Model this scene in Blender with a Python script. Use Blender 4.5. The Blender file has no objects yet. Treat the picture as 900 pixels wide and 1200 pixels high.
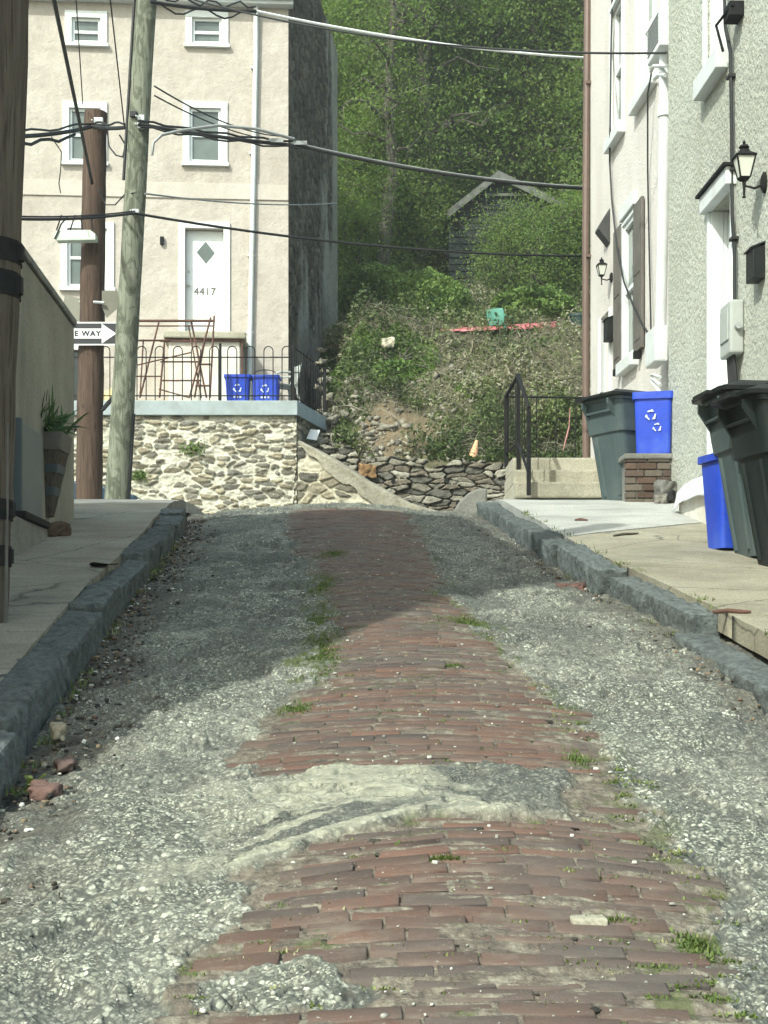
import bpy, bmesh, math, random
import numpy as np
from mathutils import Vector, Matrix

random.seed(7)
SC = bpy.context.scene
COL = SC.collection
F = 1733.33          # focal length in photo pixels (900 wide)
CZ = 1.3             # eye height
HZ = 750.0           # photo row of the horizon
CAM = Vector((0, 0, CZ))


def W(px, py, Y):
    """photo pixel -> world point at distance Y"""
    return Vector(((px - 450) / F * Y, Y, CZ + (HZ - py) / F * Y))


# ------------------------------------------------------------------ numpy noise
def _hash(ix, iy, seed):
    h = (ix.astype(np.int64) * 374761393 + iy.astype(np.int64) * 668265263 + seed * 974634777) & 0xFFFFFFFF
    h = ((h ^ (h >> 13)) * 1274126177) & 0xFFFFFFFF
    h = ((h ^ (h >> 16)) * 2246822519) & 0xFFFFFFFF
    return ((h ^ (h >> 15)) & 0xFFFFFF) / float(0xFFFFFF)


def vnoise(x, y, seed=0):
    x = np.asarray(x, float); y = np.asarray(y, float)
    ix = np.floor(x); iy = np.floor(y)
    fx = x - ix; fy = y - iy
    fx = fx * fx * (3 - 2 * fx); fy = fy * fy * (3 - 2 * fy)
    ix = ix.astype(np.int64); iy = iy.astype(np.int64)
    a = _hash(ix, iy, seed); b = _hash(ix + 1, iy, seed)
    c = _hash(ix, iy + 1, seed); d = _hash(ix + 1, iy + 1, seed)
    return (a * (1 - fx) + b * fx) * (1 - fy) + (c * (1 - fx) + d * fx) * fy


def fbm(x, y, seed=0, octv=4, gain=0.5):
    s = 0; a = 1; t = 0
    for o in range(octv):
        s = s + a * vnoise(x * 2 ** o, y * 2 ** o, seed + o * 17); t += a; a *= gain
    return s / t          # 0..1


def cells(u, v, seed=0, jit=0.8):
    """F1, F2 and two random numbers of the nearest cell"""
    iu = np.floor(u).astype(np.int64); iv = np.floor(v).astype(np.int64)
    f1 = np.full(u.shape, 9.0); f2 = np.full(u.shape, 9.0); r1 = np.zeros(u.shape); r2 = np.zeros(u.shape)
    for du in (-1, 0, 1):
        for dv in (-1, 0, 1):
            cu = iu + du; cv = iv + dv
            px = cu + 0.5 + (_hash(cu, cv, seed) - 0.5) * jit
            py = cv + 0.5 + (_hash(cu, cv, seed + 5) - 0.5) * jit
            d = np.hypot(u - px, v - py)
            near = d < f1
            f2 = np.where(near, f1, np.minimum(f2, d))
            r1 = np.where(near, _hash(cu, cv, seed + 9), r1)
            r2 = np.where(near, _hash(cu, cv, seed + 13), r2)
            f1 = np.where(near, d, f1)
    return f1, f2, r1, r2


def sst(a, b, x):
    t = np.clip((x - a) / (b - a), 0, 1)
    return t * t * (3 - 2 * t)


# ------------------------------------------------------------------ objects
def tag(o, label=None, cat=None, group=None, kind=None):
    if label: o['label'] = label
    if cat: o['category'] = cat
    if group: o['group'] = group
    if kind: o['kind'] = kind
    return o


def thing(name, label, cat, loc=(0, 0, 0), group=None, rz=0):
    o = bpy.data.objects.new(name, None)
    COL.objects.link(o)
    o.empty_display_size = 0.2
    o.location = loc; o.rotation_euler = (0, 0, rz)
    return tag(o, label, cat, group)


def link(name, me, mat=None, parent=None, loc=None):
    o = bpy.data.objects.new(name, me)
    COL.objects.link(o)
    if mat is not None and not me.materials:
        for m in (mat if isinstance(mat, (list, tuple)) else [mat]):
            me.materials.append(m)
    if parent is not None: o.parent = parent
    if loc is not None: o.location = loc
    return o


def root_loc(o):
    v = Vector((0, 0, 0))
    while o is not None:
        v += Vector(o.location); o = o.parent
    return v


class MB:
    def __init__(self):
        self.v = []; self.f = []; self.c = []; self.mi = []; self.col = None; self.m = 0

    def add(self, vs, fs):
        b = len(self.v)
        self.v += [tuple(p) for p in vs]
        for f in fs:
            self.f.append(tuple(i + b for i in f)); self.c.append(self.col); self.mi.append(self.m)
        return self

    def box(self, c, s, rot=None):
        hx, hy, hz = s[0] / 2, s[1] / 2, s[2] / 2
        vs = [Vector((x, y, z)) for x in (-hx, hx) for y in (-hy, hy) for z in (-hz, hz)]
        if rot is not None:
            M = rot if isinstance(rot, Matrix) else Matrix.Rotation(rot, 3, 'Z')
            vs = [M @ p for p in vs]
        c = Vector(c)
        return self.hexa([p + c for p in vs])

    def hexa(self, p):
        return self.add(p, [(0, 1, 3, 2), (4, 6, 7, 5), (0, 4, 5, 1), (2, 3, 7, 6), (0, 2, 6, 4), (1, 5, 7, 3)])

    def b2(self, x0, x1, y0, y1, z0, z1):
        return self.box(((x0 + x1) / 2, (y0 + y1) / 2, (z0 + z1) / 2), (abs(x1 - x0), abs(y1 - y0), abs(z1 - z0)))

    def tube(self, pts, r, n=8, cap=True):
        pts = [Vector(p) for p in pts]
        rs = r if isinstance(r, (list, tuple)) else [r] * len(pts)
        rings = []; prev = None
        for i, p in enumerate(pts):
            d = (pts[min(i + 1, len(pts) - 1)] - pts[max(i - 1, 0)])
            d = d.normalized() if d.length > 1e-9 else Vector((0, 0, 1))
            if prev is None:
                a = d.cross(Vector((0.3, 0.9, 0.2)) if abs(d.z) > 0.7 else Vector((0, 0, 1))).normalized()
            else:
                a = (prev - d * prev.dot(d)).normalized()
            prev = a
            b = d.cross(a)
            rings.append([p + (a * math.cos(t) + b * math.sin(t)) * rs[i] for t in [2 * math.pi * k / n for k in range(n)]])
        vs = [q for ring in rings for q in ring]
        fs = []
        for i in range(len(pts) - 1):
            for k in range(n):
                fs.append((i * n + k, i * n + (k + 1) % n, (i + 1) * n + (k + 1) % n, (i + 1) * n + k))
        if cap:
            fs.append(tuple(range(n))[::-1]); fs.append(tuple((len(pts) - 1) * n + k for k in range(n)))
        return self.add(vs, fs)

    def loft(self, secs, cap0=True, cap1=True):
        n = len(secs[0]); vs = [p for s in secs for p in s]; fs = []
        for i in range(len(secs) - 1):
            for k in range(n):
                fs.append((i * n + k, i * n + (k + 1) % n, (i + 1) * n + (k + 1) % n, (i + 1) * n + k))
        if cap0: fs.append(tuple(range(n))[::-1])
        if cap1: fs.append(tuple((len(secs) - 1) * n + k for k in range(n)))
        return self.add(vs, fs)

    def prism(self, poly, ext):
        ext = Vector(ext); a = [Vector(p) for p in poly]
        return self.loft([a, [p + ext for p in a]])

    def lathe(self, prof, n=24, c=(0, 0, 0)):
        secs = [[(c[0] + r * math.cos(2 * math.pi * k / n), c[1] + r * math.sin(2 * math.pi * k / n), c[2] + z) for k in range(n)] for r, z in prof]
        return self.loft(secs)

    def build(self, name, mat, parent=None, world=True, loc=None, smooth=False, bevel=0, seg=2):
        me = bpy.data.meshes.new(name)
        vs = [Vector(p) for p in self.v]
        if parent is not None:
            off = root_loc(parent) if world else Vector((0, 0, 0))
        else:
            if loc is None:
                xs = [p.x for p in vs]; ys = [p.y for p in vs]; zs = [p.z for p in vs]
                loc = ((min(xs) + max(xs)) / 2, (min(ys) + max(ys)) / 2, min(zs))
            off = Vector(loc)
        me.from_pydata([p - off for p in vs], [], self.f)
        for m in (mat if isinstance(mat, (list, tuple)) else [mat]):
            me.materials.append(m)
        if any(self.mi):
            me.polygons.foreach_set('material_index', self.mi)
        if any(c is not None for c in self.c):
            at = me.attributes.new('col', 'FLOAT_COLOR', 'FACE')
            at.data.foreach_set('color', [x for c in self.c for x in ((c or (0.5, 0.5, 0.5)) + (1,))])
        bm = bmesh.new(); bm.from_mesh(me)
        bmesh.ops.recalc_face_normals(bm, faces=bm.faces)
        if bevel:
            es = [e for e in bm.edges if len(e.link_faces) == 2 and e.calc_face_angle(0) > 0.5]
            bmesh.ops.bevel(bm, geom=es, offset=bevel, segments=seg, affect='EDGES', clamp_overlap=True, profile=0.6)
        bm.to_mesh(me); bm.free()
        if smooth:
            me.polygons.foreach_set('use_smooth', [True] * len(me.polygons))
            try:
                me.set_sharp_from_angle(angle=math.radians(smooth if smooth is not True else 40))
            except Exception:
                pass
        me.update()
        return link(name, me, None, parent, None if parent is not None else loc)


def np_mesh(name, V, Fq, mat, parent=None, loc=(0, 0, 0), fcol=None, vcol=None, attrs=None, smooth=False):
    """fast mesh from arrays: V (n,3), Fq (m,k)"""
    V = np.asarray(V, np.float32) - np.asarray(loc if parent is None else root_loc(parent), np.float32)
    Fq = np.asarray(Fq, np.int32)
    me = bpy.data.meshes.new(name)
    me.vertices.add(len(V)); me.vertices.foreach_set('co', V.ravel())
    k = Fq.shape[1]
    me.loops.add(Fq.size); me.loops.foreach_set('vertex_index', Fq.ravel())
    me.polygons.add(len(Fq)); me.polygons.foreach_set('loop_start', np.arange(0, Fq.size, k, dtype=np.int32))
    try:
        me.polygons.foreach_set('loop_total', np.full(len(Fq), k, np.int32))
    except Exception:
        pass
    me.update(calc_edges=True)
    for nm, dom, arr in (('col', 'FACE', fcol), ('col', 'POINT', vcol)):
        if arr is not None:
            arr = np.asarray(arr, np.float32)
            if arr.shape[1] == 3: arr = np.hstack([arr, np.ones((len(arr), 1), np.float32)])
            me.attributes.new(nm, 'FLOAT_COLOR', dom).data.foreach_set('color', arr.ravel())
    for nm, arr in (attrs or {}).items():
        me.attributes.new(nm, 'FLOAT', 'POINT').data.foreach_set('value', np.asarray(arr, np.float32).ravel())
    if smooth:
        me.polygons.foreach_set('use_smooth', np.ones(len(me.polygons), bool))
    me.validate()
    for m in (mat if isinstance(mat, (list, tuple)) else [mat]): me.materials.append(m)
    return link(name, me, None, parent, loc if parent is None else None)


def grid_faces(nr, nc):
    i = np.arange(nr * nc).reshape(nr, nc)
    return np.stack([i[:-1, :-1], i[:-1, 1:], i[1:, 1:], i[1:, :-1]], -1).reshape(-1, 4)


class Frame:
    """vertical plane: origin o (x, y), direction a along it, normal n out of it"""
    def __init__(self, o, a, n):
        self.o = Vector((o[0], o[1], 0)); self.a = Vector((a[0], a[1], 0)).normalized(); self.n = Vector((n[0], n[1], 0)).normalized()

    def p(self, s, d, z): return self.o + self.a * s + self.n * d + Vector((0, 0, z))

    def hit(self, px, py, d=0.0):
        r = Vector(((px - 450) / F, 1, (HZ - py) / F))
        q = self.o + self.n * d
        t = q.dot(self.n) / r.dot(self.n)
        w = r * t
        return (w - self.o).dot(self.a), CZ + w.z

    def box(self, mb, s0, s1, d0, d1, z0, z1):
        return mb.hexa([self.p(s, d, z) for s in (s0, s1) for d in (d0, d1) for z in (z0, z1)])

    def wall(self, mb, s0, s1, z0, z1, holes, depth=0.15):
        """front sheet with openings and their reveals; holes = [(s0, s1, z0, z1)]"""
        S = sorted({s0, s1, *[h[0] for h in holes], *[h[1] for h in holes]})
        Z = sorted({z0, z1, *[h[2] for h in holes], *[h[3] for h in holes]})
        for i in range(len(S) - 1):
            for j in range(len(Z) - 1):
                cs = (S[i] + S[i + 1]) / 2; cz = (Z[j] + Z[j + 1]) / 2
                if any(h[0] < cs < h[1] and h[2] < cz < h[3] for h in holes): continue
                mb.add([self.p(S[i], 0, Z[j]), self.p(S[i + 1], 0, Z[j]), self.p(S[i + 1], 0, Z[j + 1]), self.p(S[i], 0, Z[j + 1])], [(0, 1, 2, 3)])
        for h in holes:
            c = [(h[0], h[2]), (h[1], h[2]), (h[1], h[3]), (h[0], h[3])]
            for k in range(4):
                (sa, za), (sb, zb) = c[k], c[(k + 1) % 4]
                mb.add([self.p(sa, 0, za), self.p(sb, 0, zb), self.p(sb, -depth, zb), self.p(sa, -depth, za)], [(0, 1, 2, 3)])
            mb.add([self.p(s, -depth, z) for s, z in c], [(0, 1, 2, 3)])
        return mb


# ------------------------------------------------------------------ materials
class Mat:
    def __init__(self, name):
        self.m = bpy.data.materials.new(name); self.m.use_nodes = True
        self.t = self.m.node_tree; self.t.nodes.clear()
        self.out = self.t.nodes.new('ShaderNodeOutputMaterial')
        self.b = self.t.nodes.new('ShaderNodeBsdfPrincipled')
        self.t.links.new(self.b.outputs[0], self.out.inputs[0])
        self._tc = None

    def n(self, typ, **kw):
        x = self.t.nodes.new(typ)
        for k, v in kw.items(): setattr(x, k, v)
        return x

    def set(self, sock, v):
        if hasattr(v, 'is_output') or isinstance(v, bpy.types.NodeSocket): self.t.links.new(v, sock)
        elif isinstance(v, (tuple, list)) and len(v) == 3 and sock.type == 'RGBA': sock.default_value = (*v, 1)
        else: sock.default_value = v

    def co(self, scale=(1, 1, 1), rot=(0, 0, 0), loc=(0, 0, 0)):
        if self._tc is None: self._tc = self.n('ShaderNodeTexCoord')
        mp = self.n('ShaderNodeMapping')
        self.t.links.new(self._tc.outputs['Object'], mp.inputs[0])
        mp.inputs['Scale'].default_value = scale; mp.inputs['Rotation'].default_value = rot; mp.inputs['Location'].default_value = loc
        return mp.outputs[0]

    def noise(self, scale, detail=4, rough=0.55, vec=None, dist=0.0, col=False):
        x = self.n('ShaderNodeTexNoise')
        self.set(x.inputs['Vector'], vec or self.co())
        x.inputs['Scale'].default_value = scale; x.inputs['Detail'].default_value = detail
        x.inputs['Roughness'].default_value = rough; x.inputs['Distortion'].default_value = dist
        return x.outputs[1 if col else 0]

    def vor(self, scale, vec=None, feature='F1', rnd=1.0, out='Distance'):
        x = self.n('ShaderNodeTexVoronoi', feature=feature)
        self.set(x.inputs['Vector'], vec or self.co())
        x.inputs['Scale'].default_value = scale; x.inputs['Randomness'].default_value = rnd
        return x.outputs[out]

    def ramp(self, fac, stops, interp='LINEAR'):
        x = self.n('ShaderNodeValToRGB'); self.set(x.inputs[0], fac)
        cr = x.color_ramp; cr.interpolation = interp
        while len(cr.elements) < len(stops): cr.elements.new(0.5)
        for e, (p, c) in zip(cr.elements, stops):
            e.position = p; e.color = (*c, 1) if isinstance(c, (tuple, list)) else (c, c, c, 1)
        return x.outputs[0]

    def mix(self, fac, a, b, mode='MIX'):
        x = self.n('ShaderNodeMix', data_type='RGBA', blend_type=mode)
        self.set(x.inputs[0], fac); self.set(x.inputs[6], a); self.set(x.inputs[7], b)
        return x.outputs[2]

    def math(self, op, a, b=0.0, c=None, clamp=False):
        x = self.n('ShaderNodeMath', operation=op, use_clamp=clamp)
        self.set(x.inputs[0], a); self.set(x.inputs[1], b)
        if c is not None: self.set(x.inputs[2], c)
        return x.outputs[0]

    def attr(self, name, fac=False):
        x = self.n('ShaderNodeAttribute', attribute_name=name)
        return x.outputs[2 if fac else 0]

    def sep(self, c, i=0):
        x = self.n('ShaderNodeSeparateColor'); self.set(x.inputs[0], c); return x.outputs[i]

    def rnd(self):
        return self.n('ShaderNodeObjectInfo').outputs['Random']

    def bump(self, h, strength=0.5, dist=0.02, nrm=None):
        x = self.n('ShaderNodeBump'); self.set(x.inputs['Height'], h)
        x.inputs['Strength'].default_value = strength; x.inputs['Distance'].default_value = dist
        if nrm is not None: self.set(x.inputs['Normal'], nrm)
        return x.outputs[0]

    def fin(self, col, rough=0.8, bump=None, metal=0.0, spec=None, trans=None):
        self.set(self.b.inputs['Base Color'], col); self.set(self.b.inputs['Roughness'], rough)
        self.set(self.b.inputs['Metallic'], metal)
        if spec is not None: self.b.inputs['Specular IOR Level'].default_value = spec
        if bump is not None: self.set(self.b.inputs['Normal'], bump)
        return self.m


def plain(name, col, rough=0.6, var=0.25, scale=6, bump=0.1, metal=0.0, spec=None, dirt=None, dscale=3):
    """slightly uneven paint / plastic / metal, with optional dirt tone"""
    M = Mat(name)
    n = M.noise(scale, 5, 0.6)
    c = M.mix(M.ramp(n, [(0.3, 0.0), (0.7, 1.0)]), tuple(x * (1 - var) for x in col), tuple(min(1, x * (1 + var)) for x in col))
    if dirt is not None:
        d = M.ramp(M.noise(dscale, 6, 0.65), [(0.48, 0.0), (0.7, 1.0)])
        c = M.mix(M.math('MULTIPLY', d, 0.7), c, dirt)
    return M.fin(c, rough, M.bump(M.noise(scale * 8, 3), bump, 0.004) if bump else None, metal, spec)
# ------------------------------------------------------------------ material library
def m_road():
    M = Mat('aggregate_road')
    v = M.co(scale=(1, 1, 1))
    rv = M.noise(9, 2, 0.5, v, col=True)
    warp = M.n('ShaderNodeVectorMath', operation='MULTIPLY_ADD')
    M.set(warp.inputs[0], rv); warp.inputs[1].default_value = (0.02, 0.02, 0.02); M.set(warp.inputs[2], v)
    wv = warp.outputs[0]
    stone = M.vor(66, wv, out='Color'); dist = M.vor(66, wv, out='Distance')
    stone2 = M.vor(130, wv, out='Color'); d2 = M.vor(130, wv, out='Distance')
    r1 = M.sep(stone, 0); r2 = M.sep(stone2, 1)
    STO = [(0.0, (0.06, 0.062, 0.052)), (0.25, (0.15, 0.152, 0.12)), (0.5, (0.29, 0.295, 0.232)), (0.82, (0.48, 0.485, 0.39)), (1.0, (0.68, 0.69, 0.57))]
    c1 = M.ramp(r1, STO); c2 = M.ramp(r2, STO)
    pick = M.ramp(M.noise(14, 3, 0.6), [(0.42, 0.0), (0.58, 1.0)])
    c = M.mix(pick, c1, c2)
    gap = M.mix(pick, M.ramp(dist, [(0.0, 1.0), (0.42, 1.0), (0.62, 0.0)]), M.ramp(d2, [(0.0, 1.0), (0.42, 1.0), (0.62, 0.0)]))
    gapf = M.sep(gap, 0)
    c = M.mix(gapf, (0.07, 0.075, 0.065), c)
    # binder showing between the stones in worn patches
    big = M.ramp(M.noise(3.2, 8, 0.74), [(0.42, 0.0), (0.60, 1.0)])
    c = M.mix(M.math('MULTIPLY', big, 0.8), c, M.mix(0.5, c, (0.09, 0.095, 0.085)))
    pale = M.ramp(M.noise(1.3, 5, 0.6, M.co(loc=(7, 3, 0))), [(0.46, 0.0), (0.72, 1.0)])
    c = M.mix(M.math('MULTIPLY', pale, 0.40), c, (0.37, 0.365, 0.295))
    crumb = M.ramp(M.noise(20, 8, 0.82), [(0.40, 0.85), (0.50, 0.0)])
    c = M.mix(crumb, c, (0.065, 0.066, 0.056))
    # tar-dark film, smooth concrete skim, gutter dirt, joint filling, moss: where they lie is a property of the road
    tar = M.attr('tar', True)
    c = M.mix(tar, c, M.mix(0.22, (0.055, 0.057, 0.053), c))
    skim = M.attr('skim', True)
    sk = M.ramp(M.noise(22, 8, 0.8, M.co(scale=(0.7, 1.5, 1))), [(0.32, (0.10, 0.10, 0.08)), (0.45, (0.27, 0.265, 0.20)), (0.6, (0.39, 0.38, 0.295)), (0.75, (0.47, 0.46, 0.37))])
    c = M.mix(M.math('MULTIPLY', skim, 0.68), c, sk)
    grt = M.attr('gutter', True)
    gd = M.ramp(M.noise(16, 6, 0.7), [(0.3, (0.03, 0.03, 0.026)), (0.5, (0.075, 0.07, 0.058)), (0.64, (0.13, 0.115, 0.09)), (0.75, (0.32, 0.31, 0.27))])
    c = M.mix(M.math('MULTIPLY', grt, 0.9), c, gd)
    jt = M.attr('brick', True)
    jc = M.ramp(M.noise(24, 5, 0.7), [(0.3, (0.05, 0.043, 0.035)), (0.5, (0.125, 0.105, 0.083)), (0.74, (0.27, 0.25, 0.19))])
    c = M.mix(jt, c, jc)
    ms = M.attr('moss', True)
    mc = M.ramp(M.noise(45, 4, 0.7), [(0.3, (0.03, 0.038, 0.014)), (0.55, (0.075, 0.092, 0.032)), (0.78, (0.18, 0.175, 0.10))])
    c = M.mix(ms, c, mc)
    h = M.math('ADD', M.math('MULTIPLY', M.math('SUBTRACT', 1.0, M.mix(pick, dist, d2)), M.math('SUBTRACT', 1.0, M.math('MULTIPLY', skim, 0.8))), M.math('MULTIPLY', r1, 0.5))
    nb = M.bump(h, 0.55, 0.007)
    nb = M.bump(M.noise(55, 5, 0.7), 0.45, 0.012, nb)
    return M.fin(c, 0.85, nb, spec=0.3)


def m_brick(name='road_brick'):
    M = Mat(name)
    c = M.attr('col')
    wear = M.noise(38, 5, 0.65, M.co(scale=(0.6, 1.6, 1)))
    c = M.mix(M.ramp(wear, [(0.35, 0.0), (0.7, 0.55)]), c, (0.115, 0.083, 0.066))
    dust = M.ramp(M.noise(7, 7, 0.72, M.co(scale=(0.7, 1.6, 1))), [(0.52, 0.0), (0.72, 0.7)])
    c = M.mix(dust, c, (0.20, 0.172, 0.138))
    spots = M.ramp(M.noise(75, 3, 0.6), [(0.66, 0.0), (0.72, 0.8)])
    c = M.mix(spots, c, (0.36, 0.34, 0.29))
    grey = M.ramp(M.noise(2.4, 5, 0.6, M.co(loc=(3, 1, 0))), [(0.48, 0.0), (0.66, 0.7)])
    c = M.mix(grey, c, (0.092, 0.076, 0.066))
    return M.fin(c, 0.75, M.bump(M.noise(60, 6, 0.7), 0.5, 0.008), spec=0.35)


def m_concrete(name, a, b, c_, pit=0.35, lines=True):
    M = Mat(name)
    n = M.noise(1.6, 8, 0.66)
    c = M.ramp(n, [(0.3, a), (0.5, b), (0.7, c_)])
    f = M.noise(70, 5, 0.75)
    c = M.mix(M.ramp(f, [(0.38, 0.65), (0.56, 0.0)]), c, tuple(x * 0.42 for x in b))
    c = M.mix(M.ramp(M.vor(55, out='Distance'), [(0.0, 0.35), (0.3, 0.0)]), c, tuple(min(1, x * 1.35) for x in c_))
    st = M.ramp(M.noise(0.9, 7, 0.7, M.co(scale=(1, 2.2, 1), loc=(4, 0, 0))), [(0.5, 0.0), (0.68, 0.6)])
    c = M.mix(st, c, tuple(x * 0.55 for x in a))
    if lines:
        cr = M.vor(0.85, M.mix(0.1, M.co(), M.noise(3, 4, 0.6, col=True)), feature='DISTANCE_TO_EDGE')
        c = M.mix(M.ramp(cr, [(0.0, 0.75), (0.008, 0.0)]), c, (0.05, 0.048, 0.04))
    return M.fin(c, 0.9, M.bump(M.noise(120, 4, 0.7), pit, 0.006), spec=0.25)


def m_stucco(name, a, b, scale, strength, dist, stain=None, big=1.2, skew=(1, 1, 1)):
    M = Mat(name)
    v = M.co(scale=skew)
    n = M.noise(scale, 5, 0.6, v, dist=1.2)
    v2 = M.vor(scale * 0.8, v, feature='SMOOTH_F1')
    h = M.math('ADD', n, M.math('MULTIPLY', v2, 0.6))
    c = M.mix(M.ramp(M.noise(big, 6, 0.65), [(0.35, 0.0), (0.68, 1.0)]), a, b)
    if stain is not None:
        s = M.ramp(M.noise(0.8, 8, 0.7, M.co(scale=(1.3, 1.3, 0.35), loc=(2, 5, 0))), [(0.5, 0.0), (0.74, 0.75)])
        c = M.mix(s, c, stain)
    c = M.mix(M.ramp(M.noise(scale * 2, 3, 0.6), [(0.3, 0.25), (0.5, 0.0)]), c, tuple(x * 0.6 for x in a))
    return M.fin(c, 0.92, M.bump(h, strength, dist), spec=0.2)


def m_vcol(name, rough=0.9, nscale=30, var=0.35, bstr=0.5, bd=0.01, spec=0.25):
    """intrinsic colour from the mesh, broken up by noise"""
    M = Mat(name)
    c = M.attr('col')
    n = M.noise(nscale, 6, 0.68)
    c = M.mix(M.ramp(n, [(0.3, 1.0), (0.6, 0.0)]), c, M.mix(1.0, c, (1 - var,) * 3, 'MULTIPLY'))
    c = M.mix(M.ramp(M.noise(nscale * 0.3, 5, 0.6, M.co(loc=(3, 3, 3))), [(0.55, 0.0), (0.75, 0.4)]), c, M.mix(1.0, c, (1.4, 1.38, 1.3), 'MULTIPLY'))
    return M.fin(c, rough, M.bump(n, bstr, bd), spec=spec)


def m_leaf(name, stops, tr=0.35):
    M = Mat(name)
    r = M.sep(M.attr('col'), 0)
    c = M.ramp(r, stops)
    tint = M.rnd()
    c = M.mix(M.math('MULTIPLY', tint, 0.35), c, M.mix(1.0, c, (0.8, 0.95, 0.7), 'MULTIPLY'))
    M.fin(c, 0.6, spec=0.25)
    tl = M.n('ShaderNodeBsdfTranslucent'); M.set(tl.inputs[0], M.mix(1.0, c, (1.25, 1.3, 0.6), 'MULTIPLY'))
    mx = M.n('ShaderNodeMixShader'); mx.inputs[0].default_value = tr
    M.t.links.new(M.b.outputs[0], mx.inputs[1]); M.t.links.new(tl.outputs[0], mx.inputs[2])
    M.t.links.new(mx.outputs[0], M.out.inputs[0])
    return M.m


def m_pole(name, a, b, c_, scale=1.0, knots=True, blotch=None):
    M = Mat(name)
    g = M.noise(5 * scale, 8, 0.7, M.co(scale=(5, 5, 0.35)), dist=0.6)
    c = M.ramp(g, [(0.3, a), (0.5, b), (0.72, c_)])
    st = M.ramp(M.noise(18, 4, 0.6, M.co(scale=(3, 3, 0.12))), [(0.36, 0.75), (0.46, 0.0)])
    c = M.mix(st, c, tuple(x * 0.4 for x in a))
    if blotch:
        bl = M.ramp(M.noise(3.2, 4, 0.6, M.co(scale=(1.6, 1.6, 0.7)), dist=2.2), [(0.47, 0.0), (0.56, 0.8)])
        c = M.mix(bl, c, blotch)
    if knots:
        k = M.ramp(M.vor(2.1, M.co(scale=(2, 2, 1)), out='Distance'), [(0.0, 1.0), (0.10, 0.0)])
        c = M.mix(k, c, tuple(x * 0.3 for x in a))
    return M.fin(c, 0.85, M.bump(g, 0.6, 0.02), spec=0.2)


def m_glass(name, col=(0.03, 0.035, 0.035), rough=0.08):
    M = Mat(name)
    c = M.mix(M.ramp(M.noise(1.1, 3), [(0.35, 0.0), (0.7, 1.0)]), col, tuple(x * 1.9 for x in col))
    return M.fin(c, rough, M.bump(M.noise(2.5, 2), 0.06, 0.05), spec=0.6)


MT = {}
MT['road'] = m_road()
MT['brick'] = m_brick()
MT['kerb'] = m_vcol('kerb_stone', 0.88, 20, 0.66, 1.0, 0.035, 0.25)
MT['conc_tan'] = m_concrete('tan_concrete', (0.22, 0.20, 0.15), (0.31, 0.285, 0.215), (0.38, 0.355, 0.28), 0.6)
MT['conc_shade'] = m_concrete('shaded_concrete', (0.20, 0.185, 0.145), (0.28, 0.26, 0.205), (0.34, 0.32, 0.26), 0.5)  # tan concrete with shade put into its colour, for the left slabs
MT['conc_white'] = m_concrete('pale_concrete', (0.34, 0.338, 0.31), (0.42, 0.418, 0.385), (0.48, 0.478, 0.445), 0.3, lines=False)
MT['conc_grey'] = m_concrete('grey_concrete', (0.15, 0.15, 0.135), (0.24, 0.235, 0.21), (0.31, 0.305, 0.27), 0.4, lines=False)
MT['conc_step'] = m_concrete('step_concrete', (0.27, 0.25, 0.19), (0.40, 0.375, 0.295), (0.50, 0.47, 0.38), 0.4, lines=False)
MT['asphalt'] = m_concrete('street_asphalt', (0.05, 0.052, 0.052), (0.075, 0.075, 0.073), (0.11, 0.11, 0.105), 0.6)
MT['stucco_r'] = m_stucco('roughcast_stucco', (0.46, 0.47, 0.405), (0.54, 0.55, 0.48), 27, 1.0, 0.034, (0.43, 0.43, 0.355))
MT['stucco_p'] = m_stucco('pink_stucco', (0.56, 0.525, 0.49), (0.63, 0.595, 0.56), 40, 0.7, 0.014, (0.46, 0.415, 0.375))
MT['stucco_c'] = m_stucco('cream_stucco', (0.41, 0.365, 0.32), (0.50, 0.455, 0.405), 11, 0.5, 0.03, (0.315, 0.27, 0.225), 2.6)
MT['stucco_band'] = m_stucco('cream_band', (0.47, 0.425, 0.375), (0.53, 0.48, 0.43), 11, 0.3, 0.02, (0.41, 0.375, 0.325))
MT['stucco_g'] = m_stucco('grey_stucco', (0.23, 0.215, 0.17), (0.33, 0.31, 0.25), 26, 0.7, 0.02, (0.11, 0.105, 0.085), 1.4)
MT['stucco_w'] = m_stucco('pale_render', (0.62, 0.58, 0.50), (0.72, 0.69, 0.62), 12, 0.4, 0.02, (0.40, 0.27, 0.17), 2.0)
MT['peel'] = m_vcol('peeled_render', 0.95, 8, 0.5, 0.9, 0.05)
MT['rubble'] = m_vcol('rubble_stone', 0.92, 22, 0.42, 0.8, 0.02)
MT['white'] = plain('white_paint', (0.70, 0.73, 0.73), 0.5, 0.05, 3, 0.05, dirt=(0.60, 0.60, 0.56))
MT['white_d'] = plain('white_metal', (0.60, 0.63, 0.63), 0.45, 0.08, 4, 0.05, dirt=(0.5, 0.5, 0.47))
MT['glass'] = m_glass('window_glass', (0.085, 0.10, 0.09))
MT['glass_d'] = m_glass('dark_glass', (0.02, 0.022, 0.022))
MT['blind'] = plain('window_blind', (0.30, 0.33, 0.31), 0.35, 0.12, 2, 0)
MT['iron'] = plain('black_iron', (0.012, 0.013, 0.014), 0.75, 0.4, 12, 0.1, spec=0.15, dirt=(0.024, 0.019, 0.016))
MT['rust'] = plain('rusty_steel', (0.10, 0.045, 0.03), 0.8, 0.45, 14, 0.4, dirt=(0.05, 0.028, 0.022))
MT['brownpipe'] = plain('brown_metal', (0.12, 0.075, 0.06), 0.5, 0.15, 5, 0.1, dirt=(0.085, 0.055, 0.045))
MT['shutter'] = plain('grey_brown_paint', (0.095, 0.085, 0.075), 0.55, 0.15, 8, 0.1, dirt=(0.14, 0.13, 0.115))
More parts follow.
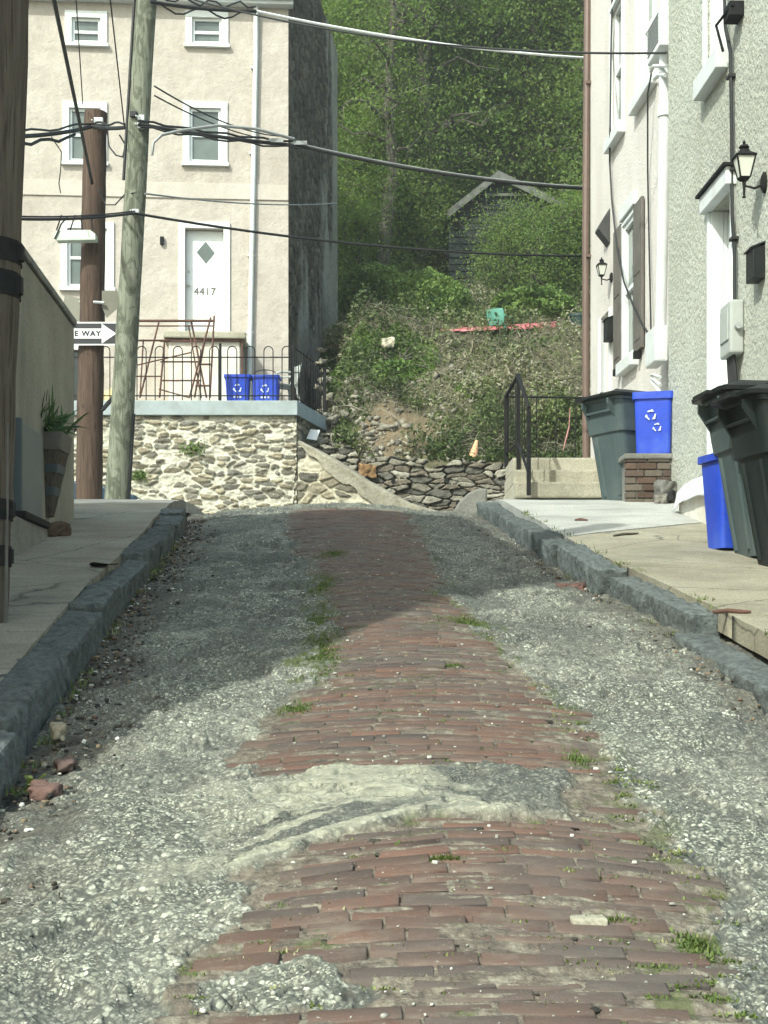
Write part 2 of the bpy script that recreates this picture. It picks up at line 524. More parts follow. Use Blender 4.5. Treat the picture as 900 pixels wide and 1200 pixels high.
MT['coping'] = plain('blue_grey_paint', (0.30, 0.35, 0.36), 0.7, 0.12, 5, 0.3, dirt=(0.22, 0.245, 0.24))
MT['blue'] = plain('blue_plastic', (0.014, 0.055, 0.47), 0.45, 0.15, 4, 0.06, dirt=(0.06, 0.12, 0.45), spec=0.5)
MT['mark'] = plain('white_print', (0.62, 0.68, 0.80), 0.6, 0.2, 30, 0, dirt=(0.2, 0.28, 0.6), dscale=25)
MT['toter'] = plain('grey_green_plastic', (0.06, 0.084, 0.087), 0.5, 0.15, 3, 0.08, dirt=(0.088, 0.104, 0.10), spec=0.3)
MT['toter_d'] = plain('dark_green_plastic', (0.010, 0.015, 0.015), 0.5, 0.2, 3, 0.08, dirt=(0.018, 0.023, 0.022), spec=0.25)
MT['lid'] = plain('black_plastic', (0.009, 0.011, 0.011), 0.55, 0.2, 5, 0.08, dirt=(0.02, 0.023, 0.022), spec=0.25)
MT['rubber'] = plain('black_rubber', (0.015, 0.015, 0.015), 0.7, 0.2, 5, 0.1)
MT['cable'] = plain('black_cable', (0.010, 0.011, 0.012), 0.65, 0.3, 5, 0)
MT['cable_g'] = plain('grey_cable', (0.23, 0.24, 0.24), 0.45, 0.2, 5, 0)
MT['cable_w'] = plain('bare_alloy_cable', (0.72, 0.74, 0.74), 0.4, 0.1, 5, 0)
MT['galv'] = plain('galvanised_metal', (0.42, 0.44, 0.44), 0.45, 0.15, 10, 0.05, metal=0.3)
MT['meter'] = plain('meter_grey', (0.37, 0.39, 0.37), 0.55, 0.1, 6, 0.05, dirt=(0.27, 0.28, 0.26))
MT['cabinet'] = plain('cabinet_grey', (0.145, 0.155, 0.15), 0.6, 0.08, 3, 0.05, dirt=(0.11, 0.12, 0.12))
MT['cabinet_d'] = plain('cabinet_slate', (0.055, 0.07, 0.08), 0.6, 0.1, 3, 0.05)
MT['plankwood'] = m_pole('dark_planks', (0.05, 0.042, 0.034), (0.085, 0.07, 0.056), (0.13, 0.115, 0.095), 2.0, False)
MT['pole_old'] = m_pole('old_brown_pole', (0.06, 0.046, 0.036), (0.10, 0.08, 0.062), (0.145, 0.12, 0.095))
MT['pole_brown'] = m_pole('red_brown_pole', (0.050, 0.034, 0.027), (0.082, 0.055, 0.042), (0.125, 0.087, 0.068))
MT['pole_green'] = m_pole('green_treated_pole', (0.13, 0.14, 0.105), (0.19, 0.20, 0.155), (0.255, 0.265, 0.21), 1.0, True, (0.075, 0.082, 0.06))
MT['bark'] = m_pole('bark', (0.05, 0.044, 0.036), (0.092, 0.082, 0.067), (0.15, 0.135, 0.115), 0.8, False)
MT['leaf_t'] = m_leaf('tree_leaves', [(0.0, (0.058, 0.100, 0.032)), (0.4, (0.122, 0.188, 0.054)), (0.8, (0.19, 0.262, 0.08)), (1.0, (0.27, 0.325, 0.11))], 0.5)
MT['leaf_b'] = m_leaf('bush_leaves', [(0.0, (0.045, 0.085, 0.024)), (0.5, (0.115, 0.185, 0.048)), (1.0, (0.21, 0.29, 0.085))], 0.25)
MT['leaf_u'] = m_leaf('weed_leaves', [(0.0, (0.05, 0.075, 0.03)), (0.35, (0.11, 0.145, 0.052)), (0.62, (0.17, 0.20, 0.085)), (0.72, (0.22, 0.20, 0.135)), (0.88, (0.30, 0.27, 0.205)), (1.0, (0.42, 0.39, 0.32))], 0.2)
MT['leaf_g'] = m_leaf('grass_blades', [(0.0, (0.05, 0.08, 0.022)), (0.6, (0.11, 0.15, 0.04)), (0.85, (0.20, 0.215, 0.09)), (1.0, (0.38, 0.35, 0.22))], 0.25)
MT['leaf_p'] = m_leaf('potted_leaves', [(0.0, (0.035, 0.075, 0.03)), (1.0, (0.09, 0.16, 0.06))], 0.1)
MT['twig'] = m_vcol('twigs', 0.9, 20, 0.3, 0.2, 0.01)
MT['chip'] = m_vcol('litter_chips', 0.9, 40, 0.2, 0.3, 0.004)
MT['rock'] = m_vcol('loose_rock', 0.92, 12, 0.4, 0.7, 0.03)
MT['signblack'] = plain('sign_black', (0.02, 0.021, 0.026), 0.5, 0.1, 4, 0)
MT['signwhite'] = plain('sign_white', (0.82, 0.84, 0.84), 0.45, 0.04, 4, 0)
MT['signback'] = plain('sign_back', (0.17, 0.165, 0.13), 0.6, 0.12, 5, 0.1)
MT['housing'] = plain('pale_green_housing', (0.50, 0.56, 0.49), 0.5, 0.1, 5, 0.05, dirt=(0.35, 0.4, 0.34))
MT['yellow'] = plain('yellow_boards', (0.62, 0.50, 0.24), 0.7, 0.15, 3, 0.2, dirt=(0.45, 0.36, 0.2))
MT['car'] = plain('blue_grey_car_paint', (0.05, 0.085, 0.125), 0.25, 0.05, 2, 0, metal=0.3, spec=0.6)
MT['orange'] = plain('faded_orange_plastic', (0.72, 0.37, 0.20), 0.6, 0.12, 8, 0.1, dirt=(0.55, 0.36, 0.24))
MT['greenpl'] = plain('green_plastic', (0.10, 0.30, 0.24), 0.45, 0.08, 4, 0.03)
MT['redsheet'] = plain('pink_red_sheet', (0.58, 0.16, 0.17), 0.5, 0.2, 2, 0.1, dirt=(0.66, 0.36, 0.34))
MT['siding'] = m_stucco('dark_siding', (0.020, 0.025, 0.026), (0.033, 0.040, 0.039), 3, 0.3, 0.02, (0.065, 0.07, 0.063), 2, (1, 1, 6))
MT['fascia'] = plain('grey_weathered_board', (0.11, 0.112, 0.10), 0.85, 0.35, 5, 0.2, dirt=(0.04, 0.042, 0.036))
MT['roofing'] = plain('dark_roofing', (0.05, 0.05, 0.05), 0.9, 0.3, 6, 0.3)
MT['lampglass'] = plain('frosted_glass', (0.62, 0.63, 0.56), 0.3, 0.08, 6, 0)
MT['bag'] = plain('white_sheet_plastic', (0.80, 0.82, 0.84), 0.35, 0.05, 5, 0.2)
MT['soil'] = m_concrete('potting_soil', (0.02, 0.016, 0.012), (0.035, 0.028, 0.02), (0.05, 0.04, 0.03), 0.8, False)


def m_hill():
    M = Mat('hill_earth')
    g = M.ramp(M.noise(5, 8, 0.75), [(0.3, (0.045, 0.05, 0.028)), (0.5, (0.12, 0.115, 0.07)), (0.7, (0.22, 0.20, 0.14))])
    e = M.ramp(M.noise(3.0, 8, 0.72), [(0.3, (0.15, 0.115, 0.07)), (0.55, (0.24, 0.19, 0.125)), (0.75, (0.33, 0.285, 0.21))])
    c = M.mix(M.attr('earth', True), g, e)
    return M.fin(c, 0.95, M.bump(M.noise(9, 7, 0.72), 0.9, 0.12), spec=0.1)


MT['hill'] = m_hill()

MT['fadedpink'] = plain('faded_pink', (0.42, 0.20, 0.18), 0.7, 0.2, 8, 0)
MT['darkgreenpl'] = plain('dark_green_tub', (0.02, 0.05, 0.045), 0.5, 0.1, 4, 0.03)
# ------------------------------------------------------------------ street surface
G = 0.1714


def zr(Y):
    Y = np.asarray(Y, float)
    t = np.clip(Y - 14, 0, 4)
    return np.where(Y < 14, G * Y, G * 14 + G * t - G * t * t / 8)


LKY, LKX = [-3, 2, 4.65, 6.44, 8.66, 11.86, 13.25, 15, 18], [-0.85, -1.03, -1.21, -1.356, -1.53, -1.71, -1.83, -1.93, -2.12]
RKY, RKX = [-3, 2, 6.07, 7.64, 8.44, 9.59, 14.7, 15.5, 18], [1.95, 1.82, 1.62, 1.52, 1.42, 1.30, 0.97, 0.95, 0.92]
kl = lambda Y: np.interp(Y, LKY, LKX)
kr = lambda Y: np.interp(Y, RKY, RKX)
# brick strip edges
BLY, BLX = [0, 3.05, 3.4, 3.7, 4.1, 4.9, 5.6, 6.6, 7.85, 9.4, 12, 14.2, 15.2], [-0.6, -0.50, -0.46, -0.36, -0.28, -0.44, -0.45, -0.32, -0.30, -0.40, -0.72, -0.98, -1.0]
BRY, BRX = [0, 3.0, 3.6, 4.4, 5.0, 6.3, 8.1, 9.5, 12, 14, 15.2], [0.75, 0.74, 0.82, 0.78, 0.84, 0.72, 0.53, 0.42, 0.38, 0.33, 0.25]
KS = 0.93
BLY, BLX, BRY, BRX = ([v * KS for v in q] for q in (BLY, BLX, BRY, BRX))
bl = lambda Y: np.interp(Y, BLY, BLX)
br = lambda Y: np.interp(Y, BRY, BRX)


def patch_d(X, Y):
    """signed depth inside the concrete band laid across the bricks"""
    x = np.clip(X, -1.2, 1.2)
    y0 = 4.03 + 0.10 * x - np.where(x < 0.05, (0.05 - x) * 0.62, 0)
    y1 = 4.68 - 0.05 * x - np.where(x < -0.1, (-0.1 - x) * 0.2, 0)
    d = np.minimum(Y - y0, y1 - Y)
    d = np.minimum(d, (0.55 + 0.1 * (Y - 4.4)) - X)
    return d


def hbase(X, Y):
    X = np.asarray(X, float); Y = np.asarray(Y, float)
    a, b = kl(Y), kr(Y)
    t = (X - (a + b) / 2) / ((b - a) / 2)
    tc = np.clip(t, -1.15, 1.15)
    h = zr(Y) + 0.06 * (1 - tc ** 2)
    c = (bl(Y) + br(Y)) / 2; w = (br(Y) - bl(Y)) / 2
    u = np.clip(np.abs(X - c) / (w * 1.25), 0, 1)
    h += 0.035 * (1 - u * u)                      # the bricks stand proud along the crown
    h += (fbm(X * 1.1 + 3, Y * 0.9, 3, 3) - 0.5) * 0.05
    h += 0.045 * np.exp(-((Y - 3.78) / 0.40) ** 2) * np.exp(-((X - 0.15) / 0.7) ** 2)   # hump below the concrete band
    h -= 0.02 * np.exp(-((Y - 4.98) / 0.25) ** 2)
    return h


def brick_mask(X, Y):
    d = np.minimum(X - bl(Y), br(Y) - X)
    n = (fbm(X * 4.5, Y * 3.2, 21, 4) - 0.5) * 0.34 + (fbm(X * 19, Y * 15, 22, 3) - 0.5) * 0.13
    m = sst(-0.015, 0.02, d + n)
    pd = patch_d(X, Y) + (fbm(X * 7, Y * 9, 25, 4) - 0.5) * 0.12
    pm = sst(-0.01, 0.03, pd)
    blob = 1 - np.hypot((X + 0.21) / 0.19, (Y - 3.02) / 0.13) + (fbm(X * 12, Y * 12, 27, 3) - 0.5) * 0.8
    bm_ = sst(0.0, 0.15, blob)
    m = m * (1 - pm) * (1 - bm_) * sst(15.15, 14.9, Y + (fbm(X * 3, Y * 3, 29) - 0.5) * 0.6)
    return m, pm


MOSS = [(-0.42, 9.9, 0.13, 0.55), (-0.38, 8.6, 0.10, 0.5), (-0.33, 7.6, 0.12, 0.55), (-0.33, 7.1, 0.14, 0.4), (0.46, 8.35, 0.17, 0.16),
        (-0.36, 6.1, 0.08, 0.12), (0.16, 3.95, 0.05, 0.02), (0.55, 3.62, 0.08, 0.02), (0.62, 3.35, 0.08, 0.02), (-0.15, 5.05, 0.08, 0.04),
        (0.32, 6.9, 0.05, 0.05), (0.74, 3.5, 0.05, 0.08), (0.70, 5.3, 0.05, 0.16), (-0.4, 11.6, 0.12, 0.4)]


MOSS = [(a * KS, b * KS, c, d) for a, b, c, d in MOSS]


def build_road():
    nr, nc = 1050, 700
    Y = 1 / np.linspace(1 / 2.3, 1 / 18.0, nr)
    Y = np.concatenate([np.linspace(-3, 2.28, 60), Y]); nr = len(Y)
    T = np.linspace(-1, 1, nc)
    YY, TT = np.meshgrid(Y, T, indexing='ij')
    a, b = kl(YY) - 0.12, kr(YY) + 0.34
    XX = (a + b) / 2 + TT * (b - a) / 2
    m, pm = brick_mask(XX, YY)
    h = hbase(XX, YY)
    agg = 1 - m
    f1, f2, r1, r2 = cells(XX * 50, YY * 50, 31)
    peb = np.clip(0.55 - f1, 0, 1) * (0.3 + r1)
    pit = sst(0.52, 0.64, fbm(XX * 5.5, YY * 4.0, 37, 5, 0.6))
    h += agg * (0.010 + (1 - pm * 0.45) * (peb * 0.006 + (fbm(XX * 9, YY * 9, 33, 5, 0.6) - 0.5) * 0.055 - pit * 0.020)) + m * ((fbm(XX * 5, YY * 34, 35, 4) - 0.58) * 0.030 - 0.0005)
    h += pm * 0.020
    # broken edges and cracks running with the laying direction
    cr = np.abs(fbm(XX * 1.7 + 5, YY * 5.2, 41, 6, 0.6) - 0.5)
    cr2 = np.abs(fbm(XX * 4.0 + 2, YY * 9.0, 45, 5, 0.6) - 0.5)
    crack = np.maximum((1 - sst(0.0, 0.024, cr)) * sst(0.42, 0.58, fbm(XX * 1.2, YY * 1.2, 43)), (1 - sst(0.0, 0.022, cr2)) * sst(0.50, 0.60, fbm(XX * 1.6, YY * 1.6, 47))) * agg
    h -= crack * 0.026
    h += agg * (fbm(XX * 2.6, YY * 5.5, 49, 3) - 0.5) * 0.05
    gl = sst(0.42, 0.03, XX - kl(YY) + (fbm(XX * 5, YY * 4, 51, 4) - 0.5) * 0.5)
    gr = sst(0.30, 0.02, kr(YY) - XX + (fbm(XX * 5, YY * 4, 53, 4) - 0.5) * 0.4)
    gut = np.clip(np.maximum(gl, gr * 0.8), 0, 1) * (0.55 + 0.45 * sst(0.35, 0.55, fbm(XX * 8, YY * 6, 55)))
    h -= gl * 0.03
    bn = fbm(XX * 3.1, YY * 1.6, 61, 6, 0.6)
    tar = sst(0.54, 0.66, bn) * 0.55 * agg
    # dark asphalt half of the concrete band, and dark streaks left of it
    tar = np.maximum(tar, pm * sst(0.16, 0.30, XX + (fbm(XX * 6, YY * 6, 63) - 0.5) * 0.5) * 0.62)
    stre = sst(0.47, 0.54, fbm(XX * 3.0, (YY - 0.55 * XX) * 15, 65, 5, 0.6)) * sst(0.42, 0.2, np.abs(XX + 0.12)) * sst(3.68, 3.9, YY + 0.0) * sst(4.36, 4.18, YY)
    tar = np.maximum(tar, stre * 0.85 * agg)
    far = sst(8.0, 10.0, YY) * agg
    st2 = sst(0.52, 0.62, fbm(XX * 1.8, YY * 3.2, 67, 6, 0.62)) * sst(5.5, 8.5, YY) * agg
    tar = np.maximum(tar, st2 * 0.75)
    tar = np.maximum(tar, crack * 0.9)
    tar = np.maximum(tar, pit * agg * (1 - pm) * 0.55)
    skim = pm * sst(0.34, 0.18, XX + (fbm(XX * 6, YY * 6, 63) - 0.5) * 0.5) * (1 - np.clip(stre, 0, 1))
    skim = np.maximum(skim, agg * 0.22 * sst(0.50, 0.7, fbm(XX * 1.8 + 9, YY * 1.1, 69, 5)) * sst(-0.1, -0.6, XX)) * sst(-0.62, -0.22, XX + (fbm(XX * 5, YY * 5, 70) - 0.5) * 0.6)
    moss = np.zeros_like(XX)
    nz = fbm(XX * 16, YY * 11, 71, 4); nz2 = fbm(XX * 55, YY * 45, 77, 3)
    for (mx, my, rx, ry) in MOSS:
        moss = np.maximum(moss, sst(0.0, 0.4, 1 - np.hypot((XX - mx) / rx, (YY - my) / ry) + (nz - 0.5) * 2.2) * sst(0.30, 0.55, nz2))
    moss = np.maximum(moss, m * 0.75 * sst(0.60, 0.70, fbm(XX * 7, YY * 6, 73, 5)) * sst(0.40, 0.55, fbm(XX * 40, YY * 40, 75, 3)))
    moss = np.maximum(moss, sst(0.62, 0.72, nz) * sst(0.16, 0.0, np.abs(XX - br(YY))) * 0.6)
    h += moss * 0.004 * (1 - m)
    V = np.stack([XX, YY, h], -1).reshape(-1, 3)
    o = np_mesh('road', V, grid_faces(nr, nc), MT['road'], attrs={'brick': m, 'tar': np.clip(tar, 0, 1), 'skim': np.clip(skim, 0, 1), 'gutter': np.clip(gut, 0, 1), 'moss': np.clip(moss, 0, 1)}, smooth=True)
    tag(o, kind='structure')


JOINTS = []


def build_bricks():
    rng = np.random.default_rng(11)
    V = []; Fc = []; C = []
    PAL = [(0.121, 0.063, 0.045), (0.110, 0.060, 0.044), (0.098, 0.058, 0.044), (0.085, 0.057, 0.046), (0.072, 0.056, 0.049), (0.128, 0.067, 0.046), (0.104, 0.064, 0.049)]
    y = 2.45; row = 0
    recs = []
    while y < 15.1:
        p = 0.062
        x = float(bl(y)) - 0.35 - (0.10 if row % 2 else 0) - rng.random() * 0.03
        rowtone = rng.integers(0, len(PAL))
        while x < float(br(y)) + 0.3:
            L = 0.180 + rng.normal() * 0.006
            recs.append((x + L / 2, y + rng.normal() * 0.003, L, p - 0.0012 + rng.normal() * 0.001, rng.normal() * 0.008, rowtone))
            x += L + (0.002 + abs(rng.normal()) * 0.002 if rng.random() < 0.7 else 0.006 + 0.006 * rng.random())
        y += p + rng.normal() * 0.002; row += 1
    R = np.array(recs)
    m, pm = brick_mask(R[:, 0], R[:, 1])
    mA = brick_mask(R[:, 0] - R[:, 2] * 0.4, R[:, 1])[0]; mB = brick_mask(R[:, 0] + R[:, 2] * 0.4, R[:, 1])[0]
    for i, (x, yy, L, Wd, rot, tone) in enumerate(recs):
        if min(m[i], mA[i], mB[i]) < 0.45 or pm[i] > 0.3 or rng.random() < 0.03: continue
        yb = yy - 0.035 * ((x - 0.2) / 0.6) ** 2        # courses bow down the hill at the sides
        lift = rng.normal() * 0.0012; tl = rng.normal(size=2) * 0.006
        ca, sa = math.cos(rot), math.sin(rot)
        b = len(V)
        for ring in range(3):
            ins = (0.0035, 0.0, 0.0)[ring]; dz = (0.0, -0.002, -0.05)[ring]
            for sx, sy in ((-1, -1), (1, -1), (1, 1), (-1, 1)):
                lx = sx * (L / 2 - ins - abs(rng.normal()) * 0.0022); ly = sy * (Wd / 2 - ins - abs(rng.normal()) * 0.0022)
                V.append((x + lx * ca - ly * sa, yb + lx * sa + ly * ca, lift + dz + tl[0] * lx + tl[1] * ly))
        for q in ((0, 1, 2, 3), (4, 5, 1, 0), (5, 6, 2, 1), (6, 7, 3, 2), (7, 4, 0, 3), (8, 9, 5, 4), (9, 10, 6, 5), (10, 11, 7, 6), (11, 8, 4, 7)):
            Fc.append([b + k for k in q])
        c = np.array(PAL[int(tone)] if rng.random() < 0.6 else PAL[rng.integers(0, len(PAL))]) * (0.90 + rng.random() * 0.2)
        if rng.random() < 0.13: JOINTS.append((x + L / 2 + 0.003, yb + 0.0, Wd))
        C += [c] * 9
    V = np.array(V)
    V[:, 2] += hbase(V[:, 0], V[:, 1]) + 0.002
    o = np_mesh('road_brick_strip', V, Fc, MT['brick'], fcol=np.array(C))
    tag(o, kind='structure')


def stone_block(rng, c, L, w, h, yaw, pitch, n=(14, 6, 6), rough=0.022, col=(0.085, 0.095, 0.10)):
    """one rough-split block: (verts, faces, colours)"""
    V = []; Fc = []; C = []
    seed = int(rng.integers(0, 9999))
    faces = [(0, 1, 2, 1), (0, 1, 2, -1), (0, 2, 1, 1), (0, 2, 1, -1), (1, 2, 0, 1), (1, 2, 0, -1)]
    M = Matrix.Rotation(yaw, 3, 'Z') @ Matrix.Rotation(pitch, 3, 'X')
    S = (w / 2, L / 2, h / 2)          # local x = width, y = length
    N = {0: n[1], 1: n[0], 2: n[2]}
    for (ia, ib, ic, sg) in faces:
        ua = np.linspace(-1, 1, N[ia] + 1); ub = np.linspace(-1, 1, N[ib] + 1)
        A, B = np.meshgrid(ua, ub, indexing='ij')
        P = np.zeros(A.shape + (3,))
        P[..., ia] = A; P[..., ib] = B; P[..., ic] = sg
        P *= np.array(S)
        q = np.array(S) - 0.02                  # rounded edges
        core = np.clip(P, -q, q); dv = P - core; ln = np.linalg.norm(dv, axis=-1, keepdims=True)
        P = core + dv / np.maximum(ln, 1e-6) * 0.02
        k = 5.0
        nz = fbm(P[..., 0] * k * 2 + P[..., 1] * k + seed, P[..., 2] * k * 2 - P[..., 1] * k * 0.7, seed, 4) - 0.5
        nz2 = fbm(P[..., 1] * 17 + P[..., 2] * 11, P[..., 0] * 17 - P[..., 2] * 15 + seed, seed + 3, 4, 0.62) - 0.5
        P *= (1 + (nz[..., None] * 2 * rough + nz2[..., None] * rough * 1.8) / np.array(S).clip(0.06))
        b = len(V)
        for p in P.reshape(-1, 3): V.append(M @ Vector(p) + Vector(c))
        gf = grid_faces(*A.shape) + b
        Fc += gf.tolist(); t = 0.8 + 0.4 * rng.random(); C += [tuple(x * t for x in col)] * len(gf)
    return V, Fc, C


def build_kerb(side, lens, y0, w, name):
    rng = np.random.default_rng(5 if side < 0 else 6)
    V = []; Fc = []; C = []
    y = y0
    for i, L in enumerate(lens):
        f = kl if side < 0 else kr
        ya, yb_ = y, y + L
        xa, xb = float(f(ya)), float(f(yb_))
        cx = (xa + xb) / 2 + side * w / 2; cy = (ya + yb_) / 2
        yaw = -math.atan2(xb - xa, L)
        pitch = math.atan((float(zr(yb_)) - float(zr(ya))) / L)
        lift = 0.15 if side > 0 else 0.140
        dx = rng.normal() * 0.016; dz = rng.normal() * 0.018; yaw += rng.normal() * 0.018
        if side > 0 and yb_ < 7.65: dx -= 0.05; dz -= 0.085; yaw += 0.05     # the dislodged near stones
        hgt = 0.34
        v, f_, c = stone_block(rng, (cx + dx, cy, float(zr(cy)) + lift - hgt / 2 + dz), L - 0.055, w + rng.normal() * 0.016, hgt, yaw, pitch, n=(max(8, int(L * 40)), 10, 14), rough=0.017, col=(0.135, 0.153, 0.148))
        b = len(V); V += [tuple(p) for p in v]; Fc += [[q + b for q in r] for r in f_]; C += c
        y = yb_
    o = np_mesh(name, V, Fc, MT['kerb'], fcol=np.array(C), smooth=True)
    tag(o, kind='structure')


def zs(Y, add=0.15): return zr(Y) + add


def build_pavement(name, polys):
    """polys: [(material, [(X, Y)...quad corners], lift)] each slab a subdivided sheet with edges that drop"""
    V = []; Fc = []; MI = []; mats = []
    rng = np.random.default_rng(3)
    for mat, q, lift in polys:
        if mat not in mats: mats.append(mat)
        n = 26
        u, v = np.meshgrid(np.linspace(0, 1, n), np.linspace(0, 1, n), indexing='ij')
        q = np.array(q, float)
        P = (q[0] * ((1 - u) * (1 - v))[..., None] + q[1] * (u * (1 - v))[..., None] + q[2] * (u * v)[..., None] + q[3] * ((1 - u) * v)[..., None])
        z = zs(P[..., 1], 0) + lift + (fbm(P[..., 0] * 1.5, P[..., 1] * 1.5, 81, 3) - 0.5) * 0.03
        P = np.dstack([P, z])
        # rim that drops into the joint
        rim = []
        for k in range(n): rim.append(P[k, 0])
        for k in range(1, n): rim.append(P[n - 1, k])
        for k in range(n - 2, -1, -1): rim.append(P[k, n - 1])
        for k in range(n - 2, 0, -1): rim.append(P[0, k])
        b = len(V); V += [tuple(p) for p in P.reshape(-1, 3)]
        gf = (grid_faces(n, n) + b).tolist(); Fc += gf; MI += [mats.index(mat)] * len(gf)
        b2 = len(V); m = len(rim)
        V += [tuple(p) for p in rim] + [(p[0], p[1], p[2] - 0.12) for p in rim]
        Fc += [[b2 + k, b2 + (k + 1) % m, b2 + m + (k + 1) % m, b2 + m + k] for k in range(m)]; MI += [mats.index(mat)] * m
    o = np_mesh(name, V, Fc, [MT[m] for m in mats])
    o.data.polygons.foreach_set('material_index', MI)
    tag(o, kind='structure')


def hillh(X, Y):
    X = np.asarray(X, float); Y = np.asarray(Y, float)
    base = np.interp(Y, [25.9, 27.35, 27.7, 29, 31.3, 33, 36, 43, 60, 85, 120], [2.7, 2.7, 4.55, 5.7, 7.75, 8.15, 8.9, 11.6, 21.5, 38, 56])
    terr = np.interp(Y, [25.9, 27.15, 27.3, 29.6, 36, 41, 46, 60, 85, 120], [2.7, 2.7, 5.2, 5.25, 5.6, 8.5, 12.4, 21.5, 38, 56])
    edge = np.interp(Y, [26, 30, 38, 44], [-1.35, -1.3, -0.6, -0.6])
    k = sst(-0.35, 0.75, X - edge)
    h = terr * (1 - k) + base * k
    r = sst(27.9, 29, Y)
    h += r * (fbm(X * 0.9, Y * 0.9, 91, 4) - 0.5) * 0.55 + r * (fbm(X * 4, Y * 4, 92, 3) - 0.5) * 0.18
    # low dip where the earth is bare, and a brush heap left of the chair
    h += 0.55 * np.exp(-((X + 0.15) / 0.9) ** 2 - ((Y - 31.6) / 0.9) ** 2)
    return h


def earth_mask(X, Y):
    d = 1 - np.hypot((X - 0.35) / 1.15, (Y - 28.55) / 0.75)
    return sst(-0.1, 0.35, d + (fbm(X * 2.2, Y * 2.2, 95, 4) - 0.5) * 1.1)


def build_setting():
    build_road(); build_bricks()
    build_kerb(-1, [0.95, 1.25, 0.8, 1.1, 1.35, 1.3, 0.9, 1.5, 1.0, 1.3, 0.85, 0.42, 0.36], 1.0, 0.19, 'kerb_left')
    build_kerb(1, [1.2, 1.35, 1.15, 1.05, 0.85, 1.10, 1.55, 1.5, 1.35, 1.4, 1.3, 0.75], 0.9, 0.20, 'kerb_right')
    # left pavement: slabs between kerb and garden wall
    ys = [-3, 1.0, 3.6, 5.4, 6.9, 8.3, 9.7, 11.2, 12.9, 14.6, 16.6, 20.9]
    P = []
    for a, b in zip(ys[:-1], ys[1:]):
        g = 0.008
        xl = lambda y: -3.4 if y > 13 else -2.80
        P.append(('conc_shade' if b < 16 else 'conc_white' if b > 17 else 'conc_grey', [(-3.3 if b < 14 else -9, a + g), (float(kl(a)) - 0.195, a + g), (float(kl(b)) - 0.195, b - g), (-3.3 if b < 14 else -9, b - g)], 0.155))
    build_pavement('pavement_left', P)
    P = []
    ys = [-3, 0.8, 3.0, 5.0, 7.42, 9.35]
    for a, b in zip(ys[:-1], ys[1:]):
        g = 0.008
        P.append(('conc_tan', [(float(kr(a)) + 0.21, a + g), (3.3, a + g), (3.3, b - g), (float(kr(b)) + 0.21, b - g)], 0.155))
    P.append(('conc_tan', [(float(kr(9.37)) + 0.205, 9.37), (3.3, 9.37), (3.3, 13.0), (float(kr(11.3)) + 0.205, 11.3)], 0.155))
    P.append(('conc_white', [(float(kr(11.32)) + 0.205, 11.33), (3.3, 13.03), (3.3, 16.2), (float(kr(15.4)) + 0.205, 15.45)], 0.16))
    P.append(('conc_white', [(1.2, 15.5), (3.3, 16.25), (3.3, 20.7), (1.0, 20.7)], 0.158))
    build_pavement('pavement_right', P)
    # cross street at the crest
    V = [(-60, 16.3, 2.66), (60, 16.3, 2.66), (60, 27.3, 2.66), (-60, 27.3, 2.66)]
    tag(np_mesh('cross_street', V, [(0, 1, 2, 3)], MT['asphalt']), kind='structure')
    V = [(-160, -90, -15.9), (160, -90, -15.9), (160, 14, 2.0), (-160, 14, 2.0), (160, 17, 2.5), (-160, 17, 2.5), (160, 28, 2.6), (-160, 28, 2.6)]
    tag(np_mesh('ground', V, [(0, 1, 2, 3), (3, 2, 4, 5), (5, 4, 6, 7)], MT['hill']), kind='structure')
    xs = np.concatenate([np.linspace(-160, -12, 24), np.linspace(-11, -2.5, 30), np.linspace(-2.4, 5, 150), np.linspace(5.2, 16, 50), np.linspace(18, 160, 24)])
    yy = np.concatenate([np.linspace(25.95, 27.2, 6), np.linspace(27.3, 34, 130), np.linspace(34.2, 48, 70), np.linspace(49, 120, 50)])
    YY, XX = np.meshgrid(yy, xs, indexing='ij')
    Z = hillh(XX, YY)
    o = np_mesh('hillside', np.stack([XX, YY, Z], -1).reshape(-1, 3), grid_faces(len(yy), len(xs)), MT['hill'], attrs={'earth': earth_mask(XX, YY)}, smooth=True)
    tag(o, kind='structure')


build_setting()
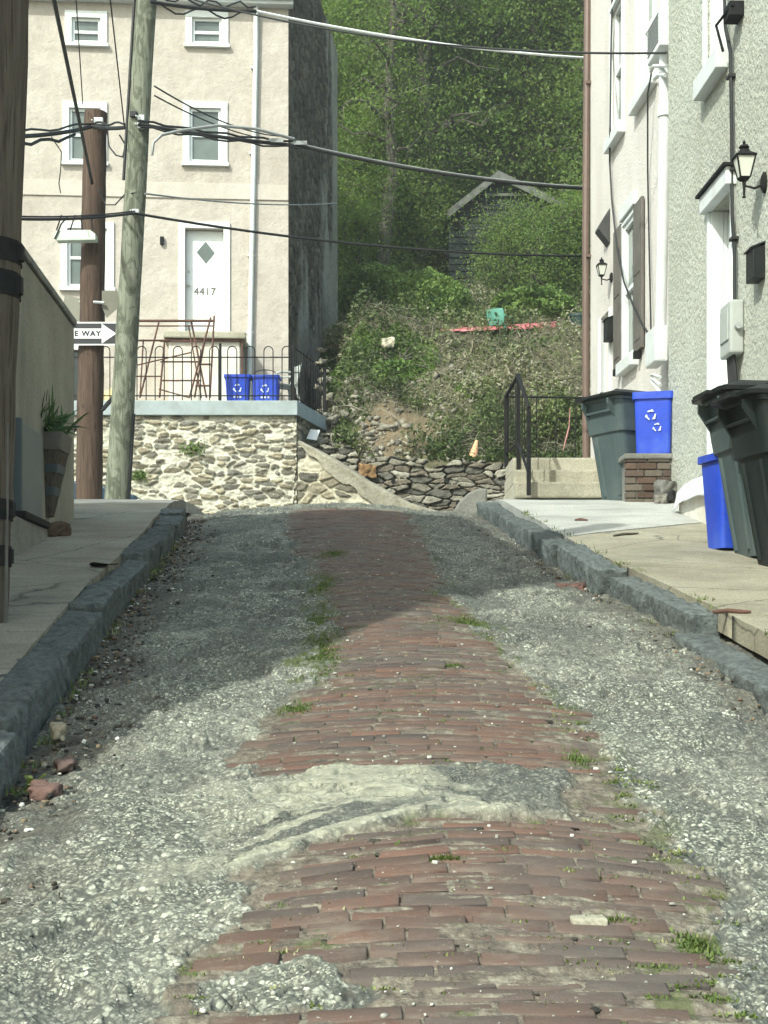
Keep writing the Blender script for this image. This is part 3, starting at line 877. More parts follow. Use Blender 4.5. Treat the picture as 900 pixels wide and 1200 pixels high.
# ------------------------------------------------------------------ windows and doors
def add_window(fr, root, s0, s1, z0, z1, cas=0.09, sill=True, rail=0.5, depth=0.12, glass='glass', blind=0.0, name='window', casmat='white'):
    """sash window in an opening; frame > pane, sill"""
    mb = MB()
    fr.box(mb, s0 - cas, s0, -0.02, 0.035, z0 - 0.02, z1); fr.box(mb, s1, s1 + cas, -0.02, 0.035, z0 - 0.02, z1)
    fr.box(mb, s0 - cas, s1 + cas, -0.02, 0.04, z1 + 0.001, z1 + cas)
    w = 0.055; d0, d1 = -depth + 0.005, -depth + 0.075
    fr.box(mb, s0 + 0.001, s0 + w, d0, d1, z0, z1 - 0.001); fr.box(mb, s1 - w, s1 - 0.001, d0, d1, z0, z1 - 0.001)
    zm = z0 + (z1 - z0) * rail
    for a, b in ((z0 + 0.001, z0 + w), (zm - w / 2, zm + w / 2), (z1 - w, z1 - 0.002)):
        fr.box(mb, s0 + w, s1 - w, d0, d1 - 0.002, a, b)
    fr.box(mb, s0 + 0.002, s0 + 0.02, d1, -0.022, z0, z1); fr.box(mb, s1 - 0.02, s1 - 0.002, d1, -0.022, z0, z1)
    wo = mb.build(name, MT[casmat], root, bevel=0.006)
    g = MB(); g.add([fr.p(s, -depth + 0.03, z) for s, z in ((s0 + w, z0 + w), (s1 - w, z0 + w), (s1 - w, z1 - w), (s0 + w, z1 - w))], [(0, 1, 2, 3)])
    g.build('pane', MT[glass], wo)
    if blind:
        b = MB(); fr.box(b, s0 + w, s1 - w, -depth + 0.010, -depth + 0.022, z1 - w - (z1 - z0 - 2 * w) * blind, z1 - w)
        b.build('blind', MT['blind'], wo)
    if sill:
        s = MB(); fr.box(s, s0 - cas - 0.03, s1 + cas + 0.03, -0.02, 0.09, z0 - 0.09, z0 - 0.022)
        s.build('sill', MT[casmat], wo, bevel=0.008)
    return wo


def text_mesh(name, body, size, mat, parent, M, thick=0.004, align='CENTER', space=1.0, bold=0.0):
    cu = bpy.data.curves.new(name, 'FONT'); cu.body = body; cu.size = size; cu.align_x = align; cu.align_y = 'CENTER'; cu.extrude = thick; cu.space_character = space; cu.offset = bold
    tmp = bpy.data.objects.new(name + '_tmp', cu); COL.objects.link(tmp)
    dg = bpy.context.evaluated_depsgraph_get(); dg.update()
    me = bpy.data.meshes.new_from_object(tmp.evaluated_get(dg))
    bpy.data.objects.remove(tmp)
    me.materials.clear()
    me.transform(M)
    o = link(name, me, MT[mat] if isinstance(mat, str) else mat, parent)
    me.transform(Matrix.Translation(-root_loc(parent)))
    return o


def frame_matrix(fr, s, d, z):
    """text basis lying on the wall (x to viewer's right)"""
    n = fr.n; up = Vector((0, 0, 1)); x = up.cross(n)
    p = fr.p(s, d, z)
    return Matrix(((x.x, up.x, n.x, p.x), (x.y, up.y, n.y, p.y), (x.z, up.z, n.z, p.z), (0, 0, 0, 1)))


def rubble_wall(name, fr, s0, s1, zb, ztop, mat, parent, cell=(0.30, 0.15), mortar=(0.50, 0.47, 0.37), pal=None, seed=1, res=0.016, proud=0.045, gap=(0.05, 0.17), split=1.0, d=0.0, dark=0.0):
    """rubble masonry face as one displaced sheet; ztop may be a function of s"""
    pal = pal or [(0.16, 0.145, 0.11), (0.23, 0.20, 0.145), (0.115, 0.11, 0.092), (0.28, 0.25, 0.18), (0.19, 0.18, 0.15)]
    pal = np.array(pal)
    zt = ztop if callable(ztop) else (lambda s: np.full_like(s, ztop))
    ns = max(4, int((s1 - s0) / res)); hm = float(np.max(zt(np.linspace(s0, s1, 50)))) - zb
    nz = max(4, int(hm / res))
    S, T = np.meshgrid(np.linspace(s0, s1, ns), np.linspace(0, 1, nz), indexing='ij')
    Z = zb + T * (zt(S) - zb)
    wu = (fbm(S * 3.3, Z * 3.3, seed, 3) - 0.5) * 0.16; wv = (fbm(S * 2.2, Z * 2.2, seed + 3, 3) - 0.5) * 0.12
    f1, f2, r1, r2 = cells((S + wu) / cell[0], (Z + wv) / cell[1], seed + 7, 0.95)
    e = f2 - f1 + (fbm(S * 22, Z * 22, seed + 2, 3) - 0.5) * 0.16
    st = sst(gap[0], gap[1], e)
    st = st * np.where(r2 < split, 1, 0.25)          # some stones lie buried under the pointing
    D = d + st * proud * (0.35 + 0.9 * r1) + (fbm(S * 9, Z * 16, seed + 4, 5) - 0.5) * 0.055 + (fbm(S * 1.3, Z * 1.3, seed + 6, 3) - 0.5) * 0.07
    c = pal[(r2 * 7919 % 1 * len(pal)).astype(int)] * (0.75 + 0.5 * r1)[..., None]
    mo = np.array(mortar) * (0.78 + 0.45 * fbm(S * 5, Z * 5, seed + 8, 4))[..., None]
    if dark: mo = mo * (1 - dark * sst(0.10, 0.0, e))[..., None]
    sm = sst(0.35, 0.75, st)[..., None]
    c = mo * (1 - sm) + c * sm
    sx, sy = fr.o.x, fr.o.y
    V = np.stack([sx + fr.a.x * S + fr.n.x * D, sy + fr.a.y * S + fr.n.y * D, Z], -1)
    return np_mesh(name, V.reshape(-1, 3), grid_faces(ns, nz), mat, parent, vcol=c.reshape(-1, 3))


# ------------------------------------------------------------------ the tall cream house across the street
FL = Frame((-1.94, 30.0), (-1, -0.075), (0.075, -1))
FS = Frame((-1.94, 30.0), (0.085, 1), (1, -0.085))        # its gable side


def px_rect(fr, x0, x1, y0, y1, d=0.0):
    xm, ym = (x0 + x1) / 2, (y0 + y1) / 2
    sa = fr.hit(x0, ym, d)[0]; sb = fr.hit(x1, ym, d)[0]
    return min(sa, sb), max(sa, sb), fr.hit(xm, y1, d)[1], fr.hit(xm, y0, d)[1]


def cream_house():
    root = thing('cream_house', 'tall cream stuccoed house numbered 4417 with a peeling dark gable side above the stone wall', 'house', FL.p(3.5, 0, 5.3))
    wins = [(84, 118, 21, 50), (225, 260, 21, 51), (81, 118, 127, 189), (222, 259, 127, 190), (79, 126, 268, 336)]
    holes = [px_rect(FL, *w) for w in wins]
    dr = px_rect(FL, 217, 262, 268, 391)
    low = px_rect(FL, 84, 98, 410, 470)
    mb = MB(); FL.wall(mb, 0, 8.2, 4.8, 14.35, holes + [dr, low], 0.2)
    for a, b in ((8.2, 8.2),):
        mb.add([FL.p(8.2, 0, 4.8), FL.p(8.2, -8.6, 4.8), FL.p(8.2, -8.6, 14.35), FL.p(8.2, 0, 14.35)], [(0, 1, 2, 3)])
    mb.add([FL.p(8.2, -8.6, 4.8), FL.p(0, -8.6, 4.8), FL.p(0, -8.6, 14.35), FL.p(8.2, -8.6, 14.35)], [(0, 1, 2, 3)])
    mb.build('wall', MT['stucco_c'], root)
    for i, h in enumerate(holes):
        add_window(FL, root, *h, cas=0.13, rail=(0.45, 0.45, 0.5, 0.5, 0.5)[i], depth=0.1, blind=(0.5, 0.5, 0.6, 0.55, 0.55)[i])
    # string course
    y0, y1 = FL.hit(280, 234)[1], FL.hit(280, 216)[1]
    b = MB(); FL.box(b, 0.0, 8.2, 0, 0.028, y0, y1); b.build('string_course', MT['stucco_band'], root, bevel=0.01)
    # door
    s0, s1, z0, z1 = dr
    b = MB()
    FL.box(b, s0 - 0.13, s0, -0.02, 0.04, z0, z1); FL.box(b, s1, s1 + 0.13, -0.02, 0.04, z0, z1); FL.box(b, s0 - 0.13, s1 + 0.13, -0.02, 0.045, z1 + 0.001, z1 + 0.13)
    b.build('door_frame', MT['white'], root, bevel=0.01)
    b = MB(); FL.box(b, s0 + 0.01, s1 - 0.01, -0.185, -0.14, z0 + 0.01, z1 - 0.01)
    door = b.build('door', MT['white'], root, bevel=0.006)
    cs, cz = FL.hit(241, 296, -0.14)
    b = MB(); b.prism([FL.p(cs + x, -0.139, cz + z) for x, z in ((-0.18, 0), (0, -0.22), (0.18, 0), (0, 0.22))], FL.n * 0.012)
    b.build('diamond_window', MT['glass'], door)
    hs, hz = FL.hit(221, 334, -0.14)
    b = MB(); b.tube([FL.p(hs, -0.14, hz), FL.p(hs, -0.07, hz)], 0.03, 10)
    b.build('handle', MT['galv'], door)
    b = MB(); b.tube([FL.p(hs, -0.14, hz + 0.28), FL.p(hs, -0.11, hz + 0.28)], 0.025, 10)
    b.build('lock', MT['galv'], door)
    ns, nz = FL.hit(240, 342, -0.14)
    text_mesh('house_number', '4417', 0.215, 'shutter', door, frame_matrix(FL, ns, -0.135, nz), space=1.05)
    # basement opening
    s0, s1, z0, z1 = low
    b = MB(); FL.box(b, s0 - 0.09, s0, -0.02, 0.03, z0, z1 + 0.1); FL.box(b, s1, s1 + 0.09, -0.02, 0.03, z0, z1 + 0.1); FL.box(b, s0, s1, -0.02, 0.03, z1, z1 + 0.1)
    w = b.build('cellar_window', MT['white'], root, bevel=0.006)
    b = MB(); FL.box(b, s0 + 0.01, s1 - 0.01, -0.19, -0.12, z0 + 0.01, z1 - 0.01); b.build('pane', MT['glass_d'], w)
    # eave, gutter and low roof
    b = MB(); FL.box(b, -0.1, 8.3, -0.02, 0.22, 14.1, 14.22); FL.box(b, -0.1, 8.3, 0.16, 0.30, 14.17, 14.28)
    b.build('eave', MT['white_d'], root, bevel=0.02)
    b = MB(); b.hexa([FL.p(s, d, z + o) for s in (-0.12, 8.3) for d, z in ((0.2, 14.24), (-8.8, 15.6)) for o in (0, 0.12)])
    b.build('roof', MT['roofing'], root)
    # downspout
    b = MB()
    pts = [FL.p(*q) for q in ((FL.hit(300, 14)[0], 0.09, 14.1), (FL.hit(300, 60)[0], 0.07, FL.hit(300, 60)[1]), (FL.hit(293, 400)[0], 0.07, FL.hit(293, 400)[1]), (FL.hit(291, 465)[0], 0.07, 5.35))]
    b.tube(pts, 0.05, 10)
    for py in (80, 180, 300, 390):
        s, z = FL.hit(298.5 - (py - 60) * 0.017, py); FL.box(b, s - 0.075, s + 0.075, 0.0, 0.06, z - 0.02, z + 0.02)
    b.build('downspout', MT['white_d'], root, smooth=30)
    s, z = FL.hit(190, 282)
    b = MB(); FL.box(b, s - 0.04, s + 0.04, 0, 0.07, z - 0.09, z + 0.07); b.build('wall_vent', MT['iron'], root, bevel=0.012)
    # stoop
    s0, s1, z0, z1 = px_rect(FL, 195, 281, 397, 470, 0.9)
    b = MB(); FL.box(b, s0, s1 - 0.04, 0.0, 0.85, 5.2, z1)
    st = b.build('stoop', MT['stucco_w'], root, bevel=0.02)
    b = MB(); FL.box(b, s0 - 0.12, s1 + 0.06, 0.0, 0.98, z1 + 0.001, z1 + 0.14)
    b.build('slab', MT['conc_step'], st, bevel=0.03)
    b = MB()
    for s in (s0 - 0.06,):
        FL.box(b, s, s + 0.04, 0.86, 0.90, 5.25, z1)
    FL.box(b, s0 - 0.08, s1 + 0.02, 0.86, 0.93, z1 - 0.04, z1 - 0.002); b.build('support', MT['rust'], st)
    # gable side: render fallen away in tall strips
    ns, nz = 240, 330
    S, Z = np.meshgrid(np.linspace(0, 8.6, ns), np.linspace(4.8, 16.6, nz), indexing='ij')
    u = S / 8.6
    n = fbm(S * 0.55, Z * 0.16, 101, 5) - 0.5; n2 = fbm(S * 2.5, Z * 1.0, 103, 5) - 0.5; n3 = fbm(S * 7, Z * 1.6, 105, 4)
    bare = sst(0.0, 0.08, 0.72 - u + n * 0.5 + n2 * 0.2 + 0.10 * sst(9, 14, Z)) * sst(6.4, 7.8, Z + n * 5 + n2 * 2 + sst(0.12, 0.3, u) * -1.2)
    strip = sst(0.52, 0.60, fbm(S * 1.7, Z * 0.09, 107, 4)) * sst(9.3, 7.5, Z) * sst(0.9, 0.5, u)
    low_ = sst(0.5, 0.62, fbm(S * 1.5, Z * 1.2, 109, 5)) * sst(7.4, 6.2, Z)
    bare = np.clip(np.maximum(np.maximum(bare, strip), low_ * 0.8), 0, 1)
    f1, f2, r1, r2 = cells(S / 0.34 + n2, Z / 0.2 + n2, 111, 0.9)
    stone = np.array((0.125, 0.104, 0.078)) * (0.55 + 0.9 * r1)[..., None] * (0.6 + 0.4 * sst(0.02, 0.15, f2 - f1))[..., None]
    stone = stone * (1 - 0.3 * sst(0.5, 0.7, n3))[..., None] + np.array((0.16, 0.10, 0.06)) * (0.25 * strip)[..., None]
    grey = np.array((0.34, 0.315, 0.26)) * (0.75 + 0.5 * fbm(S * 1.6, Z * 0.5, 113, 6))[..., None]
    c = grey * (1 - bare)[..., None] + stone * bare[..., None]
    D = -bare * 0.05 + bare * (sst(0.02, 0.2, f2 - f1) * 0.06 * r2) + (n3 - 0.5) * 0.03
    V = np.stack([FS.o.x + FS.a.x * S + FS.n.x * D, FS.o.y + FS.a.y * S + FS.n.y * D, Z], -1)
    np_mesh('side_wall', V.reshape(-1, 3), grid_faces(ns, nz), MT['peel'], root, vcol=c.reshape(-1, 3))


cream_house()

# ------------------------------------------------------------------ retaining wall with its terrace
FR = Frame((W(345, 480, 26.9).x, 26.9), (-1, 0.0), (0, -1))
RT = CZ + (750 - 487) * 26.9 / F          # underside of the coping
RC = CZ + (750 - 470) * 26.9 / F
EX = Vector((W(385, 480, 29.4).x, 29.4, 0))   # far end of the terrace's right side
FRS = Frame((FR.o.x, FR.o.y), (EX.x - FR.o.x, EX.y - FR.o.y), (1, -0.22))
LEN_S = (EX - FR.o).length


def retaining_wall():
    root = thing('stone_retaining_wall', 'rubble stone retaining wall with a blue grey painted coping below the cream house', 'wall', FR.p(3, 0, 2.66))
    rubble_wall('stone_face', FR, -0.04, 9.0, 2.6, RT, MT['rubble'], root, cell=(0.25, 0.09), mortar=(0.60, 0.58, 0.48), pal=[(0.24, 0.21, 0.155), (0.31, 0.27, 0.195), (0.18, 0.167, 0.135), (0.38, 0.34, 0.25), (0.26, 0.24, 0.195), (0.21, 0.20, 0.17)], seed=201, gap=(0.07, 0.26), split=0.76)
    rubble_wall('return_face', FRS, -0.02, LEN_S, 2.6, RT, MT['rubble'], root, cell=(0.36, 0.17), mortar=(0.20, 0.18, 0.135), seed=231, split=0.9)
    b = MB()
    o = 0.10
    P = [FR.p(9.2, 0, 0), FR.p(9.2, o, 0), FR.p(-o * 0.6, o, 0), FRS.p(LEN_S, o, 0), FRS.p(LEN_S, -0.4, 0), FR.p(0.35, -0.4, 0), FR.p(9.2, -0.4, 0)]
    b.prism([p + Vector((0, 0, RT - 0.005)) for p in P], (0, 0, RC - RT))
    b.build('coping', MT['coping'], root, bevel=0.012)
    b = MB(); b.prism([p + Vector((0, 0, 5.0)) for p in (FR.p(9.2, -0.2, 0), FR.p(0.25, -0.2, 0), FRS.p(LEN_S, -0.2, 0), FRS.p(LEN_S + 0.6, -0.3, 0), FL.p(0, 0, 0), FL.p(8.2, 0, 0))], (0, 0, RC - 5.01))
    b.build('terrace_floor', MT['conc_grey'], root)


retaining_wall()


def fern_tuft(s, z, r, label):
    rng = np.random.default_rng(int(s * 100))
    c = np.array(FR.p(s, 0.06, z))
    leafs('wall_plant', c + rng.normal(size=(260, 3)) * np.array((r, 0.05, r * 0.55)), 0.05, MT['leaf_b'], rng, label=label, cat='plant')


def leafs(name, P, size, mat, rng, parent=None, nb=0.0, tj=0.16, label=None, cat=None, kind=None, group=None, aspect=0.55, up=0.0, smin=0.6, dark=None, loc=None):
    """one small quad per point, folded along the middle so that it catches light"""
    P = np.asarray(P, float); n = len(P)
    a = rng.normal(size=(n, 3)); a[:, 2] += up; a /= np.linalg.norm(a, axis=1, keepdims=True)
    if nb:
        m = rng.normal(size=(n, 3)) * (1 - nb) + np.array((-0.35, -0.6, 0.75)) * nb; m /= np.linalg.norm(m, axis=1, keepdims=True)
        a -= m * (a * m).sum(1, keepdims=True); a /= np.linalg.norm(a, axis=1, keepdims=True); b = np.cross(m, a)
    else:
        b = rng.normal(size=(n, 3)); b -= a * (a * b).sum(1, keepdims=True); b /= np.linalg.norm(b, axis=1, keepdims=True)
    nr = np.cross(a, b)
    L = size * (smin + (1 - smin) * 2 * rng.random((n, 1))); w = L * aspect * 0.5
    q = np.stack([P - a * L * 0.5, P + b * w + nr * w * 0.35, P + a * L * 0.5, P - b * w + nr * w * 0.35], 1).reshape(-1, 3)
    r = rng.random(n) if dark is None else np.clip(dark + rng.normal(size=n) * tj, 0, 1)
    col = np.stack([r, rng.random(n), rng.random(n)], 1)
    if parent is None and loc is None: loc = (float(P[:, 0].mean()), float(P[:, 1].mean()), float(P[:, 2].min()))
    o = np_mesh(name, q, np.arange(4 * n).reshape(-1, 4), mat, parent, loc=loc or (0, 0, 0), fcol=col)
    return tag(o, label, cat, group, kind)


fern_tuft(FR.hit(228, 526)[0], FR.hit(228, 526)[1], 0.11, 'small dark green plant growing from the middle of the stone retaining wall')
fern_tuft(FR.hit(163, 558)[0], FR.hit(163, 558)[1], 0.08, 'tiny green weed low on the stone wall beside the pale green pole')


# ---- railings
def railing(name, fr, s0, s1, z0, h, step, hoop, label, posts, mat='iron', d=0.0, r=0.011, zf=None):
    zf = zf or (lambda s: z0)
    root = thing(name, label, 'railing', fr.p((s0 + s1) / 2, d, zf((s0 + s1) / 2)))
    b = MB()
    for hh in (0.10, h * 0.80 if hoop else h):
        b.tube([fr.p(s, d, zf(s) + hh) for s in np.linspace(s0, s1, 8)], r * 1.2, 6)
    b.build('rail', MT[mat], root)
    b = MB(); n = int((s1 - s0) / step)
    for i in range(n + 1):
        s = s0 + i * step
        if hoop:
            if i % 2 == 0 and i < n:
                t = step / 2
                b.tube([fr.p(s, d, zf(s) + 0.02)] + [fr.p(s + t - t * math.cos(a), d, zf(s) + h - t + t * math.sin(a)) for a in np.linspace(0, math.pi, 7)] + [fr.p(s + step, d, zf(s) + 0.02)], r, 5)
        else:
            b.tube([fr.p(s, d, zf(s) + 0.02), fr.p(s, d, zf(s) + h - 0.005)], r, 5)
    b.build('pickets', MT[mat], root, smooth=True)
    for s in posts:
        b = MB(); fr.box(b, s - 0.022, s + 0.022, d - 0.022, d + 0.022, zf(s), zf(s) + h + 0.05); b.build('post', MT[mat], root, bevel=0.004)
    return root


railing('hoop_railing', FR, 0.06, 8.9, RC, 1.0, 0.165, True, 'low dark hoop topped iron railing along the front of the terrace', [0.02, 1.35, 3.2, 5.2], d=-0.02, r=0.010)
railing('side_railing', FRS, 0.08, LEN_S - 0.12, RC, 1.0, 0.17, False, 'black iron railing along the shaded right end of the terrace', [0.04, 1.2, LEN_S - 0.14], d=-0.04, r=0.009)


# ---- rusty trestle frames leaning on the terrace
def pf(px, py, Y): return W(px, py, Y)


def rusty_frames():
    def bars(name, root, *items):
        for it in items:
            b = MB(); b.tube(it[0], it[1] if len(it) > 1 else 0.020, 6); b.build(name, MT['rust'], root, smooth=True)

    Y = 27.5
    root = thing('scaffold_frame', 'tall rusty brown steel scaffold frame with a long top bar standing behind the railing', 'scaffold frame', pf(222, 467, Y))
    bars('upright', root, ([pf(222, 466, Y), pf(247, 372, Y + 0.1)],), ([pf(246, 466, Y), pf(251, 370, Y + 0.1)],))
    bars('crossbar', root, ([pf(150, 376, Y + 0.1), pf(252, 376, Y + 0.1)], 0.026), ([pf(150, 382, Y + 0.1), pf(250, 382, Y + 0.1)], 0.014), ([pf(229, 452, Y), pf(247, 452, Y)],), ([pf(235, 427, Y), pf(248, 427, Y)],))
    bars('brace', root, ([pf(224, 376, Y + 0.16), pf(242, 466, Y + 0.02)],), ([pf(221, 382, Y + 0.16), pf(236, 466, Y + 0.02)], 0.015))
    Y = 27.8
    root = thing('scaffold_frame', 'rusty ladder like scaffold frame leaning between the pale pole and the tall frame', 'scaffold frame', pf(160, 467, Y))
    bars('upright', root, ([pf(164, 466, Y), pf(186, 378, Y + 0.3)],), ([pf(168, 398, Y + 0.1), pf(164, 466, Y)], 0.016))
    bars('crossbar', root, ([pf(150, 399, Y + 0.1), pf(200, 399, Y + 0.1)],), ([pf(150, 441, Y), pf(190, 441, Y)], 0.014))
    bars('brace', root, ([pf(160, 428, Y - 0.08), pf(224, 413, Y - 0.08)], 0.014), ([pf(186, 456, Y), pf(222, 466, Y)], 0.014))
    Y = 28.1
    root = thing('scaffold_frame', 'wide low rusty frame with three rungs in front of the white stoop', 'scaffold frame', pf(205, 467, Y))
    bars('upright', root, ([pf(187, 466, Y), pf(193, 398, Y)],), ([pf(228, 466, Y), pf(240, 398, Y)],))
    bars('rung', root, *[([pf(188, py, Y), pf(236, py, Y)], 0.017) for py in (400, 424, 446)])


rusty_frames()


# ---- recycling tubs on the terrace
def rrect(hw, hd, r, z, n=5, cx=0, cy=0):
    out = []
    for (sx, sy, a0) in ((1, 1, 0), (-1, 1, 90), (-1, -1, 180), (1, -1, 270)):
        for k in range(n):
            a = math.radians(a0 + 90 * k / (n - 1))
            out.append(Vector((cx + sx * (hw - r) + r * math.cos(a), cy + sy * (hd - r) + r * math.sin(a), z)))
    return out


def recycle_mark(b, cx, cz, r, y):
    """three bent chasing arrows on the -y face"""
    for k in range(3):
        a0 = math.radians(90 + 120 * k)
        for t0, t1, w0, w1 in ((-0.75, 0.15, 0.2, 0.2), (0.15, 0.7, 0.42, 0.03)):
            pts = []
            for t, w in ((t0, w0), (t1, w1)):
                for sg in (-1, 1):
                    a = a0 - t
                    pts.append(Vector((cx + (r + sg * w * r * 0.8) * math.cos(a), y, cz + (r + sg * w * r * 0.8) * math.sin(a))))
            b.prism([pts[0], pts[1], pts[3], pts[2]], (0, -0.003, 0))


def tub(name, w, d, h, label, loc, rz, mark=True, taper=0.84, handle=False, group=None, rim=0.05):
    root = thing(name, label, 'recycling bin', loc, group, rz)
    b = MB()
    b.loft([rrect(w / 2 * taper, d / 2 * taper, 0.03, 0.0), rrect(w / 2 * (taper + 0.01), d / 2 * (taper + 0.01), 0.035, 0.015), rrect(w / 2 * 0.985, d / 2 * 0.985, 0.04, h * 0.97),
            rrect(w / 2 * 0.94, d / 2 * 0.94, 0.035, h * 0.97), rrect(w / 2 * (taper - 0.06), d / 2 * (taper - 0.06), 0.03, 0.03)], True, True)
    b.build('body', MT['blue'], root, world=False, smooth=35)
    b = MB(); o = 0.018
    b.loft([rrect(w / 2 + o, d / 2 + o, 0.045, h - rim), rrect(w / 2 + o, d / 2 + o, 0.045, h), rrect(w / 2 - 0.012, d / 2 - 0.012, 0.035, h), rrect(w / 2 - 0.008, d / 2 - 0.008, 0.035, h - rim)], False, False)
    s0 = rrect(w / 2 + o, d / 2 + o, 0.045, h - rim); s1 = rrect(w / 2 - 0.008, d / 2 - 0.008, 0.035, h - rim)
    b.loft([s1, s0], False, False)
    b.build('rim', MT['blue'], root, world=False, smooth=35)
    if mark:
        b = MB(); slope = (d / 2 * 0.985 - d / 2 * taper) / h
        yy = -(d / 2 * taper + slope * h * 0.5) - 0.006
        if mark == 'two':
            recycle_mark(b, -w * 0.06, h * 0.62, h * 0.075, yy - 0.01); b.build('printed_mark', MT['mark'], root, world=False); b = MB(); recycle_mark(b, w * 0.10, h * 0.42, h * 0.06, yy - 0.004)
        else:
            recycle_mark(b, 0, h * 0.52, h * 0.13, yy - 0.004)
        if mark != 'two':
            for k in range(3): b.box((w * (-0.12 + 0.12 * k), yy + 0.004, h * 0.24), (w * 0.07, 0.006, h * 0.09))
        b.build('printed_mark', MT['mark'], root, world=False)
    if handle:
        b = MB(); b.tube([(w / 2 * 0.8 * math.cos(a), -d / 2 * 0.9 - 0.03, h + 0.02 + 0.07 * math.sin(a)) for a in np.linspace(0, math.pi, 9)], 0.009, 6)
        b.build('handle', MT['lid'], root, world=False, smooth=True)
    return root


p = W(279, 467, 27.35); tub('recycling_tub', 0.46, 0.42, 0.53, 'left of two blue recycling tubs with a white print behind the terrace railing', (p.x, p.y, RC), 0.03, group='blue tubs on the terrace')
p = W(312, 467, 27.4); tub('recycling_tub', 0.50, 0.40, 0.53, 'blue recycling tub with its wire handle up beside the corner post of the terrace railing', (p.x, p.y, RC), -0.05, handle=True, group='blue tubs on the terrace')


def lawn_chair(name, label, loc, rz, mat, group=None, s=1.0):
    """moulded plastic garden armchair, seat facing -y"""
    root = thing(name, label, 'chair', loc, group, rz)
    b = MB(); b.loft([rrect(0.25 * s, 0.23 * s, 0.06, 0.40 * s), rrect(0.26 * s, 0.24 * s, 0.06, 0.425 * s), rrect(0.24 * s, 0.22 * s, 0.06, 0.43 * s)])
    b.build('seat', MT[mat], root, world=False, smooth=35)
    b = MB(); secs = []
    for z, hw, y in ((0.42, 0.22, 0.20), (0.60, 0.255, 0.235), (0.78, 0.255, 0.275), (0.84, 0.22, 0.285)):
        row = [(x * hw * s, (y + 0.05 * (1 - x * x)) * s, z * s) for x in np.linspace(-1, 1, 11)]
        secs.append(row + [(x_, y_ + 0.018, z_) for x_, y_, z_ in row[::-1]])
    b.loft(secs); b.build('backrest', MT[mat], root, world=False, smooth=50)
    for sx in (-1, 1):
        b = MB(); b.tube([(sx * 0.27 * s, -0.22 * s, 0.40 * s), (sx * 0.285 * s, -0.2 * s, 0.60 * s), (sx * 0.285 * s, -0.10 * s, 0.635 * s), (sx * 0.28 * s, 0.10 * s, 0.64 * s), (sx * 0.26 * s, 0.25 * s, 0.66 * s)], 0.022 * s, 8)
        b.build('armrest', MT[mat], root, world=False, smooth=True)
        for y0, y1 in ((-0.20, -0.25), (0.19, 0.27)):
            b = MB(); b.tube([(sx * 0.24 * s, y0 * s, 0.41 * s), (sx * 0.275 * s, y1 * s, 0)], [0.028 * s, 0.02 * s], 6); b.build('leg', MT[mat], root, world=False, smooth=True)
    return root


p = FRS.p(0.8, -0.45, RC); lawn_chair('garden_chair', 'pale grey garden chair behind the shaded side railing of the terrace', (p.x, p.y, RC), math.radians(-70), 'meter')


# ---- yellow boards under the house, seen between the poles
def boards():
    root = thing('leaning_boards', 'pale yellow boards leaning upright on the house wall between the two far poles', 'boards', FL.p(*((FL.hit(125, 460)[0]), 0.2, 5.28)))
    s0 = FL.hit(136, 450)[0]
    for k in range(5):
        b = MB(); s = s0 + k * 0.115
        b.hexa([FL.p(s + ds, d + o, z) for ds in (0.0, 0.10) for o in (0, 0.03) for d, z in ((0.35, 5.27), (0.06 + 0.01 * k, 6.35 - 0.04 * (k % 3)))])
        b.build('board', MT['yellow'], root, bevel=0.004)


boards()


# ---- sloping wing wall running down from the terrace corner
FW = Frame((W(352, 560, 26.6).x, 26.6), (1, -0.28), (-0.28, -1))


def wing_wall():
    root = thing('wing_wall', 'rough stone wing wall with a plastered sloping top running down to the right from the terrace', 'wall', FW.p(1.2, 0, 2.66))
    q = [FW.hit(350, 517), FW.hit(388, 536), FW.hit(430, 563), FW.hit(480, 590), FW.hit(535, 607), FW.hit(560, 612)]
    ss = [a for a, _ in q]; zz = [b for _, b in q]
    top = lambda s: np.interp(s, ss, zz)
    L = ss[-1]
    rubble_wall('stone_face', FW, -0.05, L, 2.55, lambda s: top(s) - 0.03, MT['rubble'], root, cell=(0.36, 0.19), mortar=(0.46, 0.43, 0.335), seed=261, split=0.7)
    # plastered band following the slope, thicker to the left
    n = 90; S = np.linspace(-0.02, L, n); m = 14
    V = []; rag = (fbm(S * 3, S * 0, 271, 4) - 0.5) * 0.3
    wid = np.interp(S, [0, 0.5, 1.4, L], [0.12, 0.30, 0.30, 0.20]) + rag
    C = []
    for i, s in enumerate(S):
        for k in range(m):
            t = k / (m - 1)
            if t < 0.65: d = 0.075; z = float(top(s)) - wid[i] * (1 - t / 0.65)
            else: d = 0.075 - 0.40 * (t - 0.65) / 0.35; z = float(top(s)) + 0.02 * math.sin((t - 0.65) / 0.35 * math.pi)
            nn = float(fbm(np.array([s * 7]), np.array([t * 3.0 + s]), 273, 4)[0]) - 0.5
            p = FW.p(s, d + nn * 0.05, z + nn * 0.03); V.append(p)
            tone = 0.80 + 0.55 * float(fbm(np.array([s * 2.2]), np.array([t * 1.2]), 275, 5)[0])
            C.append([x * tone for x in (0.275, 0.255, 0.20)])
    np_mesh('plaster_cap', np.array(V), grid_faces(n, m), MT['rubble'], root, vcol=np.array(C))


wing_wall()

# ---- low dry stone wall at the foot of the bank
FD = Frame((W(395, 560, 27.5).x, 27.5), (1, 0.0), (0, -1))


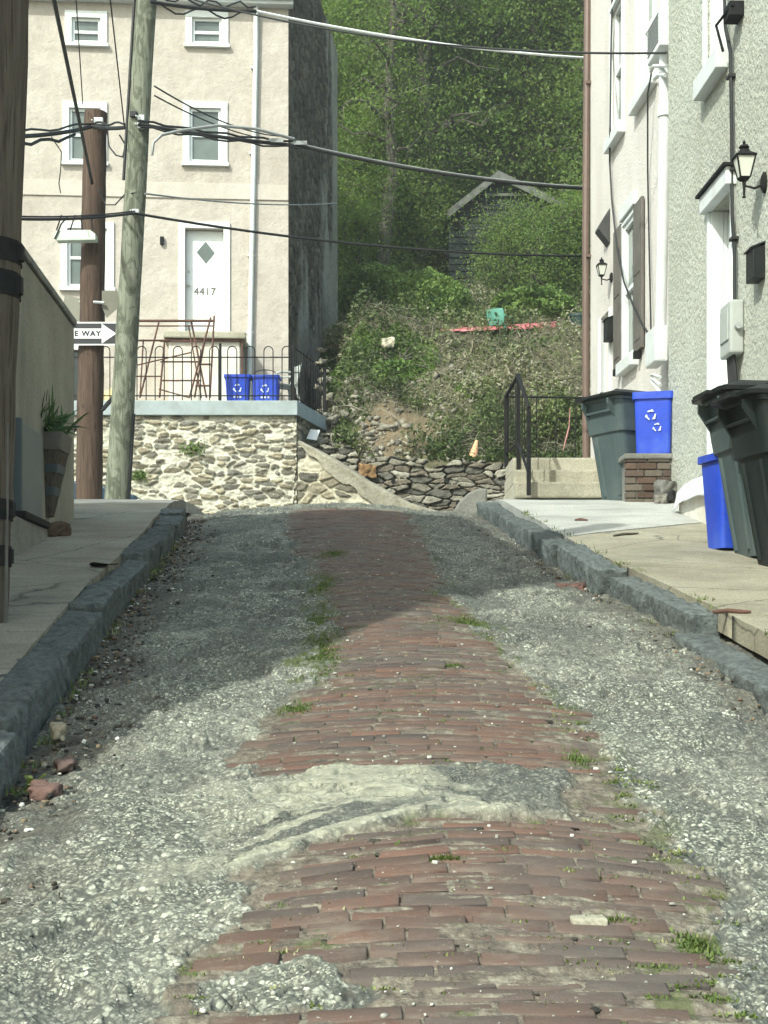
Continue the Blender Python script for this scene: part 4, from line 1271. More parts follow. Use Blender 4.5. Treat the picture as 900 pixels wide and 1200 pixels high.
def dry_wall():
    root = thing('dry_stone_wall', 'low dry stone wall of flat grey stones at the foot of the weedy bank', 'wall', FD.p(2, 0, 2.66))
    def top(s):
        return CZ + (750 - np.interp(s, [0, 0.5, 1.2, 2.0, 3.1, 6], [520, 538, 543, 545, 540, 540])) * 27.5 / F + (vnoise(s * 4.0, s * 0, 281) - 0.5) * 0.22
    pal = [(0.21, 0.195, 0.155), (0.28, 0.265, 0.215), (0.145, 0.14, 0.12), (0.33, 0.31, 0.255), (0.18, 0.155, 0.12)]
    rubble_wall('stone_face', FD, -0.7, 8.0, 2.6, top, MT['rubble'], root, cell=(0.33, 0.105), mortar=(0.10, 0.09, 0.07), pal=pal, seed=291, proud=0.10, gap=(0.03, 0.13), split=0.97, dark=0.6)
    for px, py in ((461, 564), (523, 563), (537, 589)):
        s, z = FD.hit(px, py, 0.08)
        b = MB(); b.tube([FD.p(s, -0.1, z), FD.p(s, 0.12, z)], 0.045, 10); b.build('drain_pipe', MT['iron'], root, smooth=30)


dry_wall()


# ------------------------------------------------------------------ left side of the street
FG = Frame((-2.72, 13.0), (-0.055 * -1, -1), (1, 0.055))   # garden-wall face, s runs back towards the camera


def shed_left():
    z1 = CZ + (750 - 375) * 13.0 / F
    root = thing('stucco_garden_wall', 'grey stained stucco side of a low outbuilding with a flat top beside the wooden planter', 'wall', FG.p(1.5, -1.5, 1.6))
    b = MB()
    P = [FG.p(0, 0, 0), FG.p(3.05, 0, 0), FG.p(3.05, -4, 0), FG.p(0, -4, 0)]
    b.prism([p + Vector((0, 0, 1.0)) for p in P], (0, 0, z1 - 1.06)); b.build('wall', MT['stucco_g'], root, bevel=0.03)
    b = MB(); P = [FG.p(-0.02, 0.02, 0), FG.p(3.05, 0.02, 0), FG.p(3.05, -4.0, 0), FG.p(-0.02, -4.0, 0)]
    b.prism([p + Vector((0, 0, z1 - 0.058)) for p in P], (0, 0, 0.06)); b.build('capping', MT['conc_grey'], root, bevel=0.015)


shed_left()


def near_house():
    """the house just left of the picture, whose shadow lies on the street"""
    root = thing('grey_rowhouse', 'grey stucco rowhouse standing hard against the left pavement below the outbuilding', 'house', (-4.5, 5.8, 0.9))
    fr = Frame((-2.78, 9.85), (0.0, -1), (1, 0))
    wn = [(1.0, 1.9, 3.2, 4.6), (3.4, 4.3, 3.0, 4.4), (1.0, 1.9, 5.9, 7.2), (3.4, 4.3, 5.9, 7.2)]
    S1 = 5.62; ZT = 7.95
    b = MB(); fr.wall(b, 0, S1, -0.5, ZT, wn, 0.15)
    for s, zt in ((0, ZT), (S1, ZT)): b.add([fr.p(s, 0, -0.5), fr.p(s, -6, -0.5), fr.p(s, -6, zt), fr.p(s, 0, zt)], [(0, 1, 2, 3)])
    b.add([fr.p(0, -6, -0.5), fr.p(S1, -6, -0.5), fr.p(S1, -6, ZT), fr.p(0, -6, ZT)], [(0, 1, 2, 3)])
    b.build('wall', MT['stucco_g'], root)
    for w in wn: add_window(fr, root, *w)
    b = MB(); fr.box(b, -0.05, S1 + 0.05, -6.05, 0.04, ZT, ZT + 0.12); b.build('roof', MT['roofing'], root)
    # unseen wing added at its lower end, sloped to shape the road shadow
    b = MB(); b.loft([[fr.p(S1 + 0.003, d, 0), fr.p(S1 + 1.45, d, 0), fr.p(S1 + 1.45, d, 3.5), fr.p(S1 + 0.003, d, 6.6)] for d in (0, -5)]); b.build('shadow_wing', MT['stucco_g'], root)


near_house()


# ---- concrete base, cabinet, planter
FB = Frame((-2.55, 11.3), (0.055, -1), (1, 0.055))


def planter_group():
    z = 2.14
    b = MB(); b.prism([FB.p(0, 0.0, 1.5), FB.p(2.0, 0.0, 1.5), FB.p(2.0, -0.28, 1.5), FB.p(0, -0.28, 1.5)], (0, 0, z - 1.5))
    tag(b.build('concrete_ledge', MT['conc_grey'], bevel=0.02), 'low grey concrete ledge against the outbuilding wall carrying a grey cabinet', 'ledge')
    s0 = 0.16; s1 = 1.0; zt = CZ + (750 - 512) * 11.2 / F
    root = thing('steel_cabinet', 'flat grey metal cabinet with a slate edge standing on the concrete base', 'cabinet', FB.p(0.6, -0.12, z))
    b = MB(); FB.box(b, s0, s1, -0.20, -0.03, z + 0.055, zt); b.build('case', MT['cabinet'], root, bevel=0.008)
    b = MB(); FB.box(b, s1 + 0.002, s1 + 0.05, -0.20, -0.02, z + 0.055, zt + 0.005); b.build('end_panel', MT['cabinet_d'], root, bevel=0.006)
    b = MB(); FB.box(b, s0 - 0.03, s1 + 0.10, -0.23, 0.02, z + 0.002, z + 0.054); b.build('plinth', MT['iron'], root, bevel=0.01)
    # tapered wooden planter
    c = W(62, 610, 11.65); loc = (W(54, 0, 11.75).x, 11.62, CZ + (750 - 605) * 11.6 / F)
    root = thing('wooden_planter', 'tapered dark wooden planter with a paler top band beside the grey cabinet', 'planter', loc)
    b = MB(); h = 0.64
    secs = []
    for t in np.linspace(0, 0.80, 6):
        hw = 0.08 + 0.118 * t
        secs.append(rrect(hw, hw, 0.02, h * t))
    b.loft(secs); b.build('box', MT['plankwood'], root, world=False, smooth=30)
    b = MB()
    for t in (0.25, 0.52): 
        hw = 0.08 + 0.118 * t + 0.004
        b.loft([rrect(hw, hw, 0.02, h * t), rrect(hw + 0.012, hw + 0.012, 0.02, h * (t + 0.10))], True, True)
    b.build('slat', MT['cabinet_d'], root, world=False)
    b = MB(); b.loft([rrect(0.182, 0.182, 0.02, h * 0.785), rrect(0.198, 0.198, 0.02, h), rrect(0.17, 0.17, 0.02, h), rrect(0.14, 0.14, 0.02, h * 0.93)]); b.build('top_band', MT['shutter'], root, world=False, bevel=0.004)
    b = MB(); b.loft([rrect(0.14, 0.14, 0.02, h * 0.931), rrect(0.08, 0.08, 0.02, h * 0.95)]); b.build('soil', MT['soil'], root, world=False)
    # spiky potted plant
    rng = np.random.default_rng(41); V = []; Fc = []; C = []
    base = Vector((loc[0], loc[1], loc[2] + h * 0.95))
    for i in range(260):
        a = rng.random() * 2 * math.pi; lean = rng.random() ** 0.8 * 1.25; L = 0.26 + 0.22 * rng.random()
        p0 = base + Vector((rng.normal() * 0.10 - 0.10, rng.normal() * 0.07 - 0.04, 0.03)); d = Vector((math.cos(a) * math.sin(lean), math.sin(a) * math.sin(lean), math.cos(lean)))
        side = d.cross(Vector((rng.normal(), rng.normal(), rng.normal()))).normalized(); w = 0.012 + 0.008 * rng.random()
        b0 = len(V)
        for t in (0, 0.4, 0.75, 1.0):
            q = p0 + d * L * t + Vector((0, 0, -0.10 * lean * t * t * L / 0.3)); ww = w * (1 - t) ** 0.6 if t else w * 0.8
            V.append(q - side * ww); V.append(q + side * ww)
        for k in range(3): Fc.append([b0 + 2 * k, b0 + 2 * k + 1, b0 + 2 * k + 3, b0 + 2 * k + 2]); C.append([rng.random()] * 3)
    tag(np_mesh('spiky_plant', np.array([tuple(v) for v in V]), Fc, MT['leaf_p'], loc=tuple(base), fcol=np.array(C)), 'dark green spiky leaved plant spilling from the wooden planter', 'plant')
    rng = np.random.default_rng(44)
    p = W(64, 634, 11.3)
    v, f_, c_ = stone_block(rng, (0, 0, 0.045), 0.16, 0.22, 0.11, 0.5, 0.1, n=(12, 12, 8), rough=0.03, col=(0.12, 0.082, 0.06))
    tag(np_mesh('brown_stone', np.array([tuple(q) for q in v]) + np.array((p.x, p.y, float(zs(p.y)) + 0.01)), f_, MT['rock'], fcol=np.array(c_), loc=(p.x, p.y, float(zs(p.y))), smooth=True), 'brown rounded stone at the foot of the planter on the left pavement', 'stone')


planter_group()


# ------------------------------------------------------------------ poles
def pole(name, label, base, top, r0, r1, mat, extra=None, n=18):
    base = Vector(base); top = Vector(top)
    root = thing(name, label, 'utility pole', base)
    b = MB(); k = 26; pts = []; rs = []
    rng = random.Random(int(base.x * 100))
    for i in range(k + 1):
        t = i / k
        pts.append(base.lerp(top, t) + Vector((rng.uniform(-1, 1), rng.uniform(-1, 1), 0)) * 0.006); rs.append(r0 + (r1 - r0) * t + rng.uniform(-0.003, 0.003))
    b.tube(pts, rs, n); b.build('shaft', MT[mat], root, smooth=45)
    return root


def pt_on(base, top, z):
    base = Vector(base); top = Vector(top); return base.lerp(top, (z - base.z) / (top.z - base.z))


# near pole at the left edge of the picture
PB0, PT0 = (-1.997, 7.2, 1.3), (-1.76, 7.2, 8.0)
rt = pole('utility_pole', 'dark weathered wooden pole with metal straps cut off by the left edge of the photo', PB0, PT0, 0.16, 0.155, 'pole_old')
for py, hh in ((298, 0.055), (336, 0.06), (598, 0.05), (652, 0.05)):
    z = CZ + (750 - py) * 7.2 / F; c = pt_on(PB0, PT0, z)
    b = MB(); b.lathe([(0.158, -hh), (0.166, -hh), (0.166, hh), (0.158, hh)], 20, c); b.box((c.x + 0.165, c.y - 0.02, c.z), (0.03, 0.05, hh * 1.4))
    b.build('strap', MT['iron'], rt, smooth=30)
b = MB(); b.tube([(PB0[0] + 0.165, 7.15, 1.35), (PB0[0] + 0.17, 7.15, 2.0), (PB0[0] + 0.172, 7.14, 2.35)], 0.014, 6); b.build('conduit', MT['shutter'], rt, smooth=True)

# brown pole that carries the signs
PB1, PT1 = tuple(W(103, 583, 20.0)), tuple(W(112, 132, 20.0)); PB1 = (PB1[0], 20.0, 2.7)
rt1 = pole('utility_pole', 'short red brown wooden pole carrying the one way sign', PB1, PT1, 0.185, 0.155, 'pole_brown')
# pale green pole beside it
PB2, PT2 = tuple(W(135, 590, 19.0)), tuple(W(178, -110, 19.0)); PB2 = (PB2[0], 19.0, 2.7)
rt2 = pole('utility_pole', 'tall pale green treated wooden pole leaning right with a black cable down its side', PB2, PT2, 0.155, 0.125, 'pole_green')
b = MB()
b.tube([pt_on(PB2, PT2, z) + Vector((-0.155 + 0.0015 * (z - 5), -0.03, 0)) for z in np.linspace(7.2, 11, 8)], 0.022, 6)
b.build('riser_cable', MT['cable'], rt2, smooth=True)
b = MB(); b.tube([pt_on(PB2, PT2, z) + Vector((0.15, -0.03, 0)) for z in np.linspace(2.75, 4.2, 5)], 0.03, 6)
b.build('riser_cable', MT['cable'], rt2, smooth=True)
for z, m_ in ((8.0, 'cable'), (7.85, 'galv'), (6.75, 'galv'), (7.95, 'galv')):
    c = pt_on(PB2, PT2, z); b = MB(); b.box((c.x + (0.05 if m_ == 'galv' else -0.05), c.y - 0.15, c.z), (0.09, 0.06, 0.07)); b.tube([(c.x, c.y - 0.14, c.z), (c.x, c.y - 0.24, c.z)], 0.012, 6)
    b.build('cable_clamp', MT[m_], rt2, bevel=0.006)
c = pt_on(PB1, PT1, 8.25); b = MB(); b.box((c.x + 0.08, c.y - 0.18, c.z), (0.12, 0.06, 0.09)); b.tube([(c.x, c.y - 0.15, c.z), (c.x, c.y - 0.24, c.z)], 0.012, 6); b.build('cable_clamp', MT['galv'], rt1, bevel=0.006)
b = MB()
for sgn in (1, -1):
    for k in range(4):
        z = 5.0 - k * 0.37
        c = pt_on(PB1, PT1, max(2.8, z)); 
c = pt_on(PB1, PT1, 4.35); b.tube([(c.x - 0.45, c.y + 0.15, 3.9), (c.x - 0.17, c.y - 0.05, 4.18), (c.x + 0.19, c.y - 0.05, 4.42), (c.x + 0.34, c.y + 0.1, 4.65)], 0.03, 6); b.build('brace_cable', MT['cable'], rt1, smooth=True)


# ---- signs
def one_way():
    c = W(100.5, 391, 19.78); Y = 19.78
    w, h = 0.905, 0.31
    root = thing('one_way_sign', 'black and white ONE WAY sign with a white arrow pointing right on the brown pole', 'sign', (c.x, Y, c.z))
    fr = Frame((c.x, Y), (1, 0), (0, -1))
    def rr(hw, hh, r, d): return [fr.p(v.x, d, c.z + v.y) for v in rrect(hw, hh, r, 0)]
    b = MB(); b.loft([rr(w / 2, h / 2, 0.03, 0), rr(w / 2, h / 2, 0.03, 0.004)]); b.build('plate', MT['signwhite'], root)
    b = MB(); b.loft([rr(w / 2 - 0.018, h / 2 - 0.018, 0.02, 0.0045), rr(w / 2 - 0.018, h / 2 - 0.018, 0.02, 0.006)]); b.build('black_field', MT['signblack'], root)
    b = MB(); ah = 0.066; x0, x1, x2 = -w / 2 + 0.07, 0.215, w / 2 - 0.045; hh = h / 2 - 0.022
    b.prism([fr.p(x, 0.0065, c.z + z) for x, z in ((x0, -ah), (x1, -ah), (x1, -hh), (x2, 0), (x1, hh), (x1, ah), (x0, ah))], (0, -0.002, 0)); b.build('arrow', MT['signwhite'], root)
    text_mesh('lettering', 'ONE WAY', 0.10, 'signblack', root, frame_matrix(fr, -0.065, 0.0095, c.z - 0.003), thick=0.001, space=1.2, bold=0.005)
    b = MB(); cp = pt_on(PB1, PT1, c.z); b.box((cp.x, (Y + cp.y - 0.15) / 2, c.z), (0.05, abs(cp.y - 0.15 - Y) + 0.01, 0.26)); b.build('bracket', MT['galv'], root)


one_way()


def sign_back(pts, Y, label, bolt, yaw):
    P = [W(x, y, Y) for x, y in pts]
    cx = sum((p for p in P), Vector()) / len(P)
    P = [cx + Matrix.Rotation(yaw, 3, 'Z') @ (p - cx) for p in P]
    root = thing('road_sign', label, 'sign', cx)
    b = MB(); b.prism(P, Matrix.Rotation(yaw, 3, 'Z') @ Vector((0, 0.006, 0))); b.build('plate', MT['signback'], root, bevel=0.002)
    q = W(bolt[0], bolt[1], Y - 0.06)
    b = MB(); b.tube([q + Vector((-0.05, 0, 0.0)), q + Vector((0.09, 0, -0.01))], 0.02, 8); b.build('bracket', MT['galv'], root, smooth=30)


sign_back([(119.5, 341), (138, 341), (144, 350), (139, 360), (125, 373), (119.5, 360)], 19.85, 'olive grey back of a road sign on the right of the brown pole', (114, 354), 0.15)
sign_back([(75, 344), (96, 351), (96, 376), (83, 378), (71, 367)], 20.3, 'dark back of a road sign on the left of the brown pole', (97, 354), -0.3)


def splice_box():
    Y = 19.6; root = thing('splice_box', 'pale green cable box hanging in the wires left of the brown pole', 'cable box', W(88, 276, Y))
    b = MB()
    P = [W(63, 277, Y), W(66, 282, Y), W(112, 281, Y), W(112, 274, Y), W(105, 269, Y), W(66, 270, Y)]
    b.prism(P, (0, 0.16, 0)); b.build('case', MT['housing'], root, bevel=0.012)
    b = MB()
    for x in (66, 82, 97, 109): b.tube([W(x, 270, Y + 0.08), W(x + (4 if x < 90 else -2), 258, Y + 0.05), W(x + 6, 252, Y)], 0.010, 5)
    b.tube([W(64, 280, Y - 0.01), W(72, 262, Y - 0.01), W(80, 253, Y)], 0.012, 5)
    b.build('hanger', MT['cable'], root, smooth=True)


splice_box()


# ------------------------------------------------------------------ parked car beyond the crest
def parked_car():
    x1 = W(174, 0, 22.3).x; L = 4.4; z = 2.66; y0, y1 = 21.5, 23.2
    root = thing('parked_car', 'dark blue grey car parked along the cross street behind the poles', 'car', (x1 - L / 2, 22.35, z))
    prof = [(0, 0.32), (0.02, 0.62), (0.10, 0.76), (0.55, 0.90), (1.15, 1.0), (1.25, 1.02), (3.7, 1.02), (4.25, 0.98), (4.4, 0.8), (4.4, 0.3)]
    b = MB(); secs = []
    for t, ins in ((0, 0.06), (0.08, 0.0), (0.92, 0.0), (1, 0.06)):
        y = y0 + (y1 - y0) * t
        secs.append([Vector((x1 - x - (ins if x < 0.2 else -ins if x > 4.3 else 0), y, z + h - (ins * 0.8 if h > 0.5 else 0))) for x, h in prof])
    b.loft(secs); b.build('body', MT['car'], root, smooth=35)
    b = MB(); roof = [(1.2, 1.0), (1.95, 1.42), (3.1, 1.45), (3.95, 1.02)]
    b.loft([[Vector((x1 - x, y0 + 0.12 + (0.10 if h > 1.2 else 0), z + h)) for x, h in roof], [Vector((x1 - x, y1 - 0.12 - (0.10 if h > 1.2 else 0), z + h)) for x, h in roof]])
    b.build('glasshouse', MT['glass_d'], root)
    b = MB(); b.loft([[Vector((x1 - x, y, z + h)) for x, h in ((1.98, 1.425), (3.1, 1.455), (3.1, 1.48), (1.98, 1.45))] for y in (y0 + 0.2, y1 - 0.2)]); b.build('roof', MT['car'], root, bevel=0.01)
    for x in (0.85, 3.5):
        for y in (y0 + 0.09, y1 - 0.09):
            b = MB(); b.tube([(x1 - x, y - 0.1, z + 0.32), (x1 - x, y + 0.1, z + 0.32)], 0.315, 20); w = b.build('wheel', MT['rubber'], root, smooth=30)
            b = MB(); b.tube([(x1 - x, y - 0.115, z + 0.32), (x1 - x, y - 0.101, z + 0.32)], 0.2, 16); b.build('rim', MT['galv'], w, smooth=30)
    for y in (y0 + 0.25, y1 - 0.25):
        b = MB(); b.box((x1 - 0.035, y, z + 0.64), (0.06, 0.32, 0.12)); b.build('headlight', MT['lampglass'], root, bevel=0.02)


parked_car()
# ------------------------------------------------------------------ right side of the street
FS1 = Frame((2.885, 15.0), (-0.032, 1), (-1, -0.032))     # roughcast house: s<0 runs towards the camera
FP = Frame((3.15, 15.0), (-0.052, 1), (-1, -0.052))      # pink house
PEND = FP.hit(692, 300)[0]


def roughcast_house():
    root = thing('roughcast_house', 'house with thick pale roughcast stucco behind the wheeled bins', 'house', FS1.p(-4, -3, 2.2))
    win = px_rect(FS1, 829, 850, -45, 70)
    z0w = FS1.hit(840, 72)[1]
    win = (win[0], win[1], z0w, z0w + 1.5)
    sD = FS1.hit(833.5, 400)[0]; eD = FS1.hit(860, 400)[0]
    door = (eD + 0.02, sD - 0.02, float(zs(13.0)) + 0.20, FS1.hit(845, 236)[1])
    b = MB(); FS1.wall(b, -9, 0, 0.5, 10.8, [win, door], 0.2)
    for s in (-9, 0): b.add([FS1.p(s, 0, 0.5), FS1.p(s, -7, 0.5), FS1.p(s, -7, 10.8), FS1.p(s, 0, 10.8)], [(0, 1, 2, 3)])
    b.add([FS1.p(s, -7, z) for s, z in ((-9, 0.5), (0, 0.5), (0, 10.8), (-9, 10.8))], [(0, 1, 2, 3)])
    b.build('wall', MT['stucco_r'], root)
    b = MB(); FS1.box(b, -9.05, 0.02, -7.05, 0.10, 10.8, 10.95); b.build('roof', MT['roofing'], root)
    wo = add_window(FS1, root, *win, cas=0.05, sill=False, depth=0.16)
    b = MB(); FS1.box(b, win[0] - 0.10, win[1] + 0.10, -0.02, 0.11, win[2] - 0.20, win[2] - 0.022); b.build('sill', MT['white_d'], wo, bevel=0.01)
    # door with white frame and projecting head
    b = MB(); s0, s1, z0, z1 = door
    FS1.box(b, s0 - 0.07, s0, -0.1, 0.03, z0, z1); FS1.box(b, s1, s1 + 0.07, -0.1, 0.03, z0, z1)
    FS1.box(b, s1 - 0.028, s1 - 0.003, -0.139, -0.103, z0, z1 - 0.002); FS1.box(b, s0 + 0.003, s0 + 0.028, -0.139, -0.103, z0, z1 - 0.002); FS1.box(b, s1 - 0.026, s1 - 0.004, -0.1, 0.01, z0, z1 - 0.002)
    b.build('door_frame', MT['white'], root, bevel=0.004)
    b = MB(); FS1.box(b, s0 - 0.10, s1 + 0.10, -0.1, 0.09, z1 + 0.001, z1 + 0.15); b.build('door_head', MT['white_d'], root, bevel=0.01)
    b = MB(); FS1.box(b, s0 - 0.13, s1 + 0.13, -0.05, 0.12, z1 + 0.151, z1 + 0.175); b.build('flashing', MT['iron'], root)
    b = MB(); FS1.box(b, s0 + 0.01, s1 - 0.01, -0.185, -0.14, z0, z1 - 0.01)
    dr = b.build('door', MT['white'], root, bevel=0.005)
    b = MB()
    for a, c in ((0.12, 0.45), (0.55, 0.88)):
        for e, g in ((0.08, 0.42), (0.50, 0.92)):
            FS1.box(b, s0 + (s1 - s0) * a, s0 + (s1 - s0) * c, -0.142, -0.128, z0 + (z1 - z0) * e, z0 + (z1 - z0) * g)
    b.build('panel', MT['white_d'], dr, bevel=0.006)
    # cast shadowless details fixed to the wall
    cab = []
    for px, py, d in ((848, -60, 0.05), (850, 30, 0.05), (856, 60, 0.04), (857.5, 150, 0.035), (858, 250, 0.035), (861, 300, 0.035), (861, 340, 0.035), (861, 366, 0.06)):
        s, z = FS1.hit(px, py, d); cab.append(FS1.p(s, d, z))
    b = MB(); b.tube(cab, 0.014, 7); b.tube([p + Vector((0.0, 0.03, 0)) for p in cab], 0.009, 6)
    for px, py in ((856.5, 90), (858, 200), (860, 280)):
        s, z = FS1.hit(px, py, 0.03); FS1.box(b, s - 0.05, s + 0.05, 0, 0.06, z - 0.012, z + 0.012)
    b.build('service_cable', MT['cable'], root, smooth=True)
    s, z = FS1.hit(852, 14, 0.12)
    b = MB(); FS1.box(b, s - 0.09, s + 0.11, 0.0, 0.12, z - 0.06, z + 0.06); b.tube([FS1.p(s - 0.1, 0.1, z + 0.02), FS1.p(s + 0.2, 0.16, z - 0.03), FS1.p(s + 0.2, 0.10, z - 0.25)], 0.014, 6)
    b.build('cable_bracket', MT['iron'], root, bevel=0.01)


roughcast_house()


def electric_meter():
    s0, z0 = FS1.hit(872, 414, 0.0); s1 = FS1.hit(849, 414, 0.0)[0]; z1 = FS1.hit(860, 361, 0.0)[1]
    sc = (FS1.hit(866, 390, 0.0)[0])
    root = thing('electric_meter', 'grey electric meter box on the roughcast wall above the wheeled bins', 'meter box', FS1.p(sc, 0, z0))
    w = 0.17
    b = MB(); FS1.box(b, sc - w, sc + w, 0.002, 0.12, z0, z1); b.build('case', MT['meter'], root, bevel=0.025, seg=3)
    b = MB(); FS1.box(b, sc - w * 0.75, sc + w * 0.75, 0.12, 0.132, z0 + 0.12, z1 - 0.06); b.build('cover', MT['meter'], root, bevel=0.01)
    b = MB(); b.tube([FS1.p(sc - w - 0.0, 0.06, (z0 + z1) / 2), FS1.p(sc - w - 0.05, 0.06, (z0 + z1) / 2)], 0.03, 10); b.build('latch', MT['galv'], root, smooth=30)
    b = MB()
    for k in range(4):
        s = sc - 0.09 + 0.055 * k
        b.tube([FS1.p(s, 0.07, z0), FS1.p(s + 0.01 * k, 0.05, z0 - 0.2), FS1.p(s + 0.05 - 0.03 * k, 0.03, z0 - 0.5)], 0.016, 6)
    b.build('conduit', MT['cable'], root, smooth=True)


electric_meter()


def coach_lamp(name, fr, px, py, s, label, out=0.24):
    """wall lantern: back plate, arm, tapered four sided lantern, finial, tail"""
    sc, zc = fr.hit(px, py, out)
    root = thing(name, label, 'wall lamp', fr.p(sc, 0, zc))
    P = lambda ds, d, dz: fr.p(sc + ds * s, d, zc + dz * s)
    zm = -0.16
    b = MB()
    for k in range(7):
        pass
    b.loft([[P(0.075 * math.cos(a) * q, dd, zm + 0.02 + 0.12 * math.sin(a) * q) for a in [2 * math.pi * i / 16 for i in range(16)]] for dd, q in ((0.002, 1), (0.018, 1), (0.035, 0.6))])
    b.build('back_plate', MT['iron'], root, smooth=40)
    b = MB(); b.tube([P(0, 0.02, zm), P(0, out * 0.5, zm - 0.045), P(0, out * 0.95, zm - 0.02), P(0, out, -0.10)], [0.016 * s, 0.014 * s, 0.014 * s, 0.02 * s], 8)
    b.tube([P(0, out, -0.10), P(0, out, -0.20), P(0, out, -0.29), P(0, out, -0.31)], [0.026 * s, 0.016 * s, 0.013 * s, 0.026 * s], 8); b.build('arm', MT['iron'], root, smooth=True)
    def ring(hw, z): return [fr.p(sc + a * hw * s, out + c * hw * s, zc + z * s) for a, c in ((-1, -1), (1, -1), (1, 1), (-1, 1))]
    b = MB(); b.loft([ring(0.052, -0.095), ring(0.098, 0.135)]); b.build('glass', MT['lampglass'], root)
    b = MB(); b.loft([ring(0.035, -0.125), ring(0.062, -0.095), ring(0.062, -0.085)]); b.loft([ring(0.112, 0.132), ring(0.118, 0.15), ring(0.05, 0.20), ring(0.045, 0.225)])
    for a, c in ((-1, -1), (1, -1), (1, 1), (-1, 1)):
        b.tube([fr.p(sc + a * 0.056 * s, out + c * 0.056 * s, zc - 0.09 * s), fr.p(sc + a * 0.104 * s, out + c * 0.104 * s, zc + 0.135 * s)], 0.010 * s, 5)
    cc = fr.p(sc, out, zc)
    b.lathe([(0.03 * s, 0.22 * s), (0.06 * s, 0.25 * s), (0.045 * s, 0.275 * s), (0.012 * s, 0.285 * s), (0.02 * s, 0.305 * s), (0.004 * s, 0.335 * s)], 10, cc)
    b.build('lantern_frame', MT['iron'], root, smooth=30)
    return root


coach_lamp('wall_lamp', FS1, 872, 199, 0.70, 'black coach lantern with frosted glass on the pale roughcast wall', 0.17)
coach_lamp('wall_lamp', FP, 705, 318, 0.55, 'small black lantern on the pink house beside its far door', 0.14)


def mailbox(name, fr, px0, px1, py0, py1, out, w, label):
    zt = fr.hit((px0 + px1) / 2, py0, out)[1]; zb = fr.hit((px0 + px1) / 2, py1, out)[1]
    sc = fr.hit(px1, (py0 + py1) / 2, 0.0)[0]
    root = thing(name, label, 'mailbox', fr.p(sc, 0, zb))
    b = MB(); fr.box(b, sc, sc + w, 0.003, out, zb, zt - 0.03); b.build('box', MT['lid'], root, bevel=0.008)
    b = MB(); b.hexa([fr.p(s, d, z + o) for s in (sc - 0.01, sc + w + 0.01) for d, z in ((0.003, zt), (out + 0.015, zt - 0.045)) for o in (-0.012, 0.004)]); b.build('lid', MT['lid'], root, bevel=0.003)
    return root


mailbox('mailbox', FS1, 881, 897, 276, 320, 0.10, 0.2, 'black metal mailbox below the coach lantern on the roughcast wall')
mailbox('mailbox', FP, 708, 721, 365, 394, 0.11, 0.22, 'black mailbox on the pink house between its door and a shutter')


